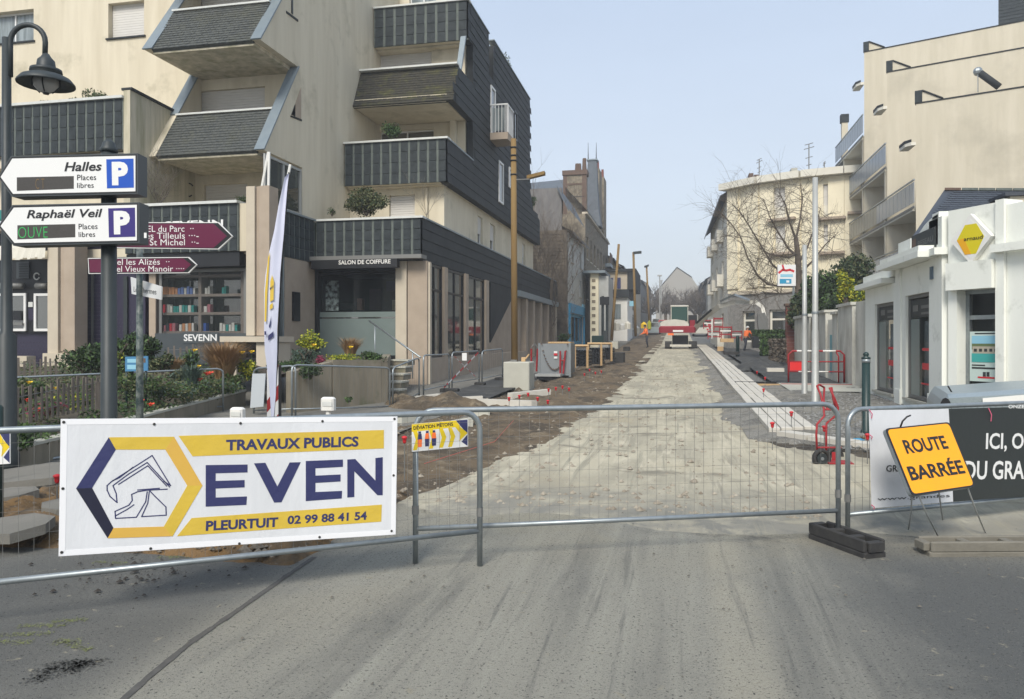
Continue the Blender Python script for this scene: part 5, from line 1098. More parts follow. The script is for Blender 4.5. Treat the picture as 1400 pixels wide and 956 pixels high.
# steps and handrail
st = thing('entrance_steps', 'concrete steps rising behind the site barrier to the hair salon door', 'steps', (-7.2, 18, g(18)))
for k in range(5):
    z = .36 + k * .165; y = 17.4 + k * .55; x0 = -7.15 - .32 * (k + 1); x1 = -6.55 - k * .14
    part(MB().box(x0 - .05, x1, y, y + .58, z - .16, z - .045), 'riser', 'concs', st); part(MB().box(x0 - .05, x1 + .02, y - .03, y + .56, z - .04, z), 'tread', 'conc', st)
hr = thing('handrail', 'thin grey handrail sloping down to the right beside the steps', 'handrail', (-7.3, 18, .3))
a, b, c = gp(505, 439, 21.0), gp(575, 489, 18.6), gp(620, 481, 20.6)
part(MB().tube([a, b], .022, 8), 'rail', 'galv', hr, smooth=True)
for p in (a.lerp(b, .12), a.lerp(b, .86)): part(MB().tube([p, (p.x, p.y, .6)], .018, 8), 'post', 'galv', hr, smooth=True)

# ---------------------------------------------------------------- direction signs and lamp post at the left
Y0 = 7.5; pc = hd(149, 465, Y0)
def camplane(px, py, t, tilt=0.0): return Plane(hd(px, py, t), (math.cos(YAW + tilt), math.sin(YAW + tilt), 0), (0, 0, 1))
sp_ = thing('sign_pole', 'tall round dark grey pole carrying the two parking signs', 'pole', (pc.x, pc.y, 0))
zt = hd(0, 197, Y0).z; part(MB().lathe((pc.x, pc.y, 0), [(.085, 0), (.085, .5), (.075, .52), (.068, zt - .08)], 16), 'shaft', 'sdark', sp_, smooth=True)
part(MB().lathe((pc.x, pc.y, zt - .08), [(.08, 0), (.08, .03), (.066, .05), (.055, .09), (.03, .115), (.005, .12)], 16), 'cap', 'sdark', sp_, smooth=True)
def parksign(label, y0, dx, name1, n1box, pcol_, ptxt, ledtxt):
    pl = camplane(149, 465, Y0 - .17)
    def Q(cx, cy): return pl.px(cx / 3.983, 190 + cy / 3.983)
    t = thing('parking_sign', label, 'parking sign', pl.at(*Q(400, y0 + 240)))
    hx1 = 750 + dx
    body = [(-10, y0 + 130), (60 + dx, y0 + 15), (hx1, y0), (hx1, y0 + 222), (65 + dx, y0 + 237)]
    def pg(pts, h0, h1, m_, nm):
        mb = MB(); pp = [Q(*p) for p in pts]
        if sum(a[0] * b[1] - b[0] * a[1] for a, b in zip(pp, pp[1:] + pp[:1])) < 0: pp = pp[::-1]
        pl.poly(mb, pp, h0, h1); return part(mb, nm, m_, t)
    pg(body, -.19, 0, 'signgrey', 'housing')
    pg([(-4, y0 + 130), (64 + dx, y0 + 21), (hx1 - 5, y0 + 6), (hx1 - 5, y0 + 216), (68 + dx, y0 + 231)], 0, .002, 'black', 'border')
    pg([(4, y0 + 130), (68 + dx, y0 + 30), (hx1 - 12, y0 + 14), (hx1 - 12, y0 + 208), (72 + dx, y0 + 222)], .002, .003, 'signw', 'face')
    pg([(580 + dx * 1.3, y0 + 34), (728 + dx, y0 + 30), (730 + dx, y0 + 188), (584 + dx * 1.3, y0 + 192)], .003, .005, pcol_, 'parking_square')
    def tx(s, x0, x1, ya, yb, mt, bold, slant=0.0, nm='lettering', sl=.0):
        a = Q(x0, yb); b = Q(x1, yb - (x1 - x0) * .018); c = Q(x0, ya); sub = Plane(pl.at(*a), pl.at(*b) - pl.at(*a), pl.v); text(s, sub, 0, (V(b) - V(a)).length, 0, c[1] - a[1], .006, mt, t, bold, nm, slant)
    tx('P', 612 + dx * 1.3, 700 + dx * 1.3, y0 + 48, y0 + 176, 'signw', .06)
    tx(name1, *n1box, 'black', .02, .22)
    d0 = (93, y0 + 130, 403, y0 + 206) if dx == 0 else (96, y0 + 124, 411, y0 + 203)
    pg([(d0[0], d0[1] + 2), (d0[2], d0[1] - 7 + 2), (d0[2], d0[3] - 12), (d0[0], d0[3])], .003, .004, 'led', 'display')
    if ledtxt: tx(ledtxt, 102, 262, y0 + 136, y0 + 196, 'ledg', -.02)
    else: tx('C T', 196, 245, y0 + 140, y0 + 195, 'leda', -.02)
    o = 422 + dx; tx('Places', o, o + 103, y0 + 118, y0 + 148, 'black', .0); tx('libres', o, o + 90, y0 + 162, y0 + 190, 'black', .0)
    for z in (y0 + 60, y0 + 180):
        a = Q(590, z); mb = MB(); pl.rect(mb, a[0] - .09, a[0] + .09, a[1] - .015, a[1] + .015, -.25, -.191); part(mb, 'bracket', 'sdark', t)
    return t, pl, Q
parksign('upper white arrow sign reading Halles with a bright blue parking square', 78, 0, 'Halles', (352, 556, 128, 178), 'pblue', 'P', None)
t, pl, Q = parksign('lower white arrow sign reading Raphaël Veil with a dark indigo parking square', 345, 8, 'Raphaël Veil', (148, 560, 388, 448), 'pindigo', 'P', 'OUVE')
a = Q(792, 540); mb = MB(); pl.rect(mb, a[0] - .012, a[0] + .012, a[1], a[1] + .05, .001, .004); part(mb, 'sticker', 'signw', t)
# brown hotel signs
t9 = 9.2; hp_ = hd(186, 465, t9)

def hotel(label, poly, texts, t_):
    pl = camplane(186, 400, t_ - .08); t = thing('hotel_sign', label, 'hotel sign', pl.at(*pl.px(200, poly[-1][1])))
    pp = [pl.px(*p) for p in poly][::-1]; c = V((sum(p[0] for p in pp) / len(pp), sum(p[1] for p in pp) / len(pp)))
    mb = MB(); pl.poly(mb, pp, -.03, 0); part(mb, 'panel', 'signw', t)
    def ins(d): 
        o = []
        for p in pp: v_ = V(p) - c; o.append((c.x + v_.x * (1 - d / max(abs(v_.x), .05) if abs(v_.x) > .05 else 1), c.y + v_.y * (1 - d / max(abs(v_.y), .05) if abs(v_.y) > .02 else 1)))
        return o
    mb = MB(); pl.poly(mb, ins(.009), 0, .002); part(mb, 'arrow_point', 'black', t)
    q4 = [p for p in ins(.017)]; xr = max(p[0] for p in q4); xs = sorted(p[0] for p in q4); q5 = [(min(p[0], xr - .05) if p[0] > xs[-1] - .001 else (p[0] - .045 if p[0] > c.x else p[0]), p[1]) for p in q4]
    mb = MB(); pl.poly(mb, q5, .002, .004); part(mb, 'face', 'burg', t)
    for s, x0, x1, ya, yb in texts:
        a = pl.px(x0, yb); b = pl.px(x1, yb - .5); cc = pl.px(x0, ya); sub = Plane(pl.at(*a), pl.at(*b) - pl.at(*a), pl.v); text(s, sub, 0, (V(b) - V(a)).length, 0, cc[1] - a[1], .006, 'signw', t, .0)
    return t
hotel('larger upper burgundy arrow sign listing three hotels in white', [(150, 304), (299, 304), (318, 323), (299, 341), (150, 339)],
      [('HOTEL du Parc  ··', 176, 265, 309, 317.5), ('HOTEL les Tilleuls ···-', 150, 272, 318.5, 327), ('HOTEL St Michel  ··-', 160, 272, 327.5, 336)], t9)
hotel('smaller lower burgundy arrow sign listing two hotels in white', [(120, 353), (258, 351.5), (269, 362), (258, 373.5), (121, 374.5)], [('Hôtel les Alizés  ··', 141, 232, 354.5, 362.5), ('Hôtel Vieux Manoir ····', 141, 252, 364, 372)], t9 - .02)
pl = Plane(hd(199, 395, 9.4), (math.cos(YAW - .85), math.sin(YAW - .85), 0), (0, 0, 1)); t = thing('street_name_sign', 'small pale street name plate turned away below the hotel signs', 'street sign', pl.at(0, 0))
mb = MB(); pl.poly(mb, [pl.px(*p) for p in ((180, 402), (220, 410), (220.5, 392), (178.5, 379))], -.015, 0); part(mb, 'plate', 'signw', t)
a = pl.px(183, 399); b = pl.px(214, 403); c = pl.px(183, 389); sub = Plane(pl.at(*a), pl.at(*b) - pl.at(*a), pl.v); text('Les Thermes', sub, 0, (V(b) - V(a)).length, 0, (c[1] - a[1]) * .7, .003, 'bdark', t)
p = hd(191, 465, 9.5); mb = MB().lathe((p.x, p.y, 0), [(.045, 0), (.043, 1.2), (.035, 3.05)], 12); solo(mb, 'sign_post', mat('stickered_dark_post', (.035, .06, .06), .5, col2=(.22, .24, .22), scale=12, amt=1.0), label='slim dark green post spotted with pale stickers carrying the hotel signs', cat='post', smooth=True)
pl = camplane(187, 497, 13.2); t = thing('info_panel', 'small blue information panel on two thin legs in the flower bed', 'info panel', pl.at(*pl.px(187, 560)))
mb = MB(); pl.poly(mb, [pl.px(*p) for p in ((171, 508), (202, 507), (202, 487), (171, 488))], -.03, 0); part(mb, 'board', mat('info_blue', (.06, .20, .36), .5), t)
for x0, x1, y0, y1 in ((174, 192, 491, 496), (174, 190, 499, 505), (195, 199, 490, 496)):
    mb = MB(); a = pl.px(x0, y1); b = pl.px(x1, y0); pl.rect(mb, a[0], b[0], a[1], b[1], 0, .003); part(mb, 'print', 'sky' if x0 < 194 else 'brickd', t)
for x in (171.5, 198): a = pl.px(x, 486); b = pl.px(x, 575); part(MB().tube([pl.at(*a, -.04), pl.at(*b, -.04)], .018, 8), 'leg', 'green', t, smooth=True)
# lamp post with swan neck
tl = 8.4; k = tl / FPX; lp = hd(9, 465, tl); ux = V((math.cos(YAW), math.sin(YAW), 0))
def LP(px, py): return hd(px, py, tl)
lt = thing('street_lamp', 'dark swan-neck street lamp with a hanging bell lantern at the left edge', 'street lamp', (lp.x, lp.y, 0))
b0 = LP(9, 457).z; part(MB().lathe((lp.x, lp.y, 0), [(.13, 0), (.125, .3), (.10, .35), (.098, b0 - .02), (.06, b0 + .02), (.05, 2.6), (.044, LP(9, 52).z)], 16), 'shaft', 'sdark', lt, smooth=True)
pth = [LP(14, 105), LP(14, 62)]; pth += [LP(14 + 24 - 24 * math.cos(a), 58 - 24 * math.sin(a)) for a in [math.pi * q_ / 12 for q_ in range(13)]] + [LP(61.5, 74)]
part(MB().tube(pth, .028, 8), 'swan_neck', 'sdark', lt, smooth=True)
for yy in (64, 90): part(MB().tube([LP(4, yy), LP(14, yy)], .018, 8), 'bracket', 'galv', lt, smooth=True)
lc = LP(63, 127); H_ = lambda py: (127 - py) * k
part(MB().lathe(lc, [(.0, H_(72)), (.03, H_(74)), (.055, H_(79)), (.085, H_(83)), (.095, H_(92)), (.10, H_(94.5)), (.155, H_(95)), (.16, H_(99)), (.12, H_(101)), (.17, H_(103)), (.24, H_(107)), (.285, H_(114)), (.285, H_(116.5)), (.2, H_(112)), (.12, H_(104.5))], 24), 'lantern_hood', 'sdark', lt, smooth=True)
part(MB().lathe(lc, [(.115, H_(105)), (.13, H_(112)), (.12, H_(119)), (.08, H_(125)), (.02, H_(128))], 20), 'lantern_glass', 'lamplens', lt, smooth=True)
for a in range(4):
    an = a * 1.571 + .5; part(MB().tube([lc + V((.135 * math.cos(an), .135 * math.sin(an), H_(106))), lc + V((.135 * math.cos(an), .135 * math.sin(an), H_(118))), lc + V((.06 * math.cos(an), .06 * math.sin(an), H_(127.5)))], .007, 5), 'cage_rib', 'black', lt)
part(MB().lathe(lc, [(.03, H_(129)), (.035, H_(127)), (.01, H_(125))], 10), 'finial', 'black', lt)
# feather flag
tf = 9.4; fl = thing('feather_flag', 'tall narrow white feather flag with yellow and navy print', 'flag', hd(371, 575, tf)); M['flagc'] = mat('flag_cloth', (.60, .62, .74), .7, col2=(.54, .56, .68), scale=3, bump=.2, bscale=7)
Lp = [(371, 575), (369, 540), (366, 510), (362, 480), (361, 450), (361, 400), (363, 375), (368, 345), (375, 315), (381, 280), (389, 243), (394, 237)]
Rp = [(374, 575), (377, 540), (378, 510), (379, 480), (379, 450), (382, 400), (383, 375), (386, 340), (388, 320), (390, 290), (393, 255), (395, 238)]
mb = MB(); n = 9
def fpt(i, s):
    a = V(Lp[i]); b = V(Rp[i]); p = a.lerp(b, s); return hd(p.x, p.y, tf + .015 * math.sin(s * 5 + i * .5))
for i in range(len(Lp)):
    for j in range(n): mb.v.append(tuple(fpt(i, j / (n - 1))))
for i in range(len(Lp) - 1):
    for j in range(n - 1): k_ = i * n + j; mb.f.append((k_, k_ + 1, k_ + n + 1, k_ + n)); mb.m.append(0)
part(mb, 'cloth', 'flagc', fl, smooth=True)
def fprint(pts, mt):
    mb = MB(); mb.add([hd(x, y, tf - .03) for x, y in pts], [tuple(range(len(pts)))]); part(mb, 'print', mt, fl)
fprint([(362, 482), (370, 478), (370, 384), (366, 380), (362.5, 400)][:0] or [(361.5, 440), (364, 440), (365.5, 400), (369, 345), (366.5, 352), (362, 400)], 'gold')
fprint([(369, 413), (374, 410), (374.5, 385), (372, 376), (369.5, 385)], 'gold'); fprint([(368.5, 424), (373, 421), (373, 414), (369, 417)], 'gold'); fprint([(366.5, 466), (374, 460), (374, 453), (366.5, 459)], 'navy'); fprint([(361.5, 458), (364, 458), (364, 453), (361.5, 453)], 'navy')
fprint([(369, 397), (374, 393), (374, 390), (369, 394)], 'navy'); fprint([(367.5, 446), (371, 432), (370, 446), (368, 449)], 'navy')
part(MB().tube([hd(372, 600, tf + .1), hd(379, 500, tf + .1), hd(383, 400, tf + .1), hd(389, 310, tf + .1), hd(395, 236, tf + .1)], .010, 6), 'pole', 'black', fl)
# delineator and small white lamps behind the banner
td = 9.9; pl = camplane(373, 530, td, .0); t = thing('delineator_board', 'white and red striped delineator board beside the feather flag', 'delineator', pl.at(*pl.px(372, 600)))
mb = MB(); pl.poly(mb, [pl.px(*p) for p in ((365, 600), (380.5, 600), (380.5, 501), (365, 506))], -.03, 0); part(mb, 'board', 'signw', t)
mb = MB(); pl.poly(mb, [pl.px(*p) for p in ((380.6, 600), (383.5, 600), (383.5, 499), (380.6, 500))], -.04, 0); part(mb, 'edge_strip', 'black', t)
for y in (508, 548, 588): mb = MB(); pl.poly(mb, [pl.px(*p) for p in ((365, y), (380.5, y - 22), (380.5, y - 2), (365, y + 16))] if y != 508 else [pl.px(*p) for p in ((376.5, 505), (380.5, 502), (380.5, 498), (376.5, 501))], .001, .003); part(mb, 'red_stripe', 'red', t)
for lab, px, py, t_ in (('white plastic barrier lamp above the right end of the works banner', 449, 552, 9.0), ('white plastic barrier lamp above the middle of the works banner', 325, 566, 8.2)):
    c = hd(px, py, t_); t = thing('barrier_lamp', lab, 'barrier lamp', (c.x, c.y, 0)); k = t_ / FPX
    part(MB().bev(c.x - 9.5 * k, c.x + 9.5 * k, c.y - .05, c.y + .05, c.z - 9 * k, c.z + 9 * k, .02), 'head', 'white', t); part(MB().bev(c.x - 6 * k, c.x + 8 * k, c.y - .056, c.y - .051, c.z - 3 * k, c.z + 3 * k, .004), 'lens', 'copw', t); part(MB().tube([(c.x, c.y, 0), (c.x, c.y, c.z - 9 * k)], .03, 8), 'post', 'white', t)
pl = camplane(352, 535, 14.5); t = thing('site_board', 'grey white blank board leaning behind the feather flag', 'board', pl.at(*pl.px(352, 558))); mb = MB(); pl.poly(mb, [pl.px(*p) for p in ((342, 558), (360, 556), (363, 511), (345, 511))], -.03, 0); part(mb, 'panel', mat('blueish_white_board', (.45, .48, .50), .6), t)
# rails and edge pieces in the pavement at the left
mb = MB().tube([hg(2, 642) + V((0, 0, .03)), hg(140, 620) + V((0, 0, .03))], .02, 8); solo(mb, 'steel_tube', 'galv', label='galvanised tube lying on the pavement left of the banner', cat='tube', smooth=True)
# red capped pins
def pin(label, px, py, up=.30, group=None):
    r = ray(px, py); tt = 3.
    while tt < 80 and CAMH + tt * r[2] > g(tt * r[1]) + up: tt += .02
    c = V((tt * r[0], tt * r[1], CAMH + tt * r[2])); t = thing('capped_pin', label, 'marker pin', (c.x, c.y, g(c.y)), 0, group)
    part(MB().lathe((c.x, c.y, c.z - .03), [(.014, -.02), (.020, 0), (.022, .03), (.030, .035), (.032, .05), (.012, .06)], 8), 'cap', 'redcap', t, smooth=True); part(MB().tube([(c.x, c.y, g(c.y) - .1), (c.x, c.y, c.z - .04)], .006, 5), 'rod', 'galvd', t); return c
GPN = 'red capped steel pins along the works'
pins = [(553, 600, .5, 'red capped pin right of the works banner'), (696, 545, .28, 'leftmost red capped pin of the row in front of the concrete block'), (710, 542, .28, 'second red capped pin from the left in the row before the concrete block'), (722, 539, .28, 'third red capped pin in the row before the concrete block'),
        (735, 545, .28, 'red capped pin just right of the concrete block row'), (749, 549, .28, 'nearest right red capped pin before the grey steel box'), (750, 533, .25, 'red capped pin below the left corner of the grey steel box'), (760, 531, .25, 'red capped pin below the middle of the grey steel box'), (769, 529, .25, 'red capped pin below the right side of the grey steel box'),
        (778, 532, .25, 'red capped pin at the right corner of the grey steel box'), (799, 512, .25, 'red capped pin left of the black pipe stack'), (806, 506, .25, 'red capped pin below the black pipe stack'), (814, 510, .25, 'red capped pin right below the black pipe stack'), (822, 508, .25, 'red capped pin rightmost below the black pipes'),
        (1035, 509, .3, 'red capped pin furthest up the right gravel bed'), (1046, 517, .3, 'red capped pin beside the kerb stones above the timber beam'), (1044, 533, .3, 'red capped pin on the kerb stones just below the timber beam'), (1056, 580, .35, 'red capped pin at the near left end of the kerb stones'), (1082, 565, .35, 'red capped pin on the near right kerb stones'),
        (1127, 585, .35, 'red capped pin behind the red hand truck'), (1186, 596, .35, 'red capped pin at the left edge of the right banner'), (78, 653, .35, 'red capped pin left of the works banner')]
pc_ = [pin(l, x, y, u) for x, y, u, l in pins]
for i, j, lab in ((1, 5, 'left'), (2, 6, 'right')):
    pass
mb = MB().tube([hg(702, 585) + V((0, 0, .12)), hg(676, 612) + V((0, 0, .08)), hg(580, 640) + V((0, 0, .05))], .004, 4); solo(mb, 'marker_string', mat('pink_string', (.45, .10, .08), .8), label='pink marker string stretched low over the dug soil', cat='string')
# ---------------------------------------------------------------- left pavement works
Pb = hd(688, 530, 20.6); Qb = hd(724, 530, 20.6)
t = thing('concrete_block', 'pale concrete block with the yellow timber pole standing on it', 'concrete block', (Pb.x + .35, Pb.y + .3, g(20.6)))
zt = hd(700, 495, 20.6).z; part(MB().bev(Pb.x, Qb.x + .02, Pb.y, Pb.y + .75, .2, zt, .02), 'block', 'conc', t); part(MB().bev(Pb.x + .12, Pb.x + .3, Pb.y + .35, Pb.y + .5, zt + .002, zt + .05, .01), 'lifting_lug', 'galvd', t)
pp = hd(703.5, 494, 21.0); t = thing('timber_pole', 'tall yellow-brown timber pole standing on the concrete block', 'pole', (pp.x, pp.y, zt))
ztp = hd(702, 190, 21.0).z; part(MB().tube([(pp.x, pp.y, zt + .002), (pp.x - .03, pp.y, ztp)], .095, 12, r1=.075), 'shaft', 'yellowpole', t, smooth=True)
for py in (203, 214, 221, 240): z = hd(0, py, 21).z; part(MB().tube([(pp.x - .03, pp.y, z), (pp.x - .03, pp.y, z + .04)], .09, 12), 'steel_band', 'black', t, smooth=True)
z = hd(0, 246, 21).z; part(MB().tube([(pp.x, pp.y, z), (pp.x + .4, pp.y + .1, z + .02)], .015, 6), 'bracket', 'galvd', t)
a, b = hd(721, 243, 21.2), hd(745, 237, 21.2); part(MB().ob((a + b) / 2, (b - a) / 2, (0, .10, 0), (0, 0, .045)), 'lamp_head', 'yellowpole', t)
p = hd(716, 495, 20.9); mb = MB().bev(p.x - .06, p.x + .05, p.y - .05, p.y + .05, zt + .002, zt + .12, .01); mb.ob((p.x + .1, p.y, zt + .14), (.05, 0, .06), (0, .03, 0), (-.01, 0, .015)); solo(mb, 'timber_wedge', 'plank', label='small orange-brown timber wedge at the foot of the timber pole', cat='wedge')
# steel trench box
c0, c1 = hd(736, 515, 24.4), hd(783, 515, 24.6); zt = hd(740, 470, 24.4).z; zb = g(c0.y) + .10
t = thing('steel_trench_box', 'grey steel trench box with a drooping chain and a red label', 'steel box', ((c0.x + c1.x) / 2, c0.y + .5, zb))
part(MB().box(c0.x + .06, c1.x - .06, c0.y, c0.y + .05, zb + .06, zt), 'front_plate', mat('grey_steel_sheet', (.24, .255, .26), .5, col2=(.20, .215, .22), scale=2), t)
for x in (c0.x, c1.x - .06): part(MB().box(x, x + .058, c0.y - .03, c0.y + .09, zb - .05, zt + .02), 'corner_post', 'galv', t)
part(MB().box(c1.x - .05, c1.x, c0.y + .1, c0.y + 1.0, zb + .06, zt), 'side_plate', 'galvd', t); part(MB().box(c0.x + .3, c1.x - .02, c0.y + .06, c0.y + .9, zt + .01, zt + .06), 'timber_lid', 'plank', t); part(MB().box(c0.x, c1.x, c0.y - .02, c0.y + .05, zb, zb + .055), 'bottom_rail', 'galv', t)
ch = MB(); xa, xb = c0.x + .12, c1.x - .1
for k in range(22):
    u = k / 21; x = xa + (xb - xa) * u; z = zt - .02 - (zt - zb) * .80 * (1 - (2 * u - 1) ** 2) ** .8; ch.ob((x, c0.y - .05, z), (.022, 0, .012 * (1 if k % 2 else -1)), (0, .012, 0), (0, 0, .016))
part(ch, 'chain', 'brickd', t, kind='stuff')
a = hd(757.5, 483, 24.3); 
for dz_, m_ in ((.04, 'signw'), (-.03, 'redcap'), (-.13, 'signw')): part(MB().box(a.x, a.x + .11, c0.y - .035, c0.y - .028, a.z + dz_ - .04, a.z + dz_ + .025), 'label', m_, t)
M['tredd'] = M['red']
for (pa, pb) in (((766, 480), (766, 512)), ((772.5, 480), (770, 512)), ((726.5, 477), (726.5, 498)), ((735, 477), (733, 508))):
    pass
t = thing('trestle', 'narrow red steel trestle leaning on the front of the grey box', 'trestle', hd(769, 512, 24.0))
part(MB().tube([hd(766, 480, 24.1), hd(766, 511, 24.1)], .03, 6), 'leg', 'red', t); part(MB().tube([hd(773, 480, 24.1), hd(770, 511, 24.1)], .03, 6), 'leg', 'red', t); part(MB().tube([hd(766, 493, 24.1), hd(772, 493, 24.1)], .02, 6), 'crossbar', 'red', t)
t = thing('red_frame_stand', 'red steel frame left of the grey steel box', 'frame', hd(730, 508, 24.6))
for x0, x1 in ((726.5, 726.5), (735, 733.5)): part(MB().tube([hd(x0, 477, 24.7), hd(x1, 508, 24.7)], .03, 6), 'leg', 'red', t)
part(MB().tube([hd(726.5, 476, 24.7), hd(731, 470, 24.7), hd(735, 477, 24.7)], .025, 6), 'top_bar', 'galvd', t)
a, b = hd(732, 514, 23.6), hd(765, 516, 23.2); mb = MB().box(a.x, b.x, a.y - .1, a.y + .5, g(a.y) + .12, g(a.y) + .19); solo(mb, 'pale_plank', 'steel', label='pale grey plank lying at the foot of the steel box', cat='plank')
mb = MB().box(a.x + .05, b.x - .1, a.y - .05, a.y + .4, g(a.y) + .015, g(a.y) + .118); solo(mb, 'black_beam', 'black', label='black bearer under the pale grey plank', cat='beam')
# stacks of black pipes in timber frames
for n, (xa, xb, ya, yb, lab) in enumerate(((786, 803, 474, 503, 'left'), (804, 822, 471, 500, 'middle'), (822, 836, 471, 494, 'right'))):
    tt = 27 + n * 2.2; t = thing('pipe_stack', '%s stack of black drain pipes in a timber frame beside the trench' % lab, 'pipe stack', hd((xa + xb) / 2, yb, tt)); k = tt / FPX
    for i in range(4):
        for j in range(5):
            c = hd(xa + 3 + (xb - xa - 4) * i / 3.6, yb - 4 - (yb - ya - 8) * j / 4.6, tt + .05 * i); part(MB().tube([c, c + V((.1, .9, .0))], (xb - xa) * k * .13, 8), 'pipe', 'black', t)
    for x in (xa, xb): a = hd(x, ya - 1, tt - .12); b = hd(x, yb, tt - .12); part(MB().tube([a, b], .04, 4), 'frame_post', 'plank', t)
    a = hd(xa - 1, ya - 1, tt - .12); b = hd(xb + 1, ya - 1, tt - .12); part(MB().tube([a, b], .045, 4), 'frame_top', 'plank', t)
# bollards, bins, bags further up the left side
def solobox(name, lab, cat, mt, px0, px1, py0, py1, t, dep=.4, b=.02, group=None):
    a = hd(px0, py1, t); c = hd(px1, py0, t); return solo(MB().bev(a.x, c.x, a.y, a.y + dep, a.z, c.z, b), name, mt, label=lab, cat=cat, group=group)
solobox('litter_bin', 'dark green box bin behind the pipe stacks', 'bin', 'green', 809, 829, 459, 471, 38, .6)
solobox('litter_bin', 'tall dark box cabinet right of the pipe stacks', 'cabinet', 'sdark', 825, 831, 452, 470, 36, .4)
solobox('grey_block', 'small grey concrete block at the trench edge', 'block', 'conc', 836, 845, 467, 477, 42, .5)
solobox('manhole_ring', 'dark precast piece lying in the dug soil', 'precast piece', 'blackm', 852, 861, 474, 480, 43, .5)
solobox('manhole_ring', 'black trench opening frame near the pipe stacks', 'precast piece', 'blackm', 834, 853, 482, 496, 33, .9)
for i, (x0, x1, y0, y1, m_) in enumerate(((839, 846, 439, 452, 'creamw'), (847, 853, 441, 451, 'white'), (854, 862, 439, 450, 'creamw'), (867, 874, 445, 456, 'steel'), (876, 884, 440, 449, 'fly'), (885, 890, 438, 450, 'lfy'))):
    solobox('building_bag' if i < 4 else 'parked_car', ['leftmost white builder bag beyond the timber pole', 'white builder bag second from the left beyond the timber pole', 'white builder bag third from the left beyond the timber pole', 'grey builder bag beyond the second timber pole', 'small yellow object behind the worker', 'yellow green object right behind the worker'][i], 'bag' if i < 4 else 'vehicle', m_, x0, x1, y0, y1, 60 + i, 1.0, .2)
mb = MB(); 
t = thing('tall_sign_board', 'dark double sign frame beside the tower house door', 'sign', hd(823, 470, 45)); part(MB().tube([hd(824, 470, 45), hd(824, 405, 45)], .09, 6), 'post', 'sdark', t); part(MB().tube([hd(830, 468, 45), hd(830, 410, 45)], .09, 6), 'post', 'sdark', t); a, b = hd(820, 417, 44.9), hd(833, 406, 44.9); part(MB().box(a.x, b.x, a.y, a.y + .1, a.z, b.z), 'board', 'black', t)
# temporary timber poles and lamps up the street
def tpole(lab, x0, y0, x1, y1, t, r=.12, lamp=None):
    a, b = hd(x0, y0, t), hd(x1, y1, t); q_ = thing('timber_pole', lab, 'pole', a); part(MB().tube([a, b], r, 8, r1=r * .8), 'shaft', 'yellowpole', q_, smooth=True)
    if lamp: a, b = hd(lamp[0], lamp[1], t), hd(lamp[2], lamp[3], t); part(MB().ob((a + b) / 2, (b - a) / 2, (0, .2, 0), (0, 0, .09)), 'lamp_head', 'sdark', q_)
tpole('leaning timber pole in front of the far shops', 836, 466, 846, 334, 50, .10); tpole('second far timber pole with a small street lamp', 869, 460, 866, 345, 62, .11, (866, 346, 877, 345)); tpole('third far timber pole with a small street lamp', 888, 452, 884, 364, 80, .11, (881, 365, 887, 363))
def flamp(lab, x, yb, yt, t, arm): 
    q_ = thing('street_lamp', lab, 'street lamp', hd(x, yb, t)); part(MB().tube([hd(x, yb, t), hd(x, yt, t)], .09, 6), 'post', 'steel', q_); a, b = hd(x - arm, yt, t), hd(x + arm, yt, t); part(MB().ob((a + b) / 2, (b - a) / 2, (0, .15, 0), (0, 0, .10)), 'lamp_head', 'steel', q_)
flamp('pale street lamp far up the left side of the street', 902, 452, 377, 105, 3); flamp('second pale street lamp far up the street', 904, 450, 384, 120, 2)

# ---------------------------------------------------------------- excavator
t = thing('excavator', 'cream and maroon tracked excavator working on the gravel track', 'excavator', (.23, 52.3, g(52)), 0); z0 = g(52) + .02; k = 51 / FPX
def EX(px, py, tt=50.6): return hd(px, py, tt)
for x0, x1 in ((909, 918), (942, 953)):
    a = EX(x0, 475); b = EX(x1, 467); tr = MB(); pr_ = [(0, .1), (.12, 0), (2.5, 0), (2.62, .1), (2.62, .38), (2.5, .5), (.12, .5), (0, .38)]; tr.prism(pr_, (a.x, a.y, z0), (0, 1, 0), (0, 0, 1), (b.x - a.x, 0, 0)); part(tr, 'track', 'blackm', t)
a = EX(916, 474); b = EX(945, 470); part(MB().box(a.x, b.x, a.y - .15, a.y - .08, a.z, a.z + .14), 'blade', 'machw', t); a = EX(919, 472); b = EX(941, 458); part(MB().box(a.x, b.x, a.y + .6, a.y + 1.9, a.z, b.z - .02), 'undercarriage', 'black', t)
a = EX(901, 455); b = EX(951, 446); part(MB().bev(a.x, b.x, a.y, a.y + 2.2, a.z, b.z, .08), 'counterweight', 'maroon', t)
part(MB().bev(EX(920, 457).x, EX(934, 457).x, a.y - .03, a.y - .003, EX(0, 454).z, EX(0, 451.5).z, .01), 'name_plate', 'signw', t); part(MB().box(EX(913, 457).x, EX(921, 457).x, a.y + .05, a.y + .2, EX(0, 458.5).z, EX(0, 455.5).z), 'tail_light', 'orange', t)
mb = MB(); pr_ = [(0, 0), (0, .22), (.25, .38), (.9, .45), (1.5, .36), (1.75, .15), (1.75, 0)]; o_ = EX(902, 446); mb.prism([(x * 1.05, z) for x, z in pr_], (o_.x + .03, o_.y + .1, o_.z), (1, 0, 0), (0, 0, 1), (0, 1.9, 0)); part(mb, 'engine_cover', 'machw', t)
a = EX(917, 437); b = EX(941, 419); cb = MB()
for x in (a.x, b.x - .09): 
    for y in (a.y + .5, a.y + 1.7): cb.box(x, x + .09, y, y + .09, a.z - .5, b.z)
cb.bev(a.x - .03, b.x + .03, a.y + .45, a.y + 1.85, b.z, b.z + .09, .03); cb.box(a.x, b.x, a.y + .52, a.y + .58, a.z - .5, a.z + .05); part(cb, 'cab', 'machw', t)
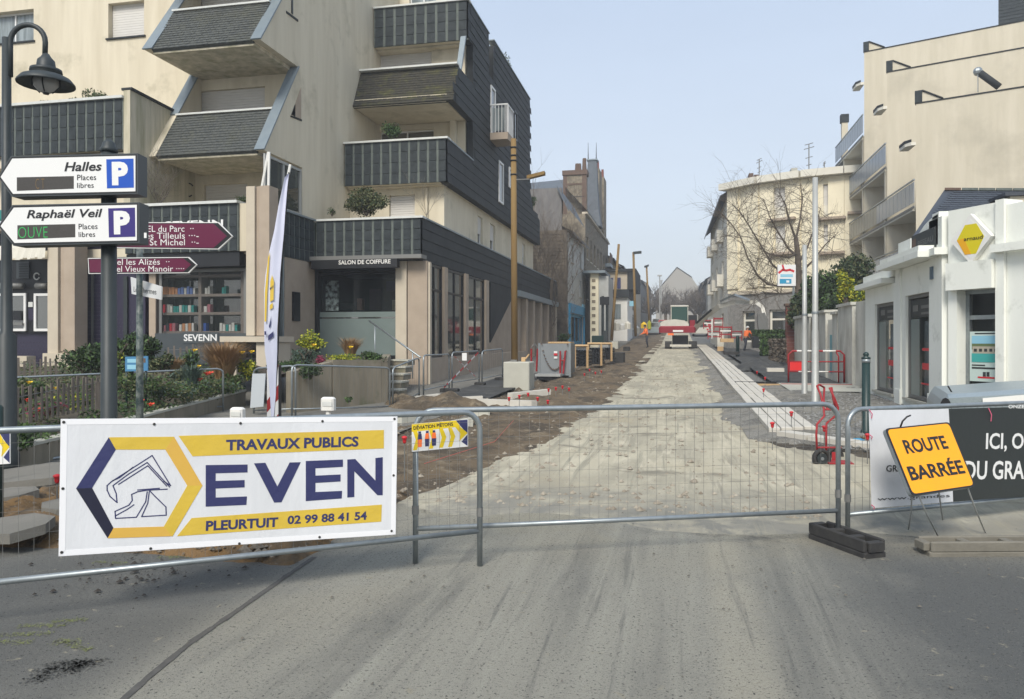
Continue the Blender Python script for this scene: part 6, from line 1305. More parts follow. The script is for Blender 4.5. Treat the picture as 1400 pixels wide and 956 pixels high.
part(MB().box(EX(941, 430).x, EX(953, 430).x, a.y + .2, a.y + 1.2, EX(0, 447).z, EX(0, 431).z), 'boom_base', 'black', t); part(MB().box(EX(943, 430).x, EX(950, 430).x, a.y + .1, a.y + .19, EX(0, 446).z, EX(0, 438).z), 'boom_foot', 'maroon', t)
part(MB().box(a.x + .05, b.x - .05, a.y + .44, a.y + .47, a.z - .1, b.z - .02), 'cab_window', mat('green_cab_glass', (.02, .06, .05), .1), t); part(MB().box(b.x - .35, b.x - .12, a.y + .9, a.y + 1.2, a.z + .15, b.z - .2), 'operator_seat', 'orange', t)
def arm(pts, r, nm, mt, dy=0.0):
    mb = MB()
    for p, q_ in zip(pts, pts[1:]): p = EX(*p) + V((0, dy, 0)); q_ = EX(*q_) + V((0, dy, 0)); d = (q_ - p); w = V((-d.z, 0, d.x)).normalized() * r; mb.ob((p + q_) / 2, d * .52, (0, .14, 0), w)
    return part(mb, nm, mt, t)
arm([(948, 452, 50.6), (964, 433, 49), (985, 418, 47)], .17, 'boom', 'machw'); arm([(983, 419, 46.9), (1006, 413, 45.4), (1034, 414, 43.8)], .13, 'stick', 'machw'); arm([(952, 442, 49.6), (972, 424, 47.8)], .07, 'hydraulic_ram', 'black'); arm([(985, 412, 46.5), (1004, 403, 45), (1024, 410, 44)], .06, 'hydraulic_ram', 'galv'); arm([(1034, 414, 43.8), (1042, 420, 43.4), (1045, 432, 43.2)], .10, 'bucket_link', 'machw')
mb = MB(); o_ = EX(1036, 430, 43.2); mb.prism([(0, 0), (.35, .1), (.5, -.3), (.52, -.9), (.3, -1.15), (.05, -1.0), (-.02, -.5)], (o_.x, o_.y - .25, o_.z), (1, 0, 0), (0, 0, 1), (0, .5, 0)); part(mb, 'bucket', 'galvd', t)
# workers
def person(label, loc, h, rz, pose, vest='orange', helmet='white'):
    t = thing('person', label, 'person', loc, rz); s = h / 1.75
    J = dict(pel=(0, 0, .93), ch=(0, pose['lean'] * .5, 1.25), nk=(0, pose['lean'] * .85, 1.47), hd=(0, pose['lean'] + .03, 1.60), lh=(-.09, 0, .88), rh=(.09, 0, .88), lk=(-.11, pose['k'][0], .50), rk=(.11, pose['k'][1], .50),
             lf=(-.12, pose['f'][0], .09), rf=(.12, pose['f'][1], .09), lt=(-.13, pose['f'][0] + .16, .04), rt=(.13, pose['f'][1] + .16, .04), ls=(-.19, pose['lean'] * .8, 1.41), rs=(.19, pose['lean'] * .8, 1.41),
             le=pose['le'], re=pose['re'], lw=pose['lw'], rw=pose['rw'])
    mb = MB()
    def limb(ns, rs, m): mb.tube([V(J[n]) * s for n in ns], rs[0] * s, 10, m, r1=rs[1] * s)
    # one continuous surface from overlapping lathed limbs joined at the joints
    b = MB()
    tors = [(J['pel'], .15, .11), ((0, pose['lean'] * .2, 1.05), .14, .10), (J['ch'], .18, .12), ((0, pose['lean'] * .75, 1.40), .17, .11), (J['nk'], .06, .06), ((0, pose['lean'] + .01, 1.50), .055, .06), ((0, pose['lean'] + .03, 1.56), .075, .09), ((0, pose['lean'] + .03, 1.64), .08, .10), ((0, pose['lean'] + .02, 1.71), .05, .06)]
    n = 12; vs = []; fs = []
    for (c, rx, ry) in tors: vs += [((c[0] + rx * math.cos(6.283 * j / n)) * s, (c[1] + ry * math.sin(6.283 * j / n)) * s, c[2] * s) for j in range(n)]
    for i in range(len(tors) - 1): fs += [(i * n + j, i * n + (j + 1) % n, (i + 1) * n + (j + 1) % n, (i + 1) * n + j) for j in range(n)]
    b.add(vs, fs + [tuple(range(n - 1, -1, -1)), tuple(range((len(tors) - 1) * n, len(tors) * n))], 0)
    for ns, ra, rb in ((('lh', 'lk', 'lf'), .095, .045), (('rh', 'rk', 'rf'), .095, .045)): b.tube([V(J[q_]) * s for q_ in ns], ra * s, 10, 1, r1=rb * s)
    for a_, b_ in (('lf', 'lt'), ('rf', 'rt')): b.tube([V(J[a_]) * s, V(J[b_]) * s], .05 * s, 8, 2, r1=.04 * s)
    for ns in (('ls', 'le', 'lw'), ('rs', 're', 'rw')):
        b.tube([V(J[q_]) * s for q_ in ns], .06 * s, 8, 3, r1=.035 * s); w = V(J[ns[2]]); d = (w - V(J[ns[1]])).normalized(); sd = d.cross(V((0, 0, 1))).normalized()
        b.ob((w + d * .04) * s, d * .045 * s, sd * .035 * s, d.cross(sd) * .014 * s, 0)
        for f in range(4): b.tube([(w + d * .08 + sd * (.026 - .017 * f)) * s, (w + d * (.115 + .006 * (1 - abs(f - 1.5))) + sd * (.024 - .015 * f)) * s, (w + d * .14 + sd * (.02 - .013 * f) - V((0, 0, .02))) * s], .008 * s, 5, 0, r1=.006 * s)
        b.tube([(w + d * .03 + sd * .03) * s, (w + d * .07 + sd * .055) * s], .010 * s, 5, 0, r1=.007 * s)
    b.sph((0, (pose['lean'] + .125) * s, 1.60 * s), .014 * s, 6, 4, 0)
    for x in (-.082, .082): b.sph((x * s, (pose['lean'] + .03) * s, 1.60 * s), (.012 * s, .02 * s, .03 * s), 6, 4, 0)
    part(b, 'body', ['skin', 'trous', 'black', vest], t, local=True, smooth=True)
    v = MB(); vs = []; fs = []; tv = [(tors[1][0], .155, .118), (tors[2][0], .195, .135), (tors[3][0], .19, .125), ((0, pose['lean'] * .82, 1.45), .10, .08)]
    for (c, rx, ry) in tv: vs += [((c[0] + rx * math.cos(6.283 * j / n)) * s, (c[1] + ry * math.sin(6.283 * j / n)) * s, c[2] * s) for j in range(n)]
    for i in range(3): fs += [(i * n + j, i * n + (j + 1) % n, (i + 1) * n + (j + 1) % n, (i + 1) * n + j) for j in range(n)]
    v.add(vs, fs); part(v, 'vest', vest, t, local=True, smooth=True)
    part(MB().lathe((0, (pose['lean'] + .025) * s, 1.64 * s), [(.125 * s, 0), (.125 * s, .015 * s), (.108 * s, .02 * s), (.10 * s, .08 * s), (.05 * s, .12 * s), (.01, .13 * s)], 14), 'helmet', helmet, t, local=True, smooth=True)
    return t
lc = hg(886, 475); person('standing worker in an orange jacket left of the excavator', (lc.x - .02, lc.y - 1.5, g(lc.y - 1.5)), 1.62, 1.9, dict(lean=.14, k=(.06, -.02), f=(-.05, -.12), le=(-.27, .2, 1.16), re=(.27, .2, 1.15), lw=(-.2, .42, 1.05), rw=(.2, .42, 1.02)), helmet='trous')
lc = hd(1019, 475, 46); person('bending worker in an orange vest near the green bollard', (lc.x, lc.y, g(lc.y)), 1.5, -.7, dict(lean=.24, k=(.22, -.12), f=(.1, -.35), le=(-.25, .45, 1.18), re=(.25, .42, 1.15), lw=(-.12, .62, .98), rw=(.14, .6, .95)), helmet='white')

# ---------------------------------------------------------------- poles, bollard, barrier and hand truck on the right
for lab, px, yb, yt, t_, r in (('shorter pale steel mast left of the taller mast', 1100, 548, 335, 17.6, .058), ('taller pale steel mast in front of the cream building', 1114.5, 572, 243, 15.0, .062)):
    a = hd(px, yb, t_); zt = hd(px, yt, t_).z; t = thing('steel_mast', lab, 'mast', (a.x, a.y, g(a.y))); part(MB().lathe((a.x, a.y, g(a.y)), [(r * 1.25, 0), (r * 1.25, .02), (r * 1.12, .03), (r * 1.1, 1.55), (r * .96, 1.6), (r * .8, zt - g(a.y))], 14), 'shaft', 'steel', t, smooth=True); part(MB().lathe((a.x, a.y, g(a.y) + 1.9), [(r * 1.15, 0), (r * 1.15, .04)], 14), 'collar', 'galv', t)
a = hd(1184, 560, 11.3); t = thing('bollard', 'dark green cast bollard with a silver band at the right', 'bollard', (a.x, a.y, g(a.y)), 0)
zz_ = hd(0, 496, 11.3).z; part(MB().lathe((a.x, a.y, g(a.y)), [(.075, 0), (.075, .12), (.06, .14), (.058, zz_ - g(a.y))], 14), 'shaft', 'green', t, smooth=True); part(MB().lathe((a.x, a.y, zz_), [(.062, 0), (.062, .055)], 14), 'band', 'galv', t, smooth=True); part(MB().lathe((a.x, a.y, zz_ + .055), [(.066, 0), (.066, .02), (.03, .04), (.045, .06), (.035, .09), (.01, .105)], 14), 'cap', 'green', t, smooth=True)
a = hd(1008.5, 483, 38); t = thing('bollard', 'small dark green bollard far up the right pavement', 'bollard', (a.x, a.y, g(a.y))); part(MB().lathe((a.x, a.y, g(a.y)), [(.09, 0), (.085, 1.0), (.05, 1.08)], 10), 'shaft', 'green', t, smooth=True)
# red barrier with panel
a, b = hd(1078, 527, 21.2), hd(1153, 527, 21.0); zt = hd(0, 480, 21.2).z; zg = g(21.3) + .12
t = thing('red_barrier', 'red tubular site barrier with white stripes and a red plate', 'barrier', (a.x, a.y, zg)); Y = a.y
L = b.x - a.x; part(MB().tube([(a.x, Y, zg), (a.x, Y, zt - .1), (a.x + .1, Y, zt), (b.x - .1, Y, zt), (b.x, Y, zt - .1), (b.x, Y, zg)], .025, 8), 'frame_tube', 'red', t, smooth=True)
part(MB().tube([(b.x - .14, Y + .02, zg), (b.x - .14, Y + .02, zt - .15), (b.x - .2, Y + .02, zt - .02)], .02, 8), 'inner_post', 'red', t, smooth=True)
for f in (.34, .66): z = zt - (zt - zg) * f; part(MB().tube([(a.x, Y, z), (b.x, Y, z)], .018, 8), 'rail', 'red', t, smooth=True)
for x0, x1, f in ((.15, .45, 0), (.62, .85, 0), (.18, .4, .66), (.45, .72, .66)): z = zt - (zt - zg) * f; part(MB().tube([(a.x + L * x0, Y, z), (a.x + L * x1, Y, z)], .027 if f == 0 else .020, 8), 'white_sleeve', 'white', t, smooth=True)
z = zt - (zt - zg) * .5; part(MB().box(a.x + .03, a.x + L * .26, Y - .03, Y - .015, z - .11, z + .12), 'red_plate', mat('bright_red_plate', (.62, .02, .02), .5), t)
c = hd(1062, 506, 21.4); mb = MB().box(c.x - .25, c.x + .2, c.y, c.y + .3, c.z - .05, c.z + .05); solo(mb, 'kerb_piece', 'kerb', label='loose pinkish kerb piece left of the red barrier', cat='kerb piece')
zb = zg - .01; a, b, c = hd(1005, 527, 20.7), hd(1066, 527, 20.7), hd(1166, 528, 20.7)
mb = MB().box(a.x, b.x, a.y, a.y + .08, a.z - .03, a.z + .05); solo(mb, 'timber_beam', ['plank'], label='timber beam laid across the kerb stones', cat='beam')
mb = MB().box(a.x, b.x - .1, a.y + .09, a.y + .19, a.z + .0, a.z + .1); solo(mb, 'black_beam', ['black'], label='black beam lying behind the timber beam over the kerb stones', cat='beam')
mb = MB().box(b.x + .01, c.x, a.y + .02, a.y + .10, a.z - .02, a.z + .06); solo(mb, 'red_beam', ['red'], label='long red steel beam at the foot of the red barrier', cat='beam')
# hand truck
th = 9.4; c = hd(1126, 640, th); t = thing('hand_truck', 'red two-wheeled hand truck standing behind the middle barrier', 'hand truck', (c.x, c.y, g(c.y)))
def HT(px, py, dt=0.0): return hd(px, py, th + dt)
for pts in ([(1117, 528, .25), (1122, 540, .2), (1126, 557, .1), (1127, 569, .05), (1117, 580, 0), (1116, 595, 0), (1117, 615, 0)], [(1127, 530, .35), (1126, 548, .25), (1132, 560, .15)],
            [(1134, 530, .1), (1141, 545, .1), (1146, 558, .1), (1143, 568, .1), (1130, 579, .1), (1129.5, 595, .1), (1129.5, 620, .1)], [(1137, 530, .3), (1139, 545, .2), (1143, 560, .15)], [(1117, 528, .25), (1120, 526, .28), (1127, 530, .35)], [(1127, 560, .1), (1144, 560, .12)]):
    part(MB().tube([HT(*p) for p in pts], .013, 8), 'frame_tube', 'red', t, smooth=True)
for px, py, dt in ((1123, 627, -.15), (1141, 624, .22)):
    c = HT(px, py, dt); u = V((math.sin(.5), math.cos(.5), 0)); ax = V((math.cos(-.35), math.sin(-.35), 0)); ax = V((.35, -.93, 0)).normalized(); sd = V((.93, .35, 0)); r_ = .098
    tyre = MB(); n = 22; pr2 = [(.62, -.5), (.8, -.95), (.95, -.75), (1, 0), (.95, .75), (.8, .95), (.62, .5)]; vs = []
    for i in range(n):
        an = 6.283 * i / n
        for rr_, w in pr2: vs.append(c + (sd * math.cos(an) + V((0, 0, 1)) * math.sin(an)) * rr_ * r_ * 1.2 + ax * w * .035)
    m_ = len(pr2); fs = [(i * m_ + j, ((i + 1) % n) * m_ + j, ((i + 1) % n) * m_ + (j + 1) % m_, i * m_ + (j + 1) % m_) for i in range(n) for j in range(m_)]
    tyre.add(vs, fs); wh = part(tyre, 'wheel', 'blackm', t, smooth=True); part(MB().tube([c - ax * .02, c + ax * .02], .066, 16), 'rim', 'sdark', wh); part(MB().tube([c - ax * .03, c + ax * .03], .02, 10), 'hub', 'galv', wh)
a, b = HT(1137, 637), HT(1148, 618); part(MB().box(min(a.x, b.x), max(a.x, b.x), a.y - .02, a.y, a.z, b.z), 'back_plate', 'red', t); a, b = HT(1128, 640), HT(1160, 637); part(MB().box(a.x, b.x, a.y - .25, a.y + .02, .07, .085), 'toe_plate', 'red', t); part(MB().tube([HT(1116, 612), HT(1150, 612)], .012, 6), 'axle_bar', 'red', t)
p = hg(1170, 604); mb = MB(); rn = random.Random(2)
grass('dry_weeds', 'small dry weed tuft at the turning kerb', 1183, 610, 10.8, 14, 16, 'straw', 120, 9, 'weeds')
p = hg(1173, 610); mb = MB().sph((p.x, p.y, p.z + .08), (.09, .06, .03), 8, 5); solo(mb, 'blue_cloth', 'blue', label='crumpled blue cloth lying on the grey gravel', cat='cloth')
# parked car at the right edge, bonnet towards the left
t_ = 8.2; c0 = hd(1286, 552, t_); ca = YAW - R(24); cr = V((math.cos(ca), math.sin(ca), 0)); cf = V((-cr.y, cr.x, 0))
t = thing('parked_car', 'silver car whose bonnet shows above the right banner', 'car', (c0.x + cr.x * 2, c0.y + cr.y * 2 + .8, 0)); o_ = V((c0.x, c0.y, 0)); PK = Plane(o_, cr, (0, 0, 1))
k1, k2, k3 = PK.px(1297, 539), PK.px(1345, 536), PK.px(1400, 532)
prof = [(0, .35), (0, c0.z - .05), (.03, c0.z + .03), k1, k2, k3, (k3[0] + .55, k3[1] + .05), (k3[0] + 1.25, 1.46), (k3[0] + 1.8, 1.52), (k3[0] + 2.6, 1.46), (k3[0] + 3.2, 1.1), (k3[0] + 3.25, .35)]
mb = MB(); n = len(prof); rows_ = [(0.0, .93), (.10, .99), (.4, 1.0), (.85, 1.0), (1.3, 1.0), (1.6, .99), (1.7, .93)]
vs = [o_ + cr * x + cf * y + V((0, 0, .35 + (z - .35) * s)) for y, s in rows_ for x, z in prof]
fs = [(j * n + i, j * n + i + 1, (j + 1) * n + i + 1, (j + 1) * n + i) for j in range(len(rows_) - 1) for i in range(n - 1)] + [tuple(range(n)), tuple(range((len(rows_) - 1) * n + n - 1, (len(rows_) - 1) * n - 1, -1))]
mb.add(vs, fs); part(mb, 'body', 'silver', t, smooth=False)
zk = k3[1]; mb = MB(); mb.prism([(k3[0] + .75, zk), (k3[0] + 1.3, 1.36), (k3[0] + 1.8, 1.42), (k3[0] + 2.4, 1.38), (k3[0] + 2.9, zk)], o_ - cf * .012, cr, (0, 0, 1), cf * .01); part(mb, 'side_window', 'glassd', t)
mb = MB(); mb.prism([(.045 + .05 * math.cos(x), c0.z - .02 + .085 * math.sin(x)) for x in [0, .5, 1.05, 1.57, 2.1, 2.7, 3.14]], o_ - cf * .02, cr, (0, 0, 1), cf * .01); part(mb, 'headlight', 'black', t)
s1, s2, s3, s4 = [PK.px(*p) for p in ((1343, 551), (1420, 551), (1420, 538), (1343, 544.5))]; mb = MB(); mb.prism([s1, s2, s3, s4], o_ - cf * .03, cr, (0, 0, 1), cf * .015); part(mb, 'painted_reflection', 'white', t)  # flat white strip on the wing stands in for reflected light
for x in (.8, 3.6):
    c = o_ + cr * x + cf * .06 + V((0, 0, .31)); wh = part(MB().tube([c - cf * .05, c + cf * .12], .31, 20), 'wheel', 'blackm', t); part(MB().tube([c - cf * .07, c - cf * .04], .19, 14), 'rim', 'galv', wh)
part(MB().tube([hd(1301, 536, t_), hd(1298, 531, t_), hd(1296, 528, t_)], .008, 5), 'aerial', 'black', t)

heap(600, 557, 1.15, .75, .28, 'dirt', 'soil_heap'); heap(552, 553, .45, .5, .26, 'dirt', 'small_soil_heap'); heap(1040, 502, .95, 1.9, .32, 'newtar', 'dark_soil_heap'); heap(1085, 548, .55, .7, .2, 'ggravel', 'gravel_heap')
for lab, px, py, L_, a_ in (('pale kerb stone lying at the edge of the soil heap', 625, 552, .55, .35), ('pale broken kerb piece left of the soil heap', 585, 549, .3, .8), ('long pale kerb stone bordering the tar patch', 690, 556, .8, -.5), ('pale kerb stone below the concrete block', 724, 543, .6, .9), ('small pale rubble block beside the lower trench', 655, 570, .2, .2), ('pale rubble block behind the diversion sign', 632, 585, .16, .6), ('grey rubble lump behind the right end of the works banner', 556, 578, .2, 1.1)):
    p = hg(px, py); solo(MB().ob((p.x, p.y, p.z + .07), (L_ * math.cos(a_), L_ * math.sin(a_), .02), (-.09 * math.sin(a_), .09 * math.cos(a_), 0), (0, .01, .07)), 'loose_kerb_stone', 'kerb' if L_ > .25 else 'conc', label=lab, cat='kerb stone' if L_ > .25 else 'rubble')
# ---------------------------------------------------------------- white corner shop on the right
sh = thing('corner_shop', 'single-storey white painted corner shop with a yellow diamond sign over its door', 'shop', (5.2, 15, g(15)))
def sb(x0, x1, y0, y1, z0, z1, nm, mt): return part(B(x0, x1, y0, y1, z0, z1), nm, mt, sh)
XB = 4.4; FB = fxm(XB)
def yb(px): return hx(px, 465, XB)[0]
yA0, yA1, yB0, yB1 = yb(1183), yb(1224), yb(1233), yb(1284); wa = (-yb(1196), -yb(1221.5), .42, 2.36); wb = (-yb(1238), -15.03, .42, 2.42)
wall(sh, FB, -yA0, -yb(1226), .0, 2.74, [wa], .3, 'shopw'); window(sh, FB, *wa, inset=.05, fr=.07, fm='galvd', glassm='pane', sill='conc', name='shop_window')
wall(sh, FB, -yb(1233), -14.42, .0, 2.98, [wb], .3, 'shopw'); w2 = window(sh, FB, *wb, inset=.05, fr=.07, fm='galvd', glassm='pane', sill='conc', name='shop_window')
sb(XB - .03, XB + .3, yb(1233), yb(1226), .0, 3.0, 'pilaster', 'shopw'); sb(XB - .05, XB + .3, yb(1233) - .02, yb(1226) + .02, .0, .55, 'pilaster_base', 'shopw')
sb(XB - .22, XB + .3, yA1 + .2, yA0 + .1, 2.75, 2.86, 'cornice', 'shopw'); sb(XB - .05, XB + .3, yA1, yA0, 2.87, 3.05, 'parapet', 'shopw')
sb(XB - .34, XB + .3, 14.5, yb(1222), 2.99, 3.10, 'canopy_slab', 'shopw'); sb(XB - .30, XB + .3, 14.6, yb(1224), 3.105, 3.20, 'parapet', 'shopw')
sb(XB + .0, XB + .3, yb(1245), yb(1228), 3.21, 3.52, 'parapet_block', 'shopw')
mb = MB(); ya, yc = yb(1249), yb(1284); arcp = [(-ya, 3.2), (-yc, 3.2), (-yc, 3.72)] + [(-ya + (ya - yc) * (1 - s), 3.72 - .38 * (s ** 2.2)) for s in (.1, .3, .5, .7, .85, 1)]
FB.poly(mb, arcp, -.25, .02); part(mb, 'curved_gable', 'shopw', sh)
pl = FB; mb = MB(); pl.rect(mb, -yb(1250), -yb(1282), 3.10 + .04, 3.52, .022, .05); bsn = part(mb, 'black_sign', 'bdark', sh)
text('RESEAU', FB, -yb(1259), -yb(1280), 3.28, 3.38, .052, 'galvd', bsn, .01); mb = MB(); FB.rect(mb, -yb(1251), -yb(1256), 3.2, 3.45, .051, .054); part(mb, 'sign_print', 'brickd', bsn)
sb(XB - .02, XB + .35, 14.3, 14.98, .0, 3.66, 'corner_pier', 'shopw'); sb(XB - .16, XB + .4, 14.22, 15.06, 3.0, 3.12, 'pier_cornice', 'shopw'); sb(XB - .02, XB + .2, 14.45, 14.8, 3.665, 3.76, 'pier_cap', 'shopw'); sb(XB - .045, XB + .35, 14.26, 15.0, 0, .6, 'pier_base', 'shopw')
for w_, h in ((w2, wb),):
    for (u0, u1, v0, v1, m_) in ((.1, .75, .5, 2.0, 'white'),): pass
for h in (wa, wb):      # posters and dark film inside the panes
    u0, u1 = h[0] + .1, h[1] - .08; L = u1 - u0
    mb = MB(); FB.rect(mb, u0, u1, 1.98, 2.32, -.085, -.078); part(mb, 'black_film', 'bdark', sh)
    for f0, f1, z0, z1, m_ in ((.1, .35, 2.1, 2.22, 'galvd'), (.5, .9, 2.14, 2.2, 'galvd'), (.5, .9, 2.03, 2.07, 'galvd'), (.0, .42, .45, 1.95, 'frost'), (.55, .9, 1.0, 1.12, 'redcap'), (.55, .95, 1.35, 1.4, 'redcap'), (.5, .95, .72, .75, 'redcap'), (.45, 1., .5, 1.9, 'glassc')):
        mb = MB(); FB.rect(mb, u0 + L * f0, u0 + L * f1, z0, z1, -.077 if m_ != 'glassc' else -.16, -.072 if m_ != 'glassc' else -.15); part(mb, 'window_poster', m_, sh)
# chamfered corner with door
CD = V((.524, -.852, 0)); PC = Plane((XB, 14.3, 0), CD, (0, 0, 1))
def cp(px, py): return PC.px(px, py)
d0, d1 = cp(1308, 397), cp(1363, 397); L1 = cp(1364, 400)[0]
door = (d0[0], d1[0], .1, d0[1])
wall(sh, PC, .10, L1, 0, 2.98, [door], .35, 'shopw')
mb = MB(); PC.rect(mb, .16, L1 - .005, cp(1320, 396.5)[1] + .0, cp(1320, 359)[1], .005, .13); part(mb, 'lintel_panel', 'shopw', sh)
mb = MB(); PC.rect(mb, .12, L1 + .0, cp(1320, 358.5)[1], 3.72, -.3, .02); part(mb, 'sign_panel_wall', 'shopw', sh)
dw = window(sh, PC, *door, inset=.2, fr=.07, fm='galv', transom=cp(1320, 434)[1], glassm='pane', name='door_frame')
mb = MB(); PC.rect(mb, door[0] + .08, door[1], .15, cp(1320, 438)[1], -.75, -.72); part(mb, 'inner_door', mat('greenish_interior', (.20, .22, .19), .6), dw)
po = [cp(1319, 521), cp(1363, 522), cp(1363, 453), cp(1319, 453)]
mb = MB(); PC.rect(mb, po[0][0], door[1] - .01, po[0][1], po[2][1], -.14, -.11); pst = part(mb, 'poster', mat('pale_poster', (.50, .60, .55), .5), dw)
def pb(x0, y0, x1, y1, m_, h=-.107): a = cp(x0, y1); b = cp(x1, y0); mb = MB(); PC.rect(mb, a[0], min(b[0], door[1] - .015), a[1], b[1], h - .002, h); part(mb, 'poster_print', m_, pst)
pb(1322, 459, 1361, 470, 'sky'); pb(1322, 470, 1361, 478, mat('photo_green', (.12, .16, .07), .6)); pb(1323, 474, 1360, 484, mat('photo_house', (.40, .36, .28), .6), -.105); pb(1322, 484, 1361, 495, mat('pool_teal', (.05, .35, .32), .5), -.104)
for k in range(5): pb(1325 + k * 7, 477, 1329 + k * 7, 481, 'bdark', -.103)
pb(1326, 455, 1355, 457, 'bdark'); pb(1322, 499, 1340, 500.2, 'bdark'); pb(1322, 503, 1355, 504.2, 'bdark'); pb(1337, 509, 1341, 515, 'bdark'); pb(1342, 509, 1346, 515, 'bdark'); pb(1330, 516, 1353, 517.2, 'redcap')
# diamond sign
dc = cp(1334, 327); dwid = (cp(1362, 327)[0] - cp(1306, 327)[0]) / 2; dh = (cp(1334, 292)[1] - cp(1334, 362)[1]) / 2 * .97
mb = MB(); PC.poly(mb, [(dc[0] - dwid, dc[1]), (dc[0], dc[1] - dh), (dc[0] + dwid, dc[1]), (dc[0], dc[1] + dh)], .03, .12); ds = part(mb, 'diamond_sign', 'white', sh)
def dm(s0, pts, m_, h): mb = MB(); PC.poly(mb, [(dc[0] + a * dwid, dc[1] + b * dh) for a, b in pts], .12, h); part(mb, 'sign_face', m_, ds)
dm(1, [(-.8, 0), (0, -.8), (.8, 0), (0, .8)], 'signw', .122); dm(1, [(-.66, -.0), (-.25, -.62), (.28, -.62), (.68, .02), (.3, .58), (-.25, .58)], mat('lemon_yellow', (.62, .52, .01), .45), .124); dm(1, [(-.66, .0), (-.25, -.62), (.05, -.62), (-.3, .05)], mat('amber_yellow', (.72, .36, .01), .45), .126)
text('arnaud', PC, dc[0] - .30 * dwid, dc[0] + .62 * dwid, dc[1] - .07 * dh, dc[1] + .09 * dh, .129, 'black', ds, .01)
mb = MB(); PC.rect(mb, L1 + .005, L1 + .15, 0, 3.75, -.35, .06); part(mb, 'pier', 'shopw', sh); mb = MB(); PC.rect(mb, L1 + .155, L1 + 2.4, 0, 3.66, -.35, .0); part(mb, 'wall', 'shopw', sh)
mb = MB(); PC.rect(mb, L1 + .0, L1 + 2.4, cp(1375, 345)[1], cp(1375, 334)[1], .061, .17); part(mb, 'cornice', 'shopw', sh)
part(MB().add([(XB + .3, 14.6, 3.0), (XB + .3, 18.6, 2.9), (12, 18.6, 2.9), (12, 9, 3.0), (7.2, 9.8, 3.0)], [(0, 4, 3, 2, 1)]), 'flat_roof', 'conc', sh)
part(B(4.75, 12, 18.3, 18.6, 0, 2.9), 'rear_wall', 'shopw', sh)
part(MB().box(XB + .7, XB + 8, 14.9, 18.2, .2, .28), 'interior_floor', 'conc', sh); part(MB().box(XB + 1.6, XB + 1.7, 12.5, 18.2, .2, 2.9), 'interior_wall', mat('interior_grey', (.30, .31, .29), .8), sh)
mb = MB(); FB.rect(mb, -yb(1275), -yb(1278), 2.62, 2.84, .002, .05); part(mb, 'street_plate', mat('blue_grey_plate', (.10, .14, .18), .5), sh)
c = hd(1310, 303, 14.6); part(MB().bev(c.x - .10, c.x + .12, c.y - .1, c.y + .1, c.z, c.z + .16, .02), 'roof_vent', 'conc', sh); part(MB().tube([(c.x + .1, c.y, c.z + .13), (c.x + .42, c.y, c.z + .10)], .02, 6), 'roof_pipe', 'galv', sh)
# slate-roofed house behind the shop
hs = thing('slate_roofed_house', 'low house with a dark slate hipped roof behind the white shop', 'house', (9, 20, g(20)))
E1 = hd(1243, 330, 19.0); R1 = hd(1291, 260, 22.0); ux_ = V((math.cos(YAW + .03), math.sin(YAW + .03), 0)); _r = ray(1258, 300); bk = V((_r[0], _r[1], 0)).normalized(); E2 = E1 + ux_ * 12; R2 = R1 + ux_ * 12; R2.z = R1.z; E2.z = E1.z; E3 = E1 + bk * 6.5; E4 = E2 + bk * 6.5
mb = MB().add([E1, E2, R2, R1, E3, E4], [(0, 1, 2, 3), (0, 3, 4), (3, 2, 5, 4)]); part(mb, 'roof', 'roofd', hs)
vv = (R1 - E1); vv = vv - ux_ * vv.dot(ux_); plr = Plane(E1, ux_, vv); L = vv.length; off = (R1 - E1).dot(ux_)
mb = MB(); tilefield(mb, plr, [(.35, .1), (9, .1), (9, L), (off + .2, L)], .26, .15, .008, .016, 5); part(mb, 'roof_slates', 'roofd', hs, kind='stuff')
for k in range(14): c = R1 + ux_ * (k * .5 + .25); part(MB().ob(c + V((0, 0, .02)), ux_ * .235, bk * .09, (0, 0, .035)), 'ridge_tile', 'brickd' if k % 5 == 0 else 'slateJ', hs)
mb = MB(); a = E1 + ux_ * .3 + bk * .3; b = E2; mb.add([(a.x, a.y, 0), (b.x, b.y, 0), (b.x, b.y, E1.z), (a.x, a.y, E1.z), *[(q_.x, q_.y, z) for q_, z in ((a + bk * 5.9, 0), (a + bk * 5.9, E1.z))]], [(0, 1, 2, 3), (0, 3, 5, 4)]); part(mb, 'wall', 'creamw', hs)
a = hd(1381, 293, 20.3); b = hd(1412, 266, 20.3); part(MB().box(a.x, b.x, a.y, a.y + 2, a.z - .3, b.z - .05), 'dormer', 'beige', hs); part(MB().box(a.x - .15, b.x + .1, a.y - .1, a.y + 2.1, b.z - .045, b.z + .05), 'dormer_roof', 'roofd', hs)

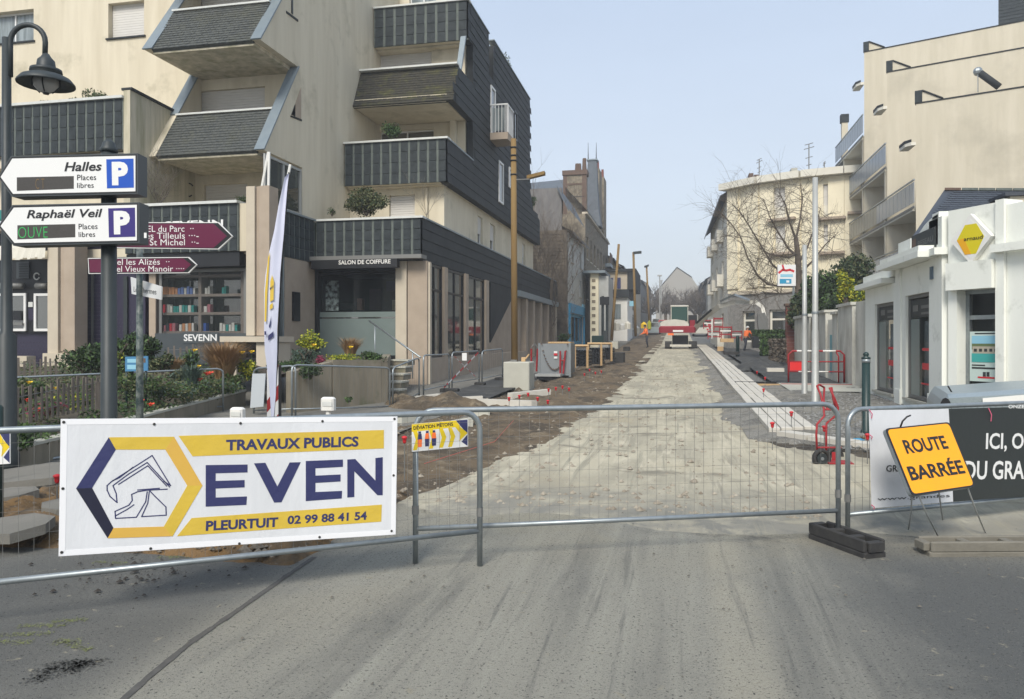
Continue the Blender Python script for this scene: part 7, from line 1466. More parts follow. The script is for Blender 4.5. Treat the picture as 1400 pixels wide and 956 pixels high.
# ---------------------------------------------------------------- apartment block on the right
ap = thing('apartment_block', 'stepped cream apartment block with grey balcony rails at the right', 'building', (12, 44, g(44)))
XA = 9.9; DD = V((.924, -.381, 0)); ZL = [4.6, 7.3, 10.0, 12.75]
fins = [(35.6, 11.6), (40.2, 14.5), (44.9, 17.2)]
for k, (y, zt) in enumerate(fins):
    pl = Plane((XA, y, 0), DD, (0, 0, 1)); mb = MB(); pl.rect(mb, 0, 13, 0, zt, -.3, 0); part(mb, 'end_wall', 'beigeR', ap)
    mb = MB(); pl.rect(mb, -.04, 13, zt, zt + .05, -.34, .03); part(mb, 'wall_coping', 'slateD', ap)
    mb = MB(); pl.rect(mb, -.04, .24, zt + .052, zt + .55, -.34, .04); part(mb, 'slate_stub', 'slate', ap)
    mb = MB(); pl.prism = None; pl.poly(mb, [(.241, zt + .052), (.95, zt + .052), (.241, zt + .50)], -.3, .0); part(mb, 'stub_gable', 'beigeR', ap)
    mb = MB(); pl.line(mb, [(.26, zt + .53), (1.0, zt + .08)], .045, -.3, th=.36); part(mb, 'stub_coping', 'slateD', ap)
    z = zt - 1.75 + .0; mb = MB(); mb.prism([(0, 0), (-.18, .0), (-.36, .3), (-.36, 1.1), (0, 1.1)], (XA, y, z), (1, 0, 0), (0, 1, 0), (0, 0, .14)); part(mb, 'balcony_floor', 'creamw', ap)
    mb = MB(); mb.prism([(-.18, .0), (-.38, .3), (-.38, 1.1), (-.34, 1.1), (-.34, .32), (-.16, .04)], (XA, y, z + .141), (1, 0, 0), (0, 1, 0), (0, 0, .12)); part(mb, 'balcony_edge', 'slateD', ap)
def rl(y0, y1, z, far):
    y0 -= .33; part(B(XA - .04, XA + 1.6, y0 + .33, y1, z - .2, z), 'balcony_floor', 'creamw', ap); part(B(XA - .07, XA - .042, y0, y1, z - .12, z - .02), 'floor_edge_trim', 'galvd', ap)
    part(B(XA - .09, XA - .03, y0, y1, z + 1.06, z + 1.12), 'top_rail', 'galv', ap)
    n = int((y1 - y0) / .62); me = MB().box(-.012, .012, -.285, .285, .0, .88).mesh('rail_panel', 'railg'); mf = MB().box(-.012, .012, -.285, .285, .0, .88).mesh('rail_panel', 'railb')
    for k in range(n):
        y = y0 + (k + .5) * (y1 - y0) / n; inst('rail_panel', mf if y > far else me, ap, Matrix.Translation((XA - .06, y, z + .12)))
M['railg'] = mat('grey_rail_glass', (.24, .27, .30), .3, col2=(.30, .33, .36), scale=2); M['railb'] = mat('beige_rail_glass', (.33, .31, .25), .4, col2=(.26, .25, .21), scale=2)
rl(35.95, 56, 4.6, 44); rl(35.95, 56, 7.3, 42); rl(40.55, 56, 10.0, 49); rl(45.25, 52.4, 12.75, 60)
for y, zt in ((40.2, 10), (44.9, 12.75), (49.8, 12.75), (54.9, 11.0)): part(B(XA, XA + 1.6, y + .31, y + .55, g(y), zt - .21), 'partition_wall', 'beigeR', ap)
part(B(XA + .0, XA + .35, 50.7, 51.0, 12.75, 15.0), 'end_fin', 'beigeR', ap); part(B(XA - .06, XA + .4, 50.65, 51.05, 15.0, 15.5), 'slate_stub', 'slate', ap)
fa = fxm(XA + 1.6); hs_ = []
for z in (1.8, 4.6, 7.3, 10.0):
    for y in (37, 41.6, 46.3, 51.2): hs_.append((-(y + 2.6), -y, z + .15, z + 2.25))
wall(ap, fa, -56, -36.2, 0, 9.99, [h for h in hs_ if h[2] < 9.9], .3, 'beigeR'); wall(ap, fa, -56, -40.7, 10.0, 12.7, [h for h in hs_ if h[2] > 9.9 and h[1] < -40.7], .3, 'beigeR'); hs_ = [h for h in hs_ if h[2] < 9.9 or h[1] < -40.7]
for h in hs_: window(ap, fa, *h, fr=.08, mull=1)
part(B(XA, XA + 1.6, 35.95, 56, 0, 1.6), 'base_wall', 'creamw', ap)
a = hd(1365, 73, 45.5); 
mb = MB(); pl = Plane((a.x, a.y, 0), DD, (0, 0, 1)); pl.rect(mb, 0, 8, 12, 24, -6, 0); part(mb, 'slate_tower', 'slate', ap); mb = MB(); tilefield(mb, pl, [(0, a.z - .5), (4.5, a.z - .5), (4.5, 23), (0, 23)], .40, .20, .012, .02, 8); part(mb, 'tower_slates', 'slate', ap, kind='stuff')
q_ = hd(1337, 98, 34.2); r_ = hd(1366, 119, 33.8); t = thing('roof_tube_lamp', 'dark tilted tube lamp on the parapet of the cream apartment block', 'lamp', r_)
part(MB().tube([q_, r_], .15, 10), 'tube', 'slateD', t, smooth=True); part(MB().tube([hd(1337, 99, 34.1), hd(1337, 126, 34.1)], .02, 5), 'stay', 'galv', t); part(MB().sph(q_, .2, 8, 6), 'end_bracket', 'galv', t)

# ---------------------------------------------------------------- cream corner building, garden walls, trees at mid distance right
cb_ = thing('corner_building', 'pale cream three-storey building with rounded roof edge above a grey stone ground floor', 'building', (6, 50, g(50)))
zt = 11.3; FR = [hd(995, 300, 50.2), hd(1039, 300, 48.06), hd(1096, 300, 46.4), hd(1154, 300, 45.3), hd(1215, 300, 44.4)]; SD = hd(971.5, 300, 66)
def fpl(a, b): return Plane((a.x, a.y, 0), (b.x - a.x, b.y - a.y, 0), (0, 0, 1)), (V((b.x, b.y)) - V((a.x, a.y))).length
def W_(pl, x0, x1, y0, y1): a = pl.px(x0, y1); b = pl.px(x1, y0); return (a[0], b[0], a[1], b[1])
zs = 4.55
segs = [([], []), ([(1057.5, 1083.5, 254, 300), (1059.5, 1083.5, 307, 346)], [(1052, 1076, 423, 455)]), ([(1125.5, 1150.5, 250, 298), (1126, 1149, 306, 345)], []), ([(1165, 1190, 248, 290)], [])]
for k in range(4):
    pl, L = fpl(FR[k], FR[k + 1]); up = [W_(pl, *h) for h in segs[k][0]]; lo = [W_(pl, *h) for h in segs[k][1]]
    if k == 0: lo = [W_(pl, 1015, 1032, 425, 468)]
    wall(cb_, pl, 0, L, zs + .01, zt, up, .3, 'cream'); wall(cb_, pl, .0, L, .6, zs, lo, .3, 'stoneg')
    for h in up:
        w = window(cb_, pl, h[0], h[1], h[2] + (h[3] - h[2]) * .38, h[3], kind='shutter', fr=.07, name='window'); mb = MB(); pl.rect(mb, h[0], h[1], h[2], h[2] + (h[3] - h[2]) * .38, -.3, -.1); part(mb, 'balcony_panel', 'creamw', cb_)
        mb = MB(); pl.rect(mb, h[0] - .25, h[1] + .25, h[2] - .16, h[2] - .01, -.1, .4); part(mb, 'balcony_ledge', 'taupe', cb_)
    for h in lo: window(cb_, pl, *h, fr=.12, fm='creamw', glassm='glassd', transom=h[3] - .6)
    for f in ((.0, .30), (.62, .70))[0:2]:
        mb = MB(); pl.rect(mb, L * f[0] + .02, L * f[0] + .9, zs + .3, zt - .02, .0, .10); part(mb, 'pilaster_strip', 'cream', cb_)
    mb = MB(); pl.rect(mb, -.3 if k == 0 else 0, L, zt, zt + .42, -1.5, .55); part(mb, 'roof_edge', 'creamw', cb_); mb = MB(); pl.rect(mb, .4, L, zs - .1, zs + .12, -.2, .12); part(mb, 'ledge', 'taupe2', cb_)
pl = Plane((SD.x, SD.y, 0), (FR[0].x - SD.x, FR[0].y - SD.y, 0), (0, 0, 1)); L = (V((SD.x, SD.y)) - V((FR[0].x, FR[0].y))).length; hs_ = [(L * f, L * f + 1.3, z, z + 1.7) for f in (.12, .4, .72) for z in (5.4, 8.5)] + [(L * .7, L * .7 + 2, 1.2, 3.4)]
wall(cb_, pl, 0, L - .01, .6, zt - .4, hs_, .3, 'creamw')
for h in hs_: window(cb_, pl, *h, fr=.09); mb = MB(); pl.rect(mb, h[0] - .1, h[1] + .1, h[2] - .12, h[2] + .7, .02, .45); part(mb, 'balcony', 'creamw', cb_)
mb = MB(); mb.add([pl.at(-.3, zt - .9, .5), pl.at(L, zt - .3, .5), pl.at(L - .5, zt + .75, -1.2), pl.at(-.3, zt + .6, -1.4), pl.at(-.3, zt - 1.1, .5), pl.at(L, zt - .5, .5)], [(0, 1, 2, 3), (4, 5, 1, 0)]); part(mb, 'slate_mansard', 'roof', cb_)
mb = MB(); Q0 = [q_ + V((0, 0, 0)) for q_ in FR]; n = len(Q0); mb.add([(q_.x, q_.y, zt + .3) for q_ in Q0] + [(FR[4].x + 1, FR[4].y + 14, zt + .3), (SD.x + .5, SD.y, zt + .3)], [tuple(range(n + 2))]); part(mb, 'roof_deck', 'roofd', cb_)
for x0, x1, y0, y1, t_, m_ in ((1024, 1030, 237, 250, 52, 'brickd'), (1031, 1037, 239, 250, 52, 'brickd'), (1005, 1013, 252, 262, 54, 'stoneg'), (1082, 1090, 230, 246, 50, 'conc'), (1037, 1072, 240, 252, 56, 'roofd')):
    a = hd(x0, y1, t_); b = hd(x1, y0, t_); part(B(a.x, b.x, a.y, a.y + 1.2, a.z - .8, b.z), 'chimney' if x1 - x0 < 20 else 'roof_housing', m_, cb_)
def aerial(label, x, y0, y1, t_, w):
    q_ = thing('tv_aerial', label, 'aerial', hd(x, y0, t_)); part(MB().tube([hd(x, y0, t_), hd(x, y1, t_)], .035, 5), 'mast', 'galvd', q_); mb = MB()
    for f, s in ((0, .8), (.12, 1), (.4, .7), (.62, .5)): y = y1 + (y0 - y1) * f; mb = MB().tube([hd(x - w * s, y + 2 * s, t_), hd(x + w * s, y - 2 * s, t_)], .022, 4); part(mb, 'rod', 'galvd', q_)
aerial('tall television aerial above the cream corner building', 1106, 243, 197, 48, 7); aerial('small television aerial near the brick chimneys', 1038, 246, 218, 52, 4); aerial('thin aerial between the two larger ones', 1127, 243, 222, 49, 2)
# sign on a post before the bare tree
pl = camplane(1075, 376, 33); t = thing('estate_sign', 'white sign with a red wave and a blue bar beside the bare tree', 'sign', pl.at(0, 0)); 
def eb(x0, y0, x1, y1, m_, h0, h1, nm='print'): a = pl.px(x0, y1); b = pl.px(x1, y0); mb = MB(); pl.rect(mb, a[0], b[0], a[1], b[1], h0, h1); part(mb, nm, m_, t)
eb(1063.5, 362, 1088, 391, 'signw', -.08, 0, 'board'); eb(1066, 381.5, 1082, 388, mat('sign_cyan', (.03, .27, .45), .5), .001, .004); eb(1075, 383.5, 1079, 386.5, 'signw', .005, .007); eb(1067, 375, 1084, 379, 'sky', .001, .004)
mb = MB(); pl.line(mb, [pl.px(*p) for p in ((1065, 373), (1070, 369), (1075, 370), (1080, 369), (1085, 371))], .09, .002, th=.004); pl.line(mb, [pl.px(*p) for p in ((1070, 363), (1072, 370))], .08, .002, th=.004); part(mb, 'red_wave', 'redcap', t)
a = pl.px(1086, 391); b = pl.px(1086, 470); part(MB().tube([pl.at(*a, -.1), pl.at(*b, -.1)], .05, 6), 'post', 'galv', t)
# garden walls along the right pavement (x about 4.5)
XG = 4.5
def gy(px): return hx(px, 465, XG)[0]
gwl = thing('old_white_wall', 'peeling white garden wall with pillars between the shop and the brick pier', 'wall', (XG, 24, g(24)))
for p0, p1, yt, m_, nm, th_ in ((1183, 1170, 412, 'oldwhite', 'wall_panel', .25), (1168, 1148, 419, 'oldwhite', 'pillar', .35), (1147, 1140, 430, 'oldwhite', 'pillar', .3), (1139, 1132, 437, 'creamw', 'wall_panel', .2), (1131, 1122, 428, 'oldwhite', 'pillar', .3), (1121, 1108, 434, 'concs', 'wall_panel', .2)):
    ya, yc = gy(p0) + .01, gy(p1) - .01; z = hx((p0 + p1) / 2, yt, XG)[1]; part(B(XG - (.05 if nm == 'pillar' else 0), XG + th_, ya, yc, g(ya) - .2, z), nm, m_, gwl)
    if nm == 'pillar': part(B(XG - .1, XG + th_ + .05, ya - .04, yc + .04, z + .002, z + .08), 'pillar_cap', 'oldwhite', gwl)
a = hd(1137, 475, 27); part(B(XG - .03, XG - .005, gy(1140), gy(1136), g(25) + .2, hx(1138, 458, XG)[1]), 'blue_panel', mat('faded_turquoise', (.15, .33, .36), .7), gwl)
gt = thing('garden_gate', 'white vertical slat garden gate beside the brick pier', 'gate', (XG, 31, g(31))); ya, yc = gy(1107), gy(1086); z = hx(1096, 435, XG)[1]; zc = z
n = 14
for k in range(n): y = ya + (yc - ya) * (k + .5) / n; part(B(XG, XG + .04, y - (yc - ya) / n * .36, y + (yc - ya) / n * .36, g(y) + .05, z), 'slat', 'oldwhite', gt)
part(B(XG + .042, XG + .09, ya, yc, z - .5, z - .42), 'crossbar', 'oldwhite', gt); part(B(XG - .05, XG + .1, ya, yc, z + .002, z + .1), 'top_bar', 'oldwhite', gt)
ya = gy(1084); a = hd(1075, 480, 31.5); b = hd(1087, 418, 31.5); bp_ = thing('brick_pier', 'dark red brick gate pier left of the white gate', 'pier', ((a.x + b.x) / 2, a.y, g(a.y)))
n = int((b.z - g(a.y)) / .15)
for k in range(n): part(B(a.x + (.01 if k % 2 else 0), b.x - (.01 if k % 2 else 0), a.y, a.y + .4, g(a.y) + k * .15, g(a.y) + k * .15 + .142), 'brick_course', 'brick', bp_)
part(B(a.x - .05, b.x + .05, a.y - .05, a.y + .45, g(a.y) + n * .15, g(a.y) + n * .15 + .1), 'cap', 'brickd', bp_)
def hedge(label, px0, px1, py0, py1, t_, dep, mts, seed, n=2600):
    a = hd(px0, py1, t_); b = hd(px1, py0, t_); q_ = thing('hedge', label, 'hedge', ((a.x + b.x) / 2, a.y, a.z)); rn = random.Random(seed); mb = MB()
    for _ in range(n):
        p = V((rn.uniform(a.x, b.x), a.y + rn.random() ** 2 * dep, rn.uniform(a.z, b.z))); 
        if rn.random() < .4: p.z = b.z + rn.uniform(-.06, .05); p.y = a.y + rn.random() * dep
        u = V((rn.gauss(0, 1), rn.gauss(0, 1), rn.gauss(0, 1))).normalized() * .07; v_ = u.cross(V((rn.gauss(0, 1), rn.gauss(0, 1), rn.gauss(0, 1)))).normalized() * .04; mb.add([p - u, p + v_, p + u, p - v_], [(0, 1, 2, 3)], rn.randrange(len(mts)))
    mb.box(a.x + .05, b.x - .05, a.y + .08, a.y + dep - .05, a.z, b.z - .06, 0); part(mb, 'foliage', mts, q_); return q_
hedge('clipped green hedge in front of the grey stone ground floor', 1030, 1074, 453, 462, 37, .8, ['lfd', 'lfg'], 1); hedge('bright topped green bush low beside the brick pier', 1040, 1070, 459, 486, 33, .7, ['lfg', 'lfd', 'lfg'], 2); hedge('brown leafless hedge left of the brick pier', 1053, 1074, 466, 494, 30.5, .6, ['barkl', 'bark'], 3, 2000)
solobox('wheelie_bin', 'dark wheelie bin with a white label by the hedge', 'bin', 'black', 1029, 1039, 460, 476, 36, .6); solobox('bin_label', 'small white label hanging by the dark wheelie bin', 'label', 'signw', 1038, 1043, 461, 466, 35.4, .05)
# trees
def bushtree(name, label, px, py, t_, rw, rh, mts, n, size, seed, lobes=10, cat='tree', pbot=None, trunk=True):
    c = hd(px, py, t_); k = t_ / FPX; zb = g(c.y); q_ = thing(name, label, cat, (c.x, c.y, zb)); mb = MB(); leafy(mb, c, (rw * k, rw * k * .9, rh * k), n, size, m=list(range(len(mts))), seed=seed, lobes=lobes); part(mb, 'crown', mts, q_)
    if trunk:
        rn = random.Random(seed); mb = MB().tube([(c.x, c.y, zb), (c.x + .05, c.y, (zb + c.z) / 2), (c.x, c.y, c.z)], .13, 8, r1=.07); 
        for _ in range(7): d = V((rn.gauss(0, 1), rn.gauss(0, 1), rn.uniform(.2, 1))).normalized(); mb.tube([(c.x, c.y, c.z - rh * k * .4), (c.x + d.x * rw * k * .6, c.y + d.y * rw * k * .6, c.z + d.z * rh * k * .5)], .05, 5, r1=.02)
        part(mb, 'trunk', 'bark', q_)
    return q_
bushtree('evergreen_tree', 'dark evergreen tree behind the taller mast', 1122, 402, 29, 32, 42, ['lfd', 'lfd', 'lfg'], 5200, .085, 61, 14)
bushtree('evergreen_tree', 'wide dark evergreen tree against the lower balconies', 1163, 382, 30, 42, 40, ['lfd', 'lfd', 'lfo'], 6500, .085, 62, 16)
bushtree('evergreen_tree', 'dark ivy covered bush left of the shorter mast', 1091, 428, 31, 20, 28, ['lfd', 'lfo', 'lfd'], 2200, .08, 63, 10)
bushtree('evergreen_tree', 'low dark evergreen bush just above the white garden wall', 1142, 420, 27, 26, 20, ['lfd', 'lfg', 'lfd'], 2200, .07, 66, 10)
bushtree('golden_conifer', 'taller yellow green conifer in front of the dark evergreens', 1156, 394, 25.5, 14, 28, ['lfy', 'lfg', 'lfy'], 2200, .06, 64, 9); bushtree('golden_conifer', 'shorter yellow green conifer right of the taller one', 1171, 404, 25, 11, 20, ['lfy', 'lfg'], 1200, .06, 65, 8)
t_ = 36; bt = thing('bare_tree', 'large leafless tree spreading drooping twigs across the cream corner building', 'tree', hd(1094, 470, t_)); rn = random.Random(4)
def TP(px, py, dt=0): return hd(px, py, t_ + dt)
part(MB().tube([TP(1095, 472), TP(1094, 430), TP(1092, 390), TP(1091, 350), TP(1088, 325)], .24, 9, r1=.10), 'trunk', 'bark', bt, smooth=True)
limbs = [[(1092, 392), (1070, 392), (1050, 389), (1036, 377), (1022, 352), (1013, 325), (999, 305), (986, 292)], [(1092, 380), (1072, 375), (1056, 362), (1040, 335), (1026, 312), (1012, 290), (1002, 280)], [(1092, 398), (1070, 402), (1048, 400), (1030, 404)],
         [(1091, 352), (1078, 340), (1064, 318), (1052, 296), (1044, 272)], [(1089, 330), (1080, 305), (1074, 280), (1064, 262)], [(1088, 328), (1094, 300), (1097, 272), (1094, 250)], [(1092, 360), (1104, 338), (1114, 310), (1122, 285)], [(1093, 375), (1110, 358), (1128, 335), (1146, 318)], [(1092, 345), (1078, 352), (1062, 350), (1046, 345)]]
br = MB()
for l in limbs:
    dt = rn.uniform(-1.6, 1.6); pts = [TP(x, y, dt * i / len(l)) for i, (x, y) in enumerate(l)]; br.tube(pts, .06, 6, r1=.014, cap=False)
    for a, b in zip(pts[1:], pts[2:]):
        for _ in range(11): f = rn.random(); p = a.lerp(b, f); d = V((rn.uniform(-1, .7), rn.uniform(-1, 1), rn.uniform(-.9, 1))); twigs(br, p, d, rn.uniform(.7, 1.8), .012, 2, rn, up=-.12, n=4, spread=.7, kids=(2, 3))
part(br, 'branches', 'bark', bt)

# ---------------------------------------------------------------- red and white works barriers, cars, far clutter
def car(label, px, py, t_, mt, heading=0.0, group=None):
    c = hd(px, py, t_); z = g(c.y) + .02; q_ = thing('parked_car', label, 'car', (c.x, c.y, z), heading, group)
    pr_ = [(-.85, .25), (-.88, .7), (-.80, .85), (-.66, 1.40), (.66, 1.40), (.80, .85), (.88, .7), (.85, .25)]
    mb = MB(); mb.prism(pr_, (0, 0, 0), (1, 0, 0), (0, 0, 1), (0, 3.9, 0)); part(mb, 'body', mt, q_, local=True); mb = MB(); mb.prism([(-.62, .9), (-.55, 1.32), (.55, 1.32), (.62, .9)], (0, -.015, 0), (1, 0, 0), (0, 0, 1), (0, .01, 0)); part(mb, 'rear_window', 'glassd', q_, local=True)
    for x in (-.7, .7): part(MB().box(x - .1, x + .1, -.03, -.005, .6, .75), 'tail_light', 'redcap', q_, local=True)
    for x in (-.78, .62):
        for y in (.6, 3.1): part(MB().tube([(x, y, .3), (x + .16, y, .3)], .3, 12), 'wheel', 'black', q_, local=True)
    return q_
cars = [(843, 452, 72, 'white', 'pale car parked at the far left behind the timber poles'), (893, 447, 84, 'silver', 'small silver car far up the left side of the street'), (908, 440, 98, 'redcap', 'red car far up the street left of the excavator cab'), (926, 438, 110, 'white', 'white van-like car far up the street above the excavator'),
        (958, 446, 80, 'machw', 'pale car just right of the excavator cab'), (966, 438, 95, 'redcap', 'red car far up the right side of the street'), (898, 437, 118, 'steel', 'faint grey car furthest up the left side'), (945, 436, 122, 'white', 'faint white car furthest up on the right')]
for x, y, t_, m_, l in cars: car(l, x, y, t_, m_)
def rw(label, x0, x1, y0, y1, t_):
    a = hd(x0, y1, t_); b = hd(x1, y0, t_); q_ = thing('works_barrier', label, 'barrier', ((a.x + b.x) / 2, a.y, a.z)); H = b.z - a.z
    for x in (a.x, b.x): part(MB().tube([(x, a.y, a.z), (x, a.y, b.z)], .035, 6), 'post', 'red', q_)
    for f, m_ in ((.95, 'red'), (.65, 'white'), (.35, 'red')): part(B(a.x, b.x, a.y - .02, a.y + .02, a.z + H * (f - .12), a.z + H * f), 'rail', m_, q_)
for k, (x0, x1, y0, y1, t_, lab) in enumerate(((962, 973, 437, 450, 56, 'red and white works barrier nearest the kerb stones far up'), (976, 988, 434, 452, 54, 'tall red and white works barrier right of the excavator'), (984, 1000, 446, 462, 50, 'red and white works barrier beside the grey doorway'), (968, 986, 452, 464, 52, 'low red and white works barrier behind the kerb stones'), (1000, 1014, 452, 466, 47, 'red and white works barrier left of the small bollard'))): rw(lab, x0, x1, y0, y1, t_)
for k, (x0, x1, y0, y1, t_, lab) in enumerate(((985, 1003, 463, 468, 44, 'orange timber stack left of the small bollard'), (981, 989, 474, 480, 40, 'short orange timber piece lying left of the small bollard'))): solobox('timber_stack', lab, 'timber', 'plank', x0, x1, y0, y1, t_, .5, .01)
solobox('rubber_mat', 'dark rubber plate lying at the foot of the small bollard', 'plate', 'blackm', 990, 1010, 481, 485, 37, .6, .01)
mb = MB().tube([hd(973.5, 463, 50), hd(973.5, 436, 50)], .05, 6); solo(mb, 'sign_post', 'white', label='thin white post right of the excavator', cat='post')
# ---------------------------------------------------------------- houses along the left and the far end
def rowhouse(label, side, xf, dep, y0, y1, ze, zr, wm, rm, floors, nc, chim=(), shop=None, gable=None, fm='frame', name='terraced_house', ww=1.0, trim=None):
    """street house: facade at x=xf facing the street, side -1 on the left, +1 on the right"""
    zg = g(y0) - .1; q_ = thing(name, label, 'house', (xf, y0, zg)); sg = -1 if side < 0 else 1
    pl = FX(xf) if side < 0 else fxm(xf); U = (lambda y: y) if side < 0 else (lambda y: -y); hs = []
    zf0 = zg + (3.2 if shop else .6); fh = (ze - zf0 - .3) / floors
    for f in range(floors):
        for c in range(nc): yc = y0 + (y1 - y0) * (c + .5) / nc; u = sorted((U(yc - ww / 2), U(yc + ww / 2))); hs.append((u[0], u[1], zf0 + f * fh + .55, zf0 + f * fh + fh * .86))
    sw = []
    if shop: u = sorted((U(y0 + .5), U(y1 - .5))); sw = [(u[0], u[1], zg + .5, zg + 2.5)]
    u = sorted((U(y0), U(y1))); wall(q_, pl, u[0], u[1], zg, ze, hs + sw, .3, wm)
    for h in hs: window(q_, pl, *h, fr=.09, fm=fm, mull=1, inset=.12, sill=trim)
    for h in sw:
        window(q_, pl, *h, fr=.2, fm=shop, mull=1, inset=.1, name='shop_window'); mb = MB(); pl.rect(mb, h[0] - .3, h[1] + .3, h[3] + .02, h[3] + .6, .002, .12); part(mb, 'shop_fascia', shop, q_); [part(pl.poly(MB(), [(a_, zg), (a_ + .28, zg), (a_ + .28, h[3]), (a_, h[3])], .002, .12), 'shop_surround', shop, q_) for a_ in (h[0] - .3, h[1] + .02)]
    xb = xf + sg * dep; xs = sorted((xf - sg * .3 if False else xf + sg * .3, xb)); part(B(xs[0], xs[1], y0, y0 + .3, zg, ze), 'gable_wall', gable or wm, q_); part(B(xs[0], xs[1], y1 - .3, y1, zg, ze), 'gable_wall', gable or wm, q_)
    xr = (xf + xb) / 2; e = .35
    mb = MB().add([(xf - sg * e, y0 - .1, ze), (xf - sg * e, y1 + .1, ze), (xr, y1 + .1, zr), (xr, y0 - .1, zr), (xb + sg * e, y0 - .1, ze), (xb + sg * e, y1 + .1, ze), (xf - sg * e, y0 - .1, ze - .15), (xf - sg * e, y1 + .1, ze - .15)], [(0, 1, 2, 3), (3, 2, 5, 4), (0, 6, 7, 1)]); part(mb, 'roof', rm, q_)
    part(MB().add([(xf, y0 - .02, ze), (xb, y0 - .02, ze), (xr, y0 - .02, zr - .1), (xf, y0 + .3, ze), (xb, y0 + .3, ze), (xr, y0 + .3, zr - .1)], [(0, 1, 2), (3, 5, 4), (0, 2, 5, 3)]), 'gable_top', gable or wm, q_)
    for yc, h in chim:
        part(B(xr - .9, xr + .9, yc - .35, yc + .35, zr - .8, zr + h), 'chimney', 'brickd', q_)
        for k in range(3): part(MB().lathe((xr - .55 + .55 * k, yc, zr + h), [(.12, 0), (.10, .45)], 8), 'chimney_pot', 'brick', q_)
    return q_
XL = -6.7
h1 = rowhouse('rubble stone house end with grey slate-hung upper wall and a bright blue shop front', -1, XL, 7.5, 47.5, 55.8, 8.3, 10.3, 'steel', 'gslate', 2, 2, (), 'blue', 'stone', ww=1.1, trim='taupe')
part(B(-16.0, XL - .02, 47.1, 47.48, g(47), 8.35), 'stone_gable', 'stone', h1); part(B(-16, XL - .35, 47.2, 47.46, 8.36, 11.0), 'slate_hung_wall', 'gslate', h1)
rb = random.Random(9); sm = MB()                       # picked-out rubble stones on the gable
for j in range(34):
    x = -11.4 + rb.random() * .3; z = 1.0 + j * .215
    while x < XL - .35:
        w = rb.uniform(.22, .5); sm.box(x, x + w - .035, 47.06 - rb.random() * .03, 47.11, z + rb.uniform(0, .02), z + .18); x += w
part(sm, 'rubble_stones', 'stone', h1, kind='stuff')
mb = MB().add([(XL + .15, 46.9, 9.6), (XL - .6, 46.9, 11.1), (XL - .6, 55, 11.1), (XL + .15, 55, 9.6), (XL + .15, 46.9, 9.4), (XL - .6, 46.9, 10.9)], [(0, 1, 2, 3), (0, 4, 5, 1)]); part(mb, 'roof_slope', 'roof', h1)
part(B(XL - .5, XL + .1, 54.6, 55.6, 3.2, 4.1), 'shop_sign', 'sky', h1)
h2 = thing('slate_roofed_villa', 'large house with a blue grey slate roof and a tall brick-edged chimney stack', 'house', (-12, 62, g(62)))
a = hd(726, 262, 60); b = hd(806, 232, 60); part(MB().add([(a.x - 4, a.y - 1.5, a.z - .8), (b.x, a.y - 1.5, a.z - .8), (b.x - 1, a.y + 2.5, b.z), (a.x + 2.5, a.y + 2.5, b.z - .35), (a.x - 4, a.y + 2.5, a.z + 1.0)], [(0, 1, 2, 3, 4)]), 'roof', 'roof', h2); part(B(-18, -7.4, 59, 66, g(60), a.z - .7), 'wall', 'stonel', h2)
c = hd(771, 302, 58); d = hd(802, 240, 58); part(B(c.x, d.x, c.y, c.y + .9, c.z - 2, d.z), 'chimney_stack', 'stonel', h2); part(B(c.x - .06, c.x + .25, c.y - .03, c.y - .002, c.z - 2, d.z), 'brick_edge', 'brickd', h2); part(B(d.x - .3, d.x + .04, c.y - .03, c.y - .002, c.z - 2, d.z), 'brick_edge', 'brickd', h2)
part(B(c.x - .12, d.x + .1, c.y - .1, c.y + 1, d.z, d.z + .35), 'stack_cornice', 'brickd', h2); part(B(c.x + .26, d.x - .31, c.y - .03, c.y - .003, d.z - .75, d.z - .62), 'brick_band', 'brickd', h2)
for x in (789, 792, 799): e = hd(x, 240, 58.3); part(MB().lathe((e.x, e.y, d.z + .35), [(.18, 0), (.14, .6 if x != 799 else 1.0)], 8), 'chimney_pot', 'brickd', h2)
h3 = thing('tower_house', 'tall stone house with a steep slate pavilion roof and red chimney pots', 'house', (-7, 62, g(60)))
y0, y1 = 56.2, 75.0; pl = FX(XL + .05); zt3 = hx(805, 300, XL)[1]
hs = [(57 + i * 2.6, 58.1 + i * 2.6, z, z + 1.7) for i in range(7) for z in (4.6, 7.6)]; wall(h3, pl, y0, y1, 1, zt3, hs, .3, 'stonel'); [window(h3, pl, *h, fr=.1, sill='creamw') for h in hs]
part(B(-14, XL - .26, y0, y0 + .3, 1, zt3), 'gable_wall', 'stonel', h3); part(B(XL - .2, XL + .22, y0, y1, zt3, zt3 + .14), 'cornice', 'taupe2', h3); part(B(-14, XL - .25, y0 + .3, y1, 1, zt3 - .1), 'core_wall', 'stonel', h3)
zA = zt3 + .22; zB = hx(810, 221, XL - .5)[1]
zB = hx(811, 221, -7.0)[1]; xm = -7.0; ym = hx(811, 221, -7.0)[0]; mb = MB(); lv = [(.95, zA), (.68, zA + 1.4), (.52, (zA + zB) / 2 + .6), (.42, zB)]; vs = []
for w, z in lv: vs += [(xm - w, ym - w, z), (xm + w * .75, ym - w, z), (xm + w * .75, ym + w, z), (xm - w, ym + w, z)]
fs = [(i * 4 + j, i * 4 + (j + 1) % 4, (i + 1) * 4 + (j + 1) % 4, (i + 1) * 4 + j) for i in range(3) for j in range(4)] + [(12, 13, 14, 15)]; mb.add(vs, fs); part(mb, 'pavilion_roof', 'roof', h3)
part(B(xm - .5, xm + .4, ym - .5, ym + .5, zB, zB + .12), 'roof_crest', 'zinc', h3)
for dx in (-.38, .30): part(MB().tube([(xm + dx, ym - .4, zB + .1), (xm + dx, ym - .4, zB + 1.5)], .05, 5, r1=.015), 'finial', 'roof', h3)
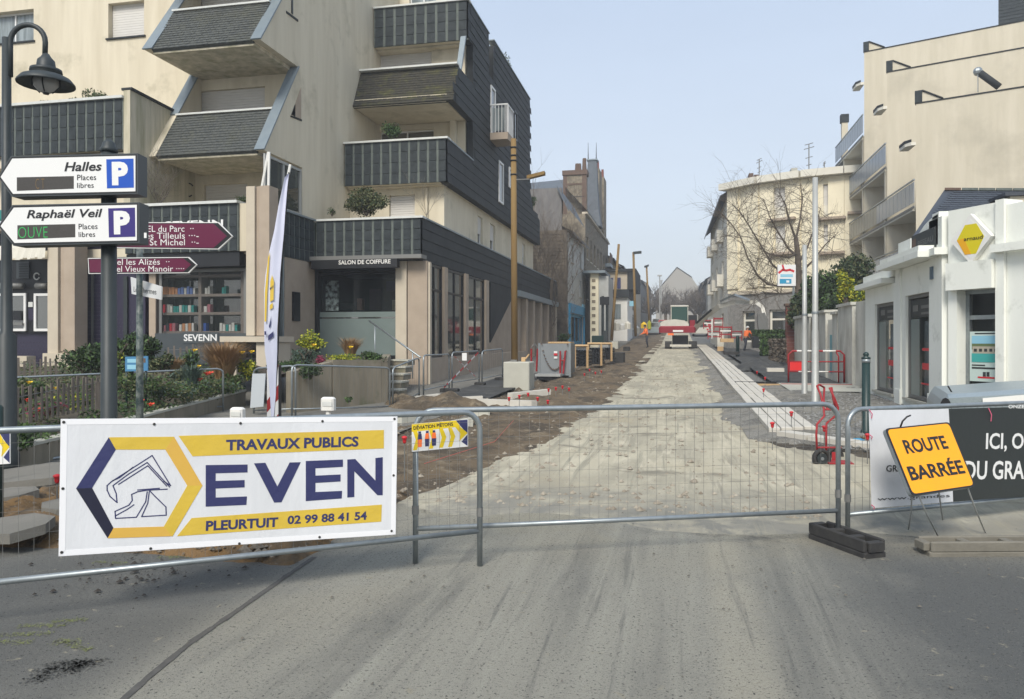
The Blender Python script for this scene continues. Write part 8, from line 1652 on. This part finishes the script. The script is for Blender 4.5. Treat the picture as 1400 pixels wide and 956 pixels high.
for y, zz_ in ((hx(819.5, 250, XL)[0], hx(821, 246, XL)[1]), (hx(826, 262, XL)[0], hx(827, 256, XL)[1])):
    part(B(XL - 1.1, XL + .0, y, y + 2.2, zt3 + .1, zz_ + .8), 'dormer_stack', 'stonel', h3)
    for k in range(3): part(MB().lathe((XL - .9 + .35 * k, y + .5, zz_ + .8), [(.13, 0), (.11, .8)], 8), 'chimney_pot', 'brick', h3)
mb = MB().add([(XL + .2, 56.5, zt3 + .23), (XL + .2, 75, zt3 + .23), (XL - 1.6, 75, zt3 + 2.2), (XL - 1.6, 56.5, zt3 + 2.2)], [(0, 1, 2, 3)]); part(mb, 'roof_slope', 'roof', h3)
part(B(XL + .06, XL + .55, 72, 74.5, zt3 - 2.4, zt3 - 2.1), 'balcony', 'zinc', h3); part(B(XL + .46, XL + .52, 72, 74.5, zt3 - 2.0, zt3 - 1.1), 'balcony_rail', 'brickd', h3)
h3b = thing('quoined_porch_house', 'narrow cream wall with a ladder of brown quoin stones below the tower house', 'house', (XL + .4, 57, g(57)))
a = hd(807, 462, 55); b = hd(818.5, 374, 55); part(B(a.x, b.x, a.y, a.y + 4, g(a.y), b.z), 'cream_wall', 'cream', h3b)
for k in range(8): z = b.z - .45 - k * .50; part(B(a.x + .12, b.x - .22, a.y - .03, a.y - .002, z - .17, z + .04), 'quoin_stone', 'stonel', h3b)
part(B(a.x - .5, b.x + .5, a.y - .4, a.y + 4, b.z, b.z + .18), 'roof_edge', 'zinc', h3b); part(B(b.x + .01, b.x + .7, a.y + .1, a.y + 4, g(a.y), b.z - .2), 'grey_wall', 'steel', h3b)
rowhouse('stone house with blue windows above a white ground floor left of the street', -1, XL + .3, 8, 75.2, 84, 9.5, 11.6, 'stonel', 'roofd', 1, 4, ((82, 1.0),), 'white', 'stone', fm='navy')
hb = thing('slate_bay_building', 'dark slate clad bay with blue windows jutting over a white shop', 'building', (XL, 75, g(75)))
a = hd(833, 450, 70); b = hd(858, 372, 70); zm = hd(0, 407, 70).z; zq = hd(0, 396, 70).z; part(B(a.x - 1, b.x, a.y, a.y + 8, zq, b.z), 'tan_wall', 'taupe2', hb); part(B(a.x - 1, b.x + .15, a.y - .25, a.y + 8, zm, zq - .01), 'slate_band', 'slateD', hb); part(B(b.x + .01, b.x + .8, a.y - .2, a.y + 8, zq, b.z), 'slate_side', 'slateD', hb); part(B(a.x - 1, b.x + .8, a.y - .3, a.y + 8, b.z, b.z + .25), 'roof_edge', 'slateD', hb)
part(B(a.x - 1, b.x + .0, a.y + .1, a.y + 8, g(a.y), zm - .01), 'white_wall', 'white', hb)
for x0, x1 in ((833.5, 838.5), (844, 849)): c = hd(x0, 395, 70); d = hd(x1, 380, 70); part(B(c.x, d.x, a.y - .05, a.y - .003, c.z, d.z), 'window', 'navy', hb)
c = hd(840, 436, 70); d = hd(849, 416, 70); part(B(c.x, d.x, a.y + .04, a.y + .097, c.z, d.z), 'window', 'glassc', hb); c = hd(861, 419, 70); d = hd(867, 412, 70); part(B(c.x, d.x, a.y, a.y + .1, c.z, d.z), 'projecting_sign', 'sky', hb)
specs = [(84.2, 97, 9.6, 11.6, 'stone', 'roofd', 'brown stone terraced house fourth along the left of the street'), (97.2, 112, 9.2, 11.4, 'stonel', 'roof', 'pale stone terraced house behind the second street lamp'), (112.2, 130, 10.6, 12.6, 'taupe2', 'roof', 'hazy tan terraced house far along the left'), (130.2, 152, 11.5, 13.6, 'stoneg', 'roof', 'hazy grey terraced house near the far left end'), (152.2, 180, 12.6, 15.0, 'stonel', 'roofd', 'faintest terraced house at the far left end')]
for i, (a, b, ze, zr, wm, rm, lab) in enumerate(specs): rowhouse(lab, -1, XL + .6 + .0 * i, 8, a, b, ze, zr, wm, rm, 2, 5, ((b - 1.5, 1.0),), ('white', 'creamw', None, None, None)[i])
for (a, b, ze, zr, wm, rm, lab) in [(84, 96, 8.6, 11.3, 'stoneg', 'roof', 'grey terraced house beyond the cream corner building on the right'), (96.2, 115, 9.0, 11.5, 'creamw', 'roof', 'hazy pale terraced house second along the far right'), (115.2, 140, 10.4, 12.8, 'stoneg', 'roof', 'hazy grey terraced house at the far right end'), (140.2, 170, 11.6, 14.4, 'stonel', 'roof', 'faint terraced house closing the far right end')]:
    rowhouse(lab, 1, 4.2, 8, a, b, ze, zr, wm, rm, 2, 5, ((a + 1.5, 1.0),))
M['hallg'] = mat('pale_grey_render', (.33, .31, .27), .9)
ge_ = thing('gabled_hall', 'large pale gabled building closing the far end of the street', 'building', hd(925, 450, 190)); t_ = 190
G = [hd(*p, t_) for p in ((896, 470), (964, 470), (964, 408), (946, 381), (925.5, 367), (897, 400))]; y_ = G[0].y
mb = MB().prism([(p.x, p.z) for p in G], (0, y_, 0), (1, 0, 0), (0, 0, 1), (0, 25, 0)); part(mb, 'gable_wall', 'hallg', ge_)
mb = MB().add([(G[5].x - .5, y_ - .3, G[5].z - .3), (G[4].x, y_ - .3, G[4].z + .25), (G[4].x, y_ + 25, G[4].z + .25), (G[5].x - .5, y_ + 25, G[5].z - .3), (G[3].x, y_ - .3, G[3].z + .25), (G[3].x, y_ + 25, G[3].z + .25)], [(0, 1, 2, 3), (1, 4, 5, 2)]); part(mb, 'roof', 'hallg', ge_)
for i, (x, y, t_, s) in enumerate(((903, 416, 150, 16), (917, 420, 140, 14), (950, 412, 145, 20), (936, 418, 160, 16), (889, 418, 130, 12), (957, 415, 120, 14), (910, 424, 118, 10), (928, 426, 128, 10))):
    lab = ['leafless hazy tree left of the pale gabled hall', 'small leafless tree in front of the gabled hall', 'leafless hazy tree right of the pale gabled hall', 'faint leafless tree in the middle of the far street', 'small leafless tree at the far left pavement', 'darker leafless tree at the far right pavement', 'low leafless tree just left of the far street middle', 'low leafless tree in front of the gabled hall wall'][i]
    c = hd(x, y, t_); bare('far_tree', lab, (c.x, c.y, g(c.y)), c.z - g(c.y) + s * t_ / FPX * .9, 9, 30 + i, .8, .26, kids=(4, 5), mt='bark', trunk=2.2, depth=3, cat='tree')
tl_ = thing('bare_tree', 'leafless tree in front of the rubble stone gable behind the slate building', 'tree', hd(757, 460, 44)); rn = random.Random(8); c = hd(752, 455, 44); mb = MB().tube([(c.x, c.y, g(c.y)), (c.x, c.y, 3.5), (c.x + .1, c.y, 5)], .16, 7, r1=.1); part(mb, 'trunk', 'bark', tl_); mb = MB()
for k in range(42): a = rn.uniform(0, 6.28); twigs(mb, (c.x + rn.uniform(-1.1, 1.1), c.y, rn.uniform(1.5, 7.0)), (math.cos(a) * .7, math.sin(a) * .5, 1.3), rn.uniform(1.6, 2.7), .022, 3, rn, spread=.55, kids=(3, 4), n=4, up=.25)
part(mb, 'branches', 'bark', tl_)
solobox('low_bush', 'dark green bush at the foot of the rubble stone gable', 'bush', 'lfd', 762, 781, 459, 466, 46, .6) if False else bushtree('low_bush', 'dark green bush at the foot of the rubble stone gable', 771, 462, 46, 11, 6, ['lfd', 'lfg'], 500, .09, 77, 6, 'bush', trunk=False)

# ---------------------------------------------------------------- air
hz = MB().box(-70, 80, -16, 260, -1.2, 32); hm = bpy.data.materials.new('haze_air'); hm.use_nodes = True; hn = hm.node_tree; hn.nodes.clear(); ho = hn.nodes.new('ShaderNodeOutputMaterial'); hv = hn.nodes.new('ShaderNodeVolumePrincipled')
hv.inputs['Color'].default_value = (.86, .90, .95, 1); hv.inputs['Density'].default_value = .0017; hn.links.new(hv.outputs[0], ho.inputs['Volume']); M['haze'] = hm
HAZE = True
if HAZE: solo(hz, 'haze', 'haze', kind='stuff', label='thin pale haze filling the street', cat='haze')
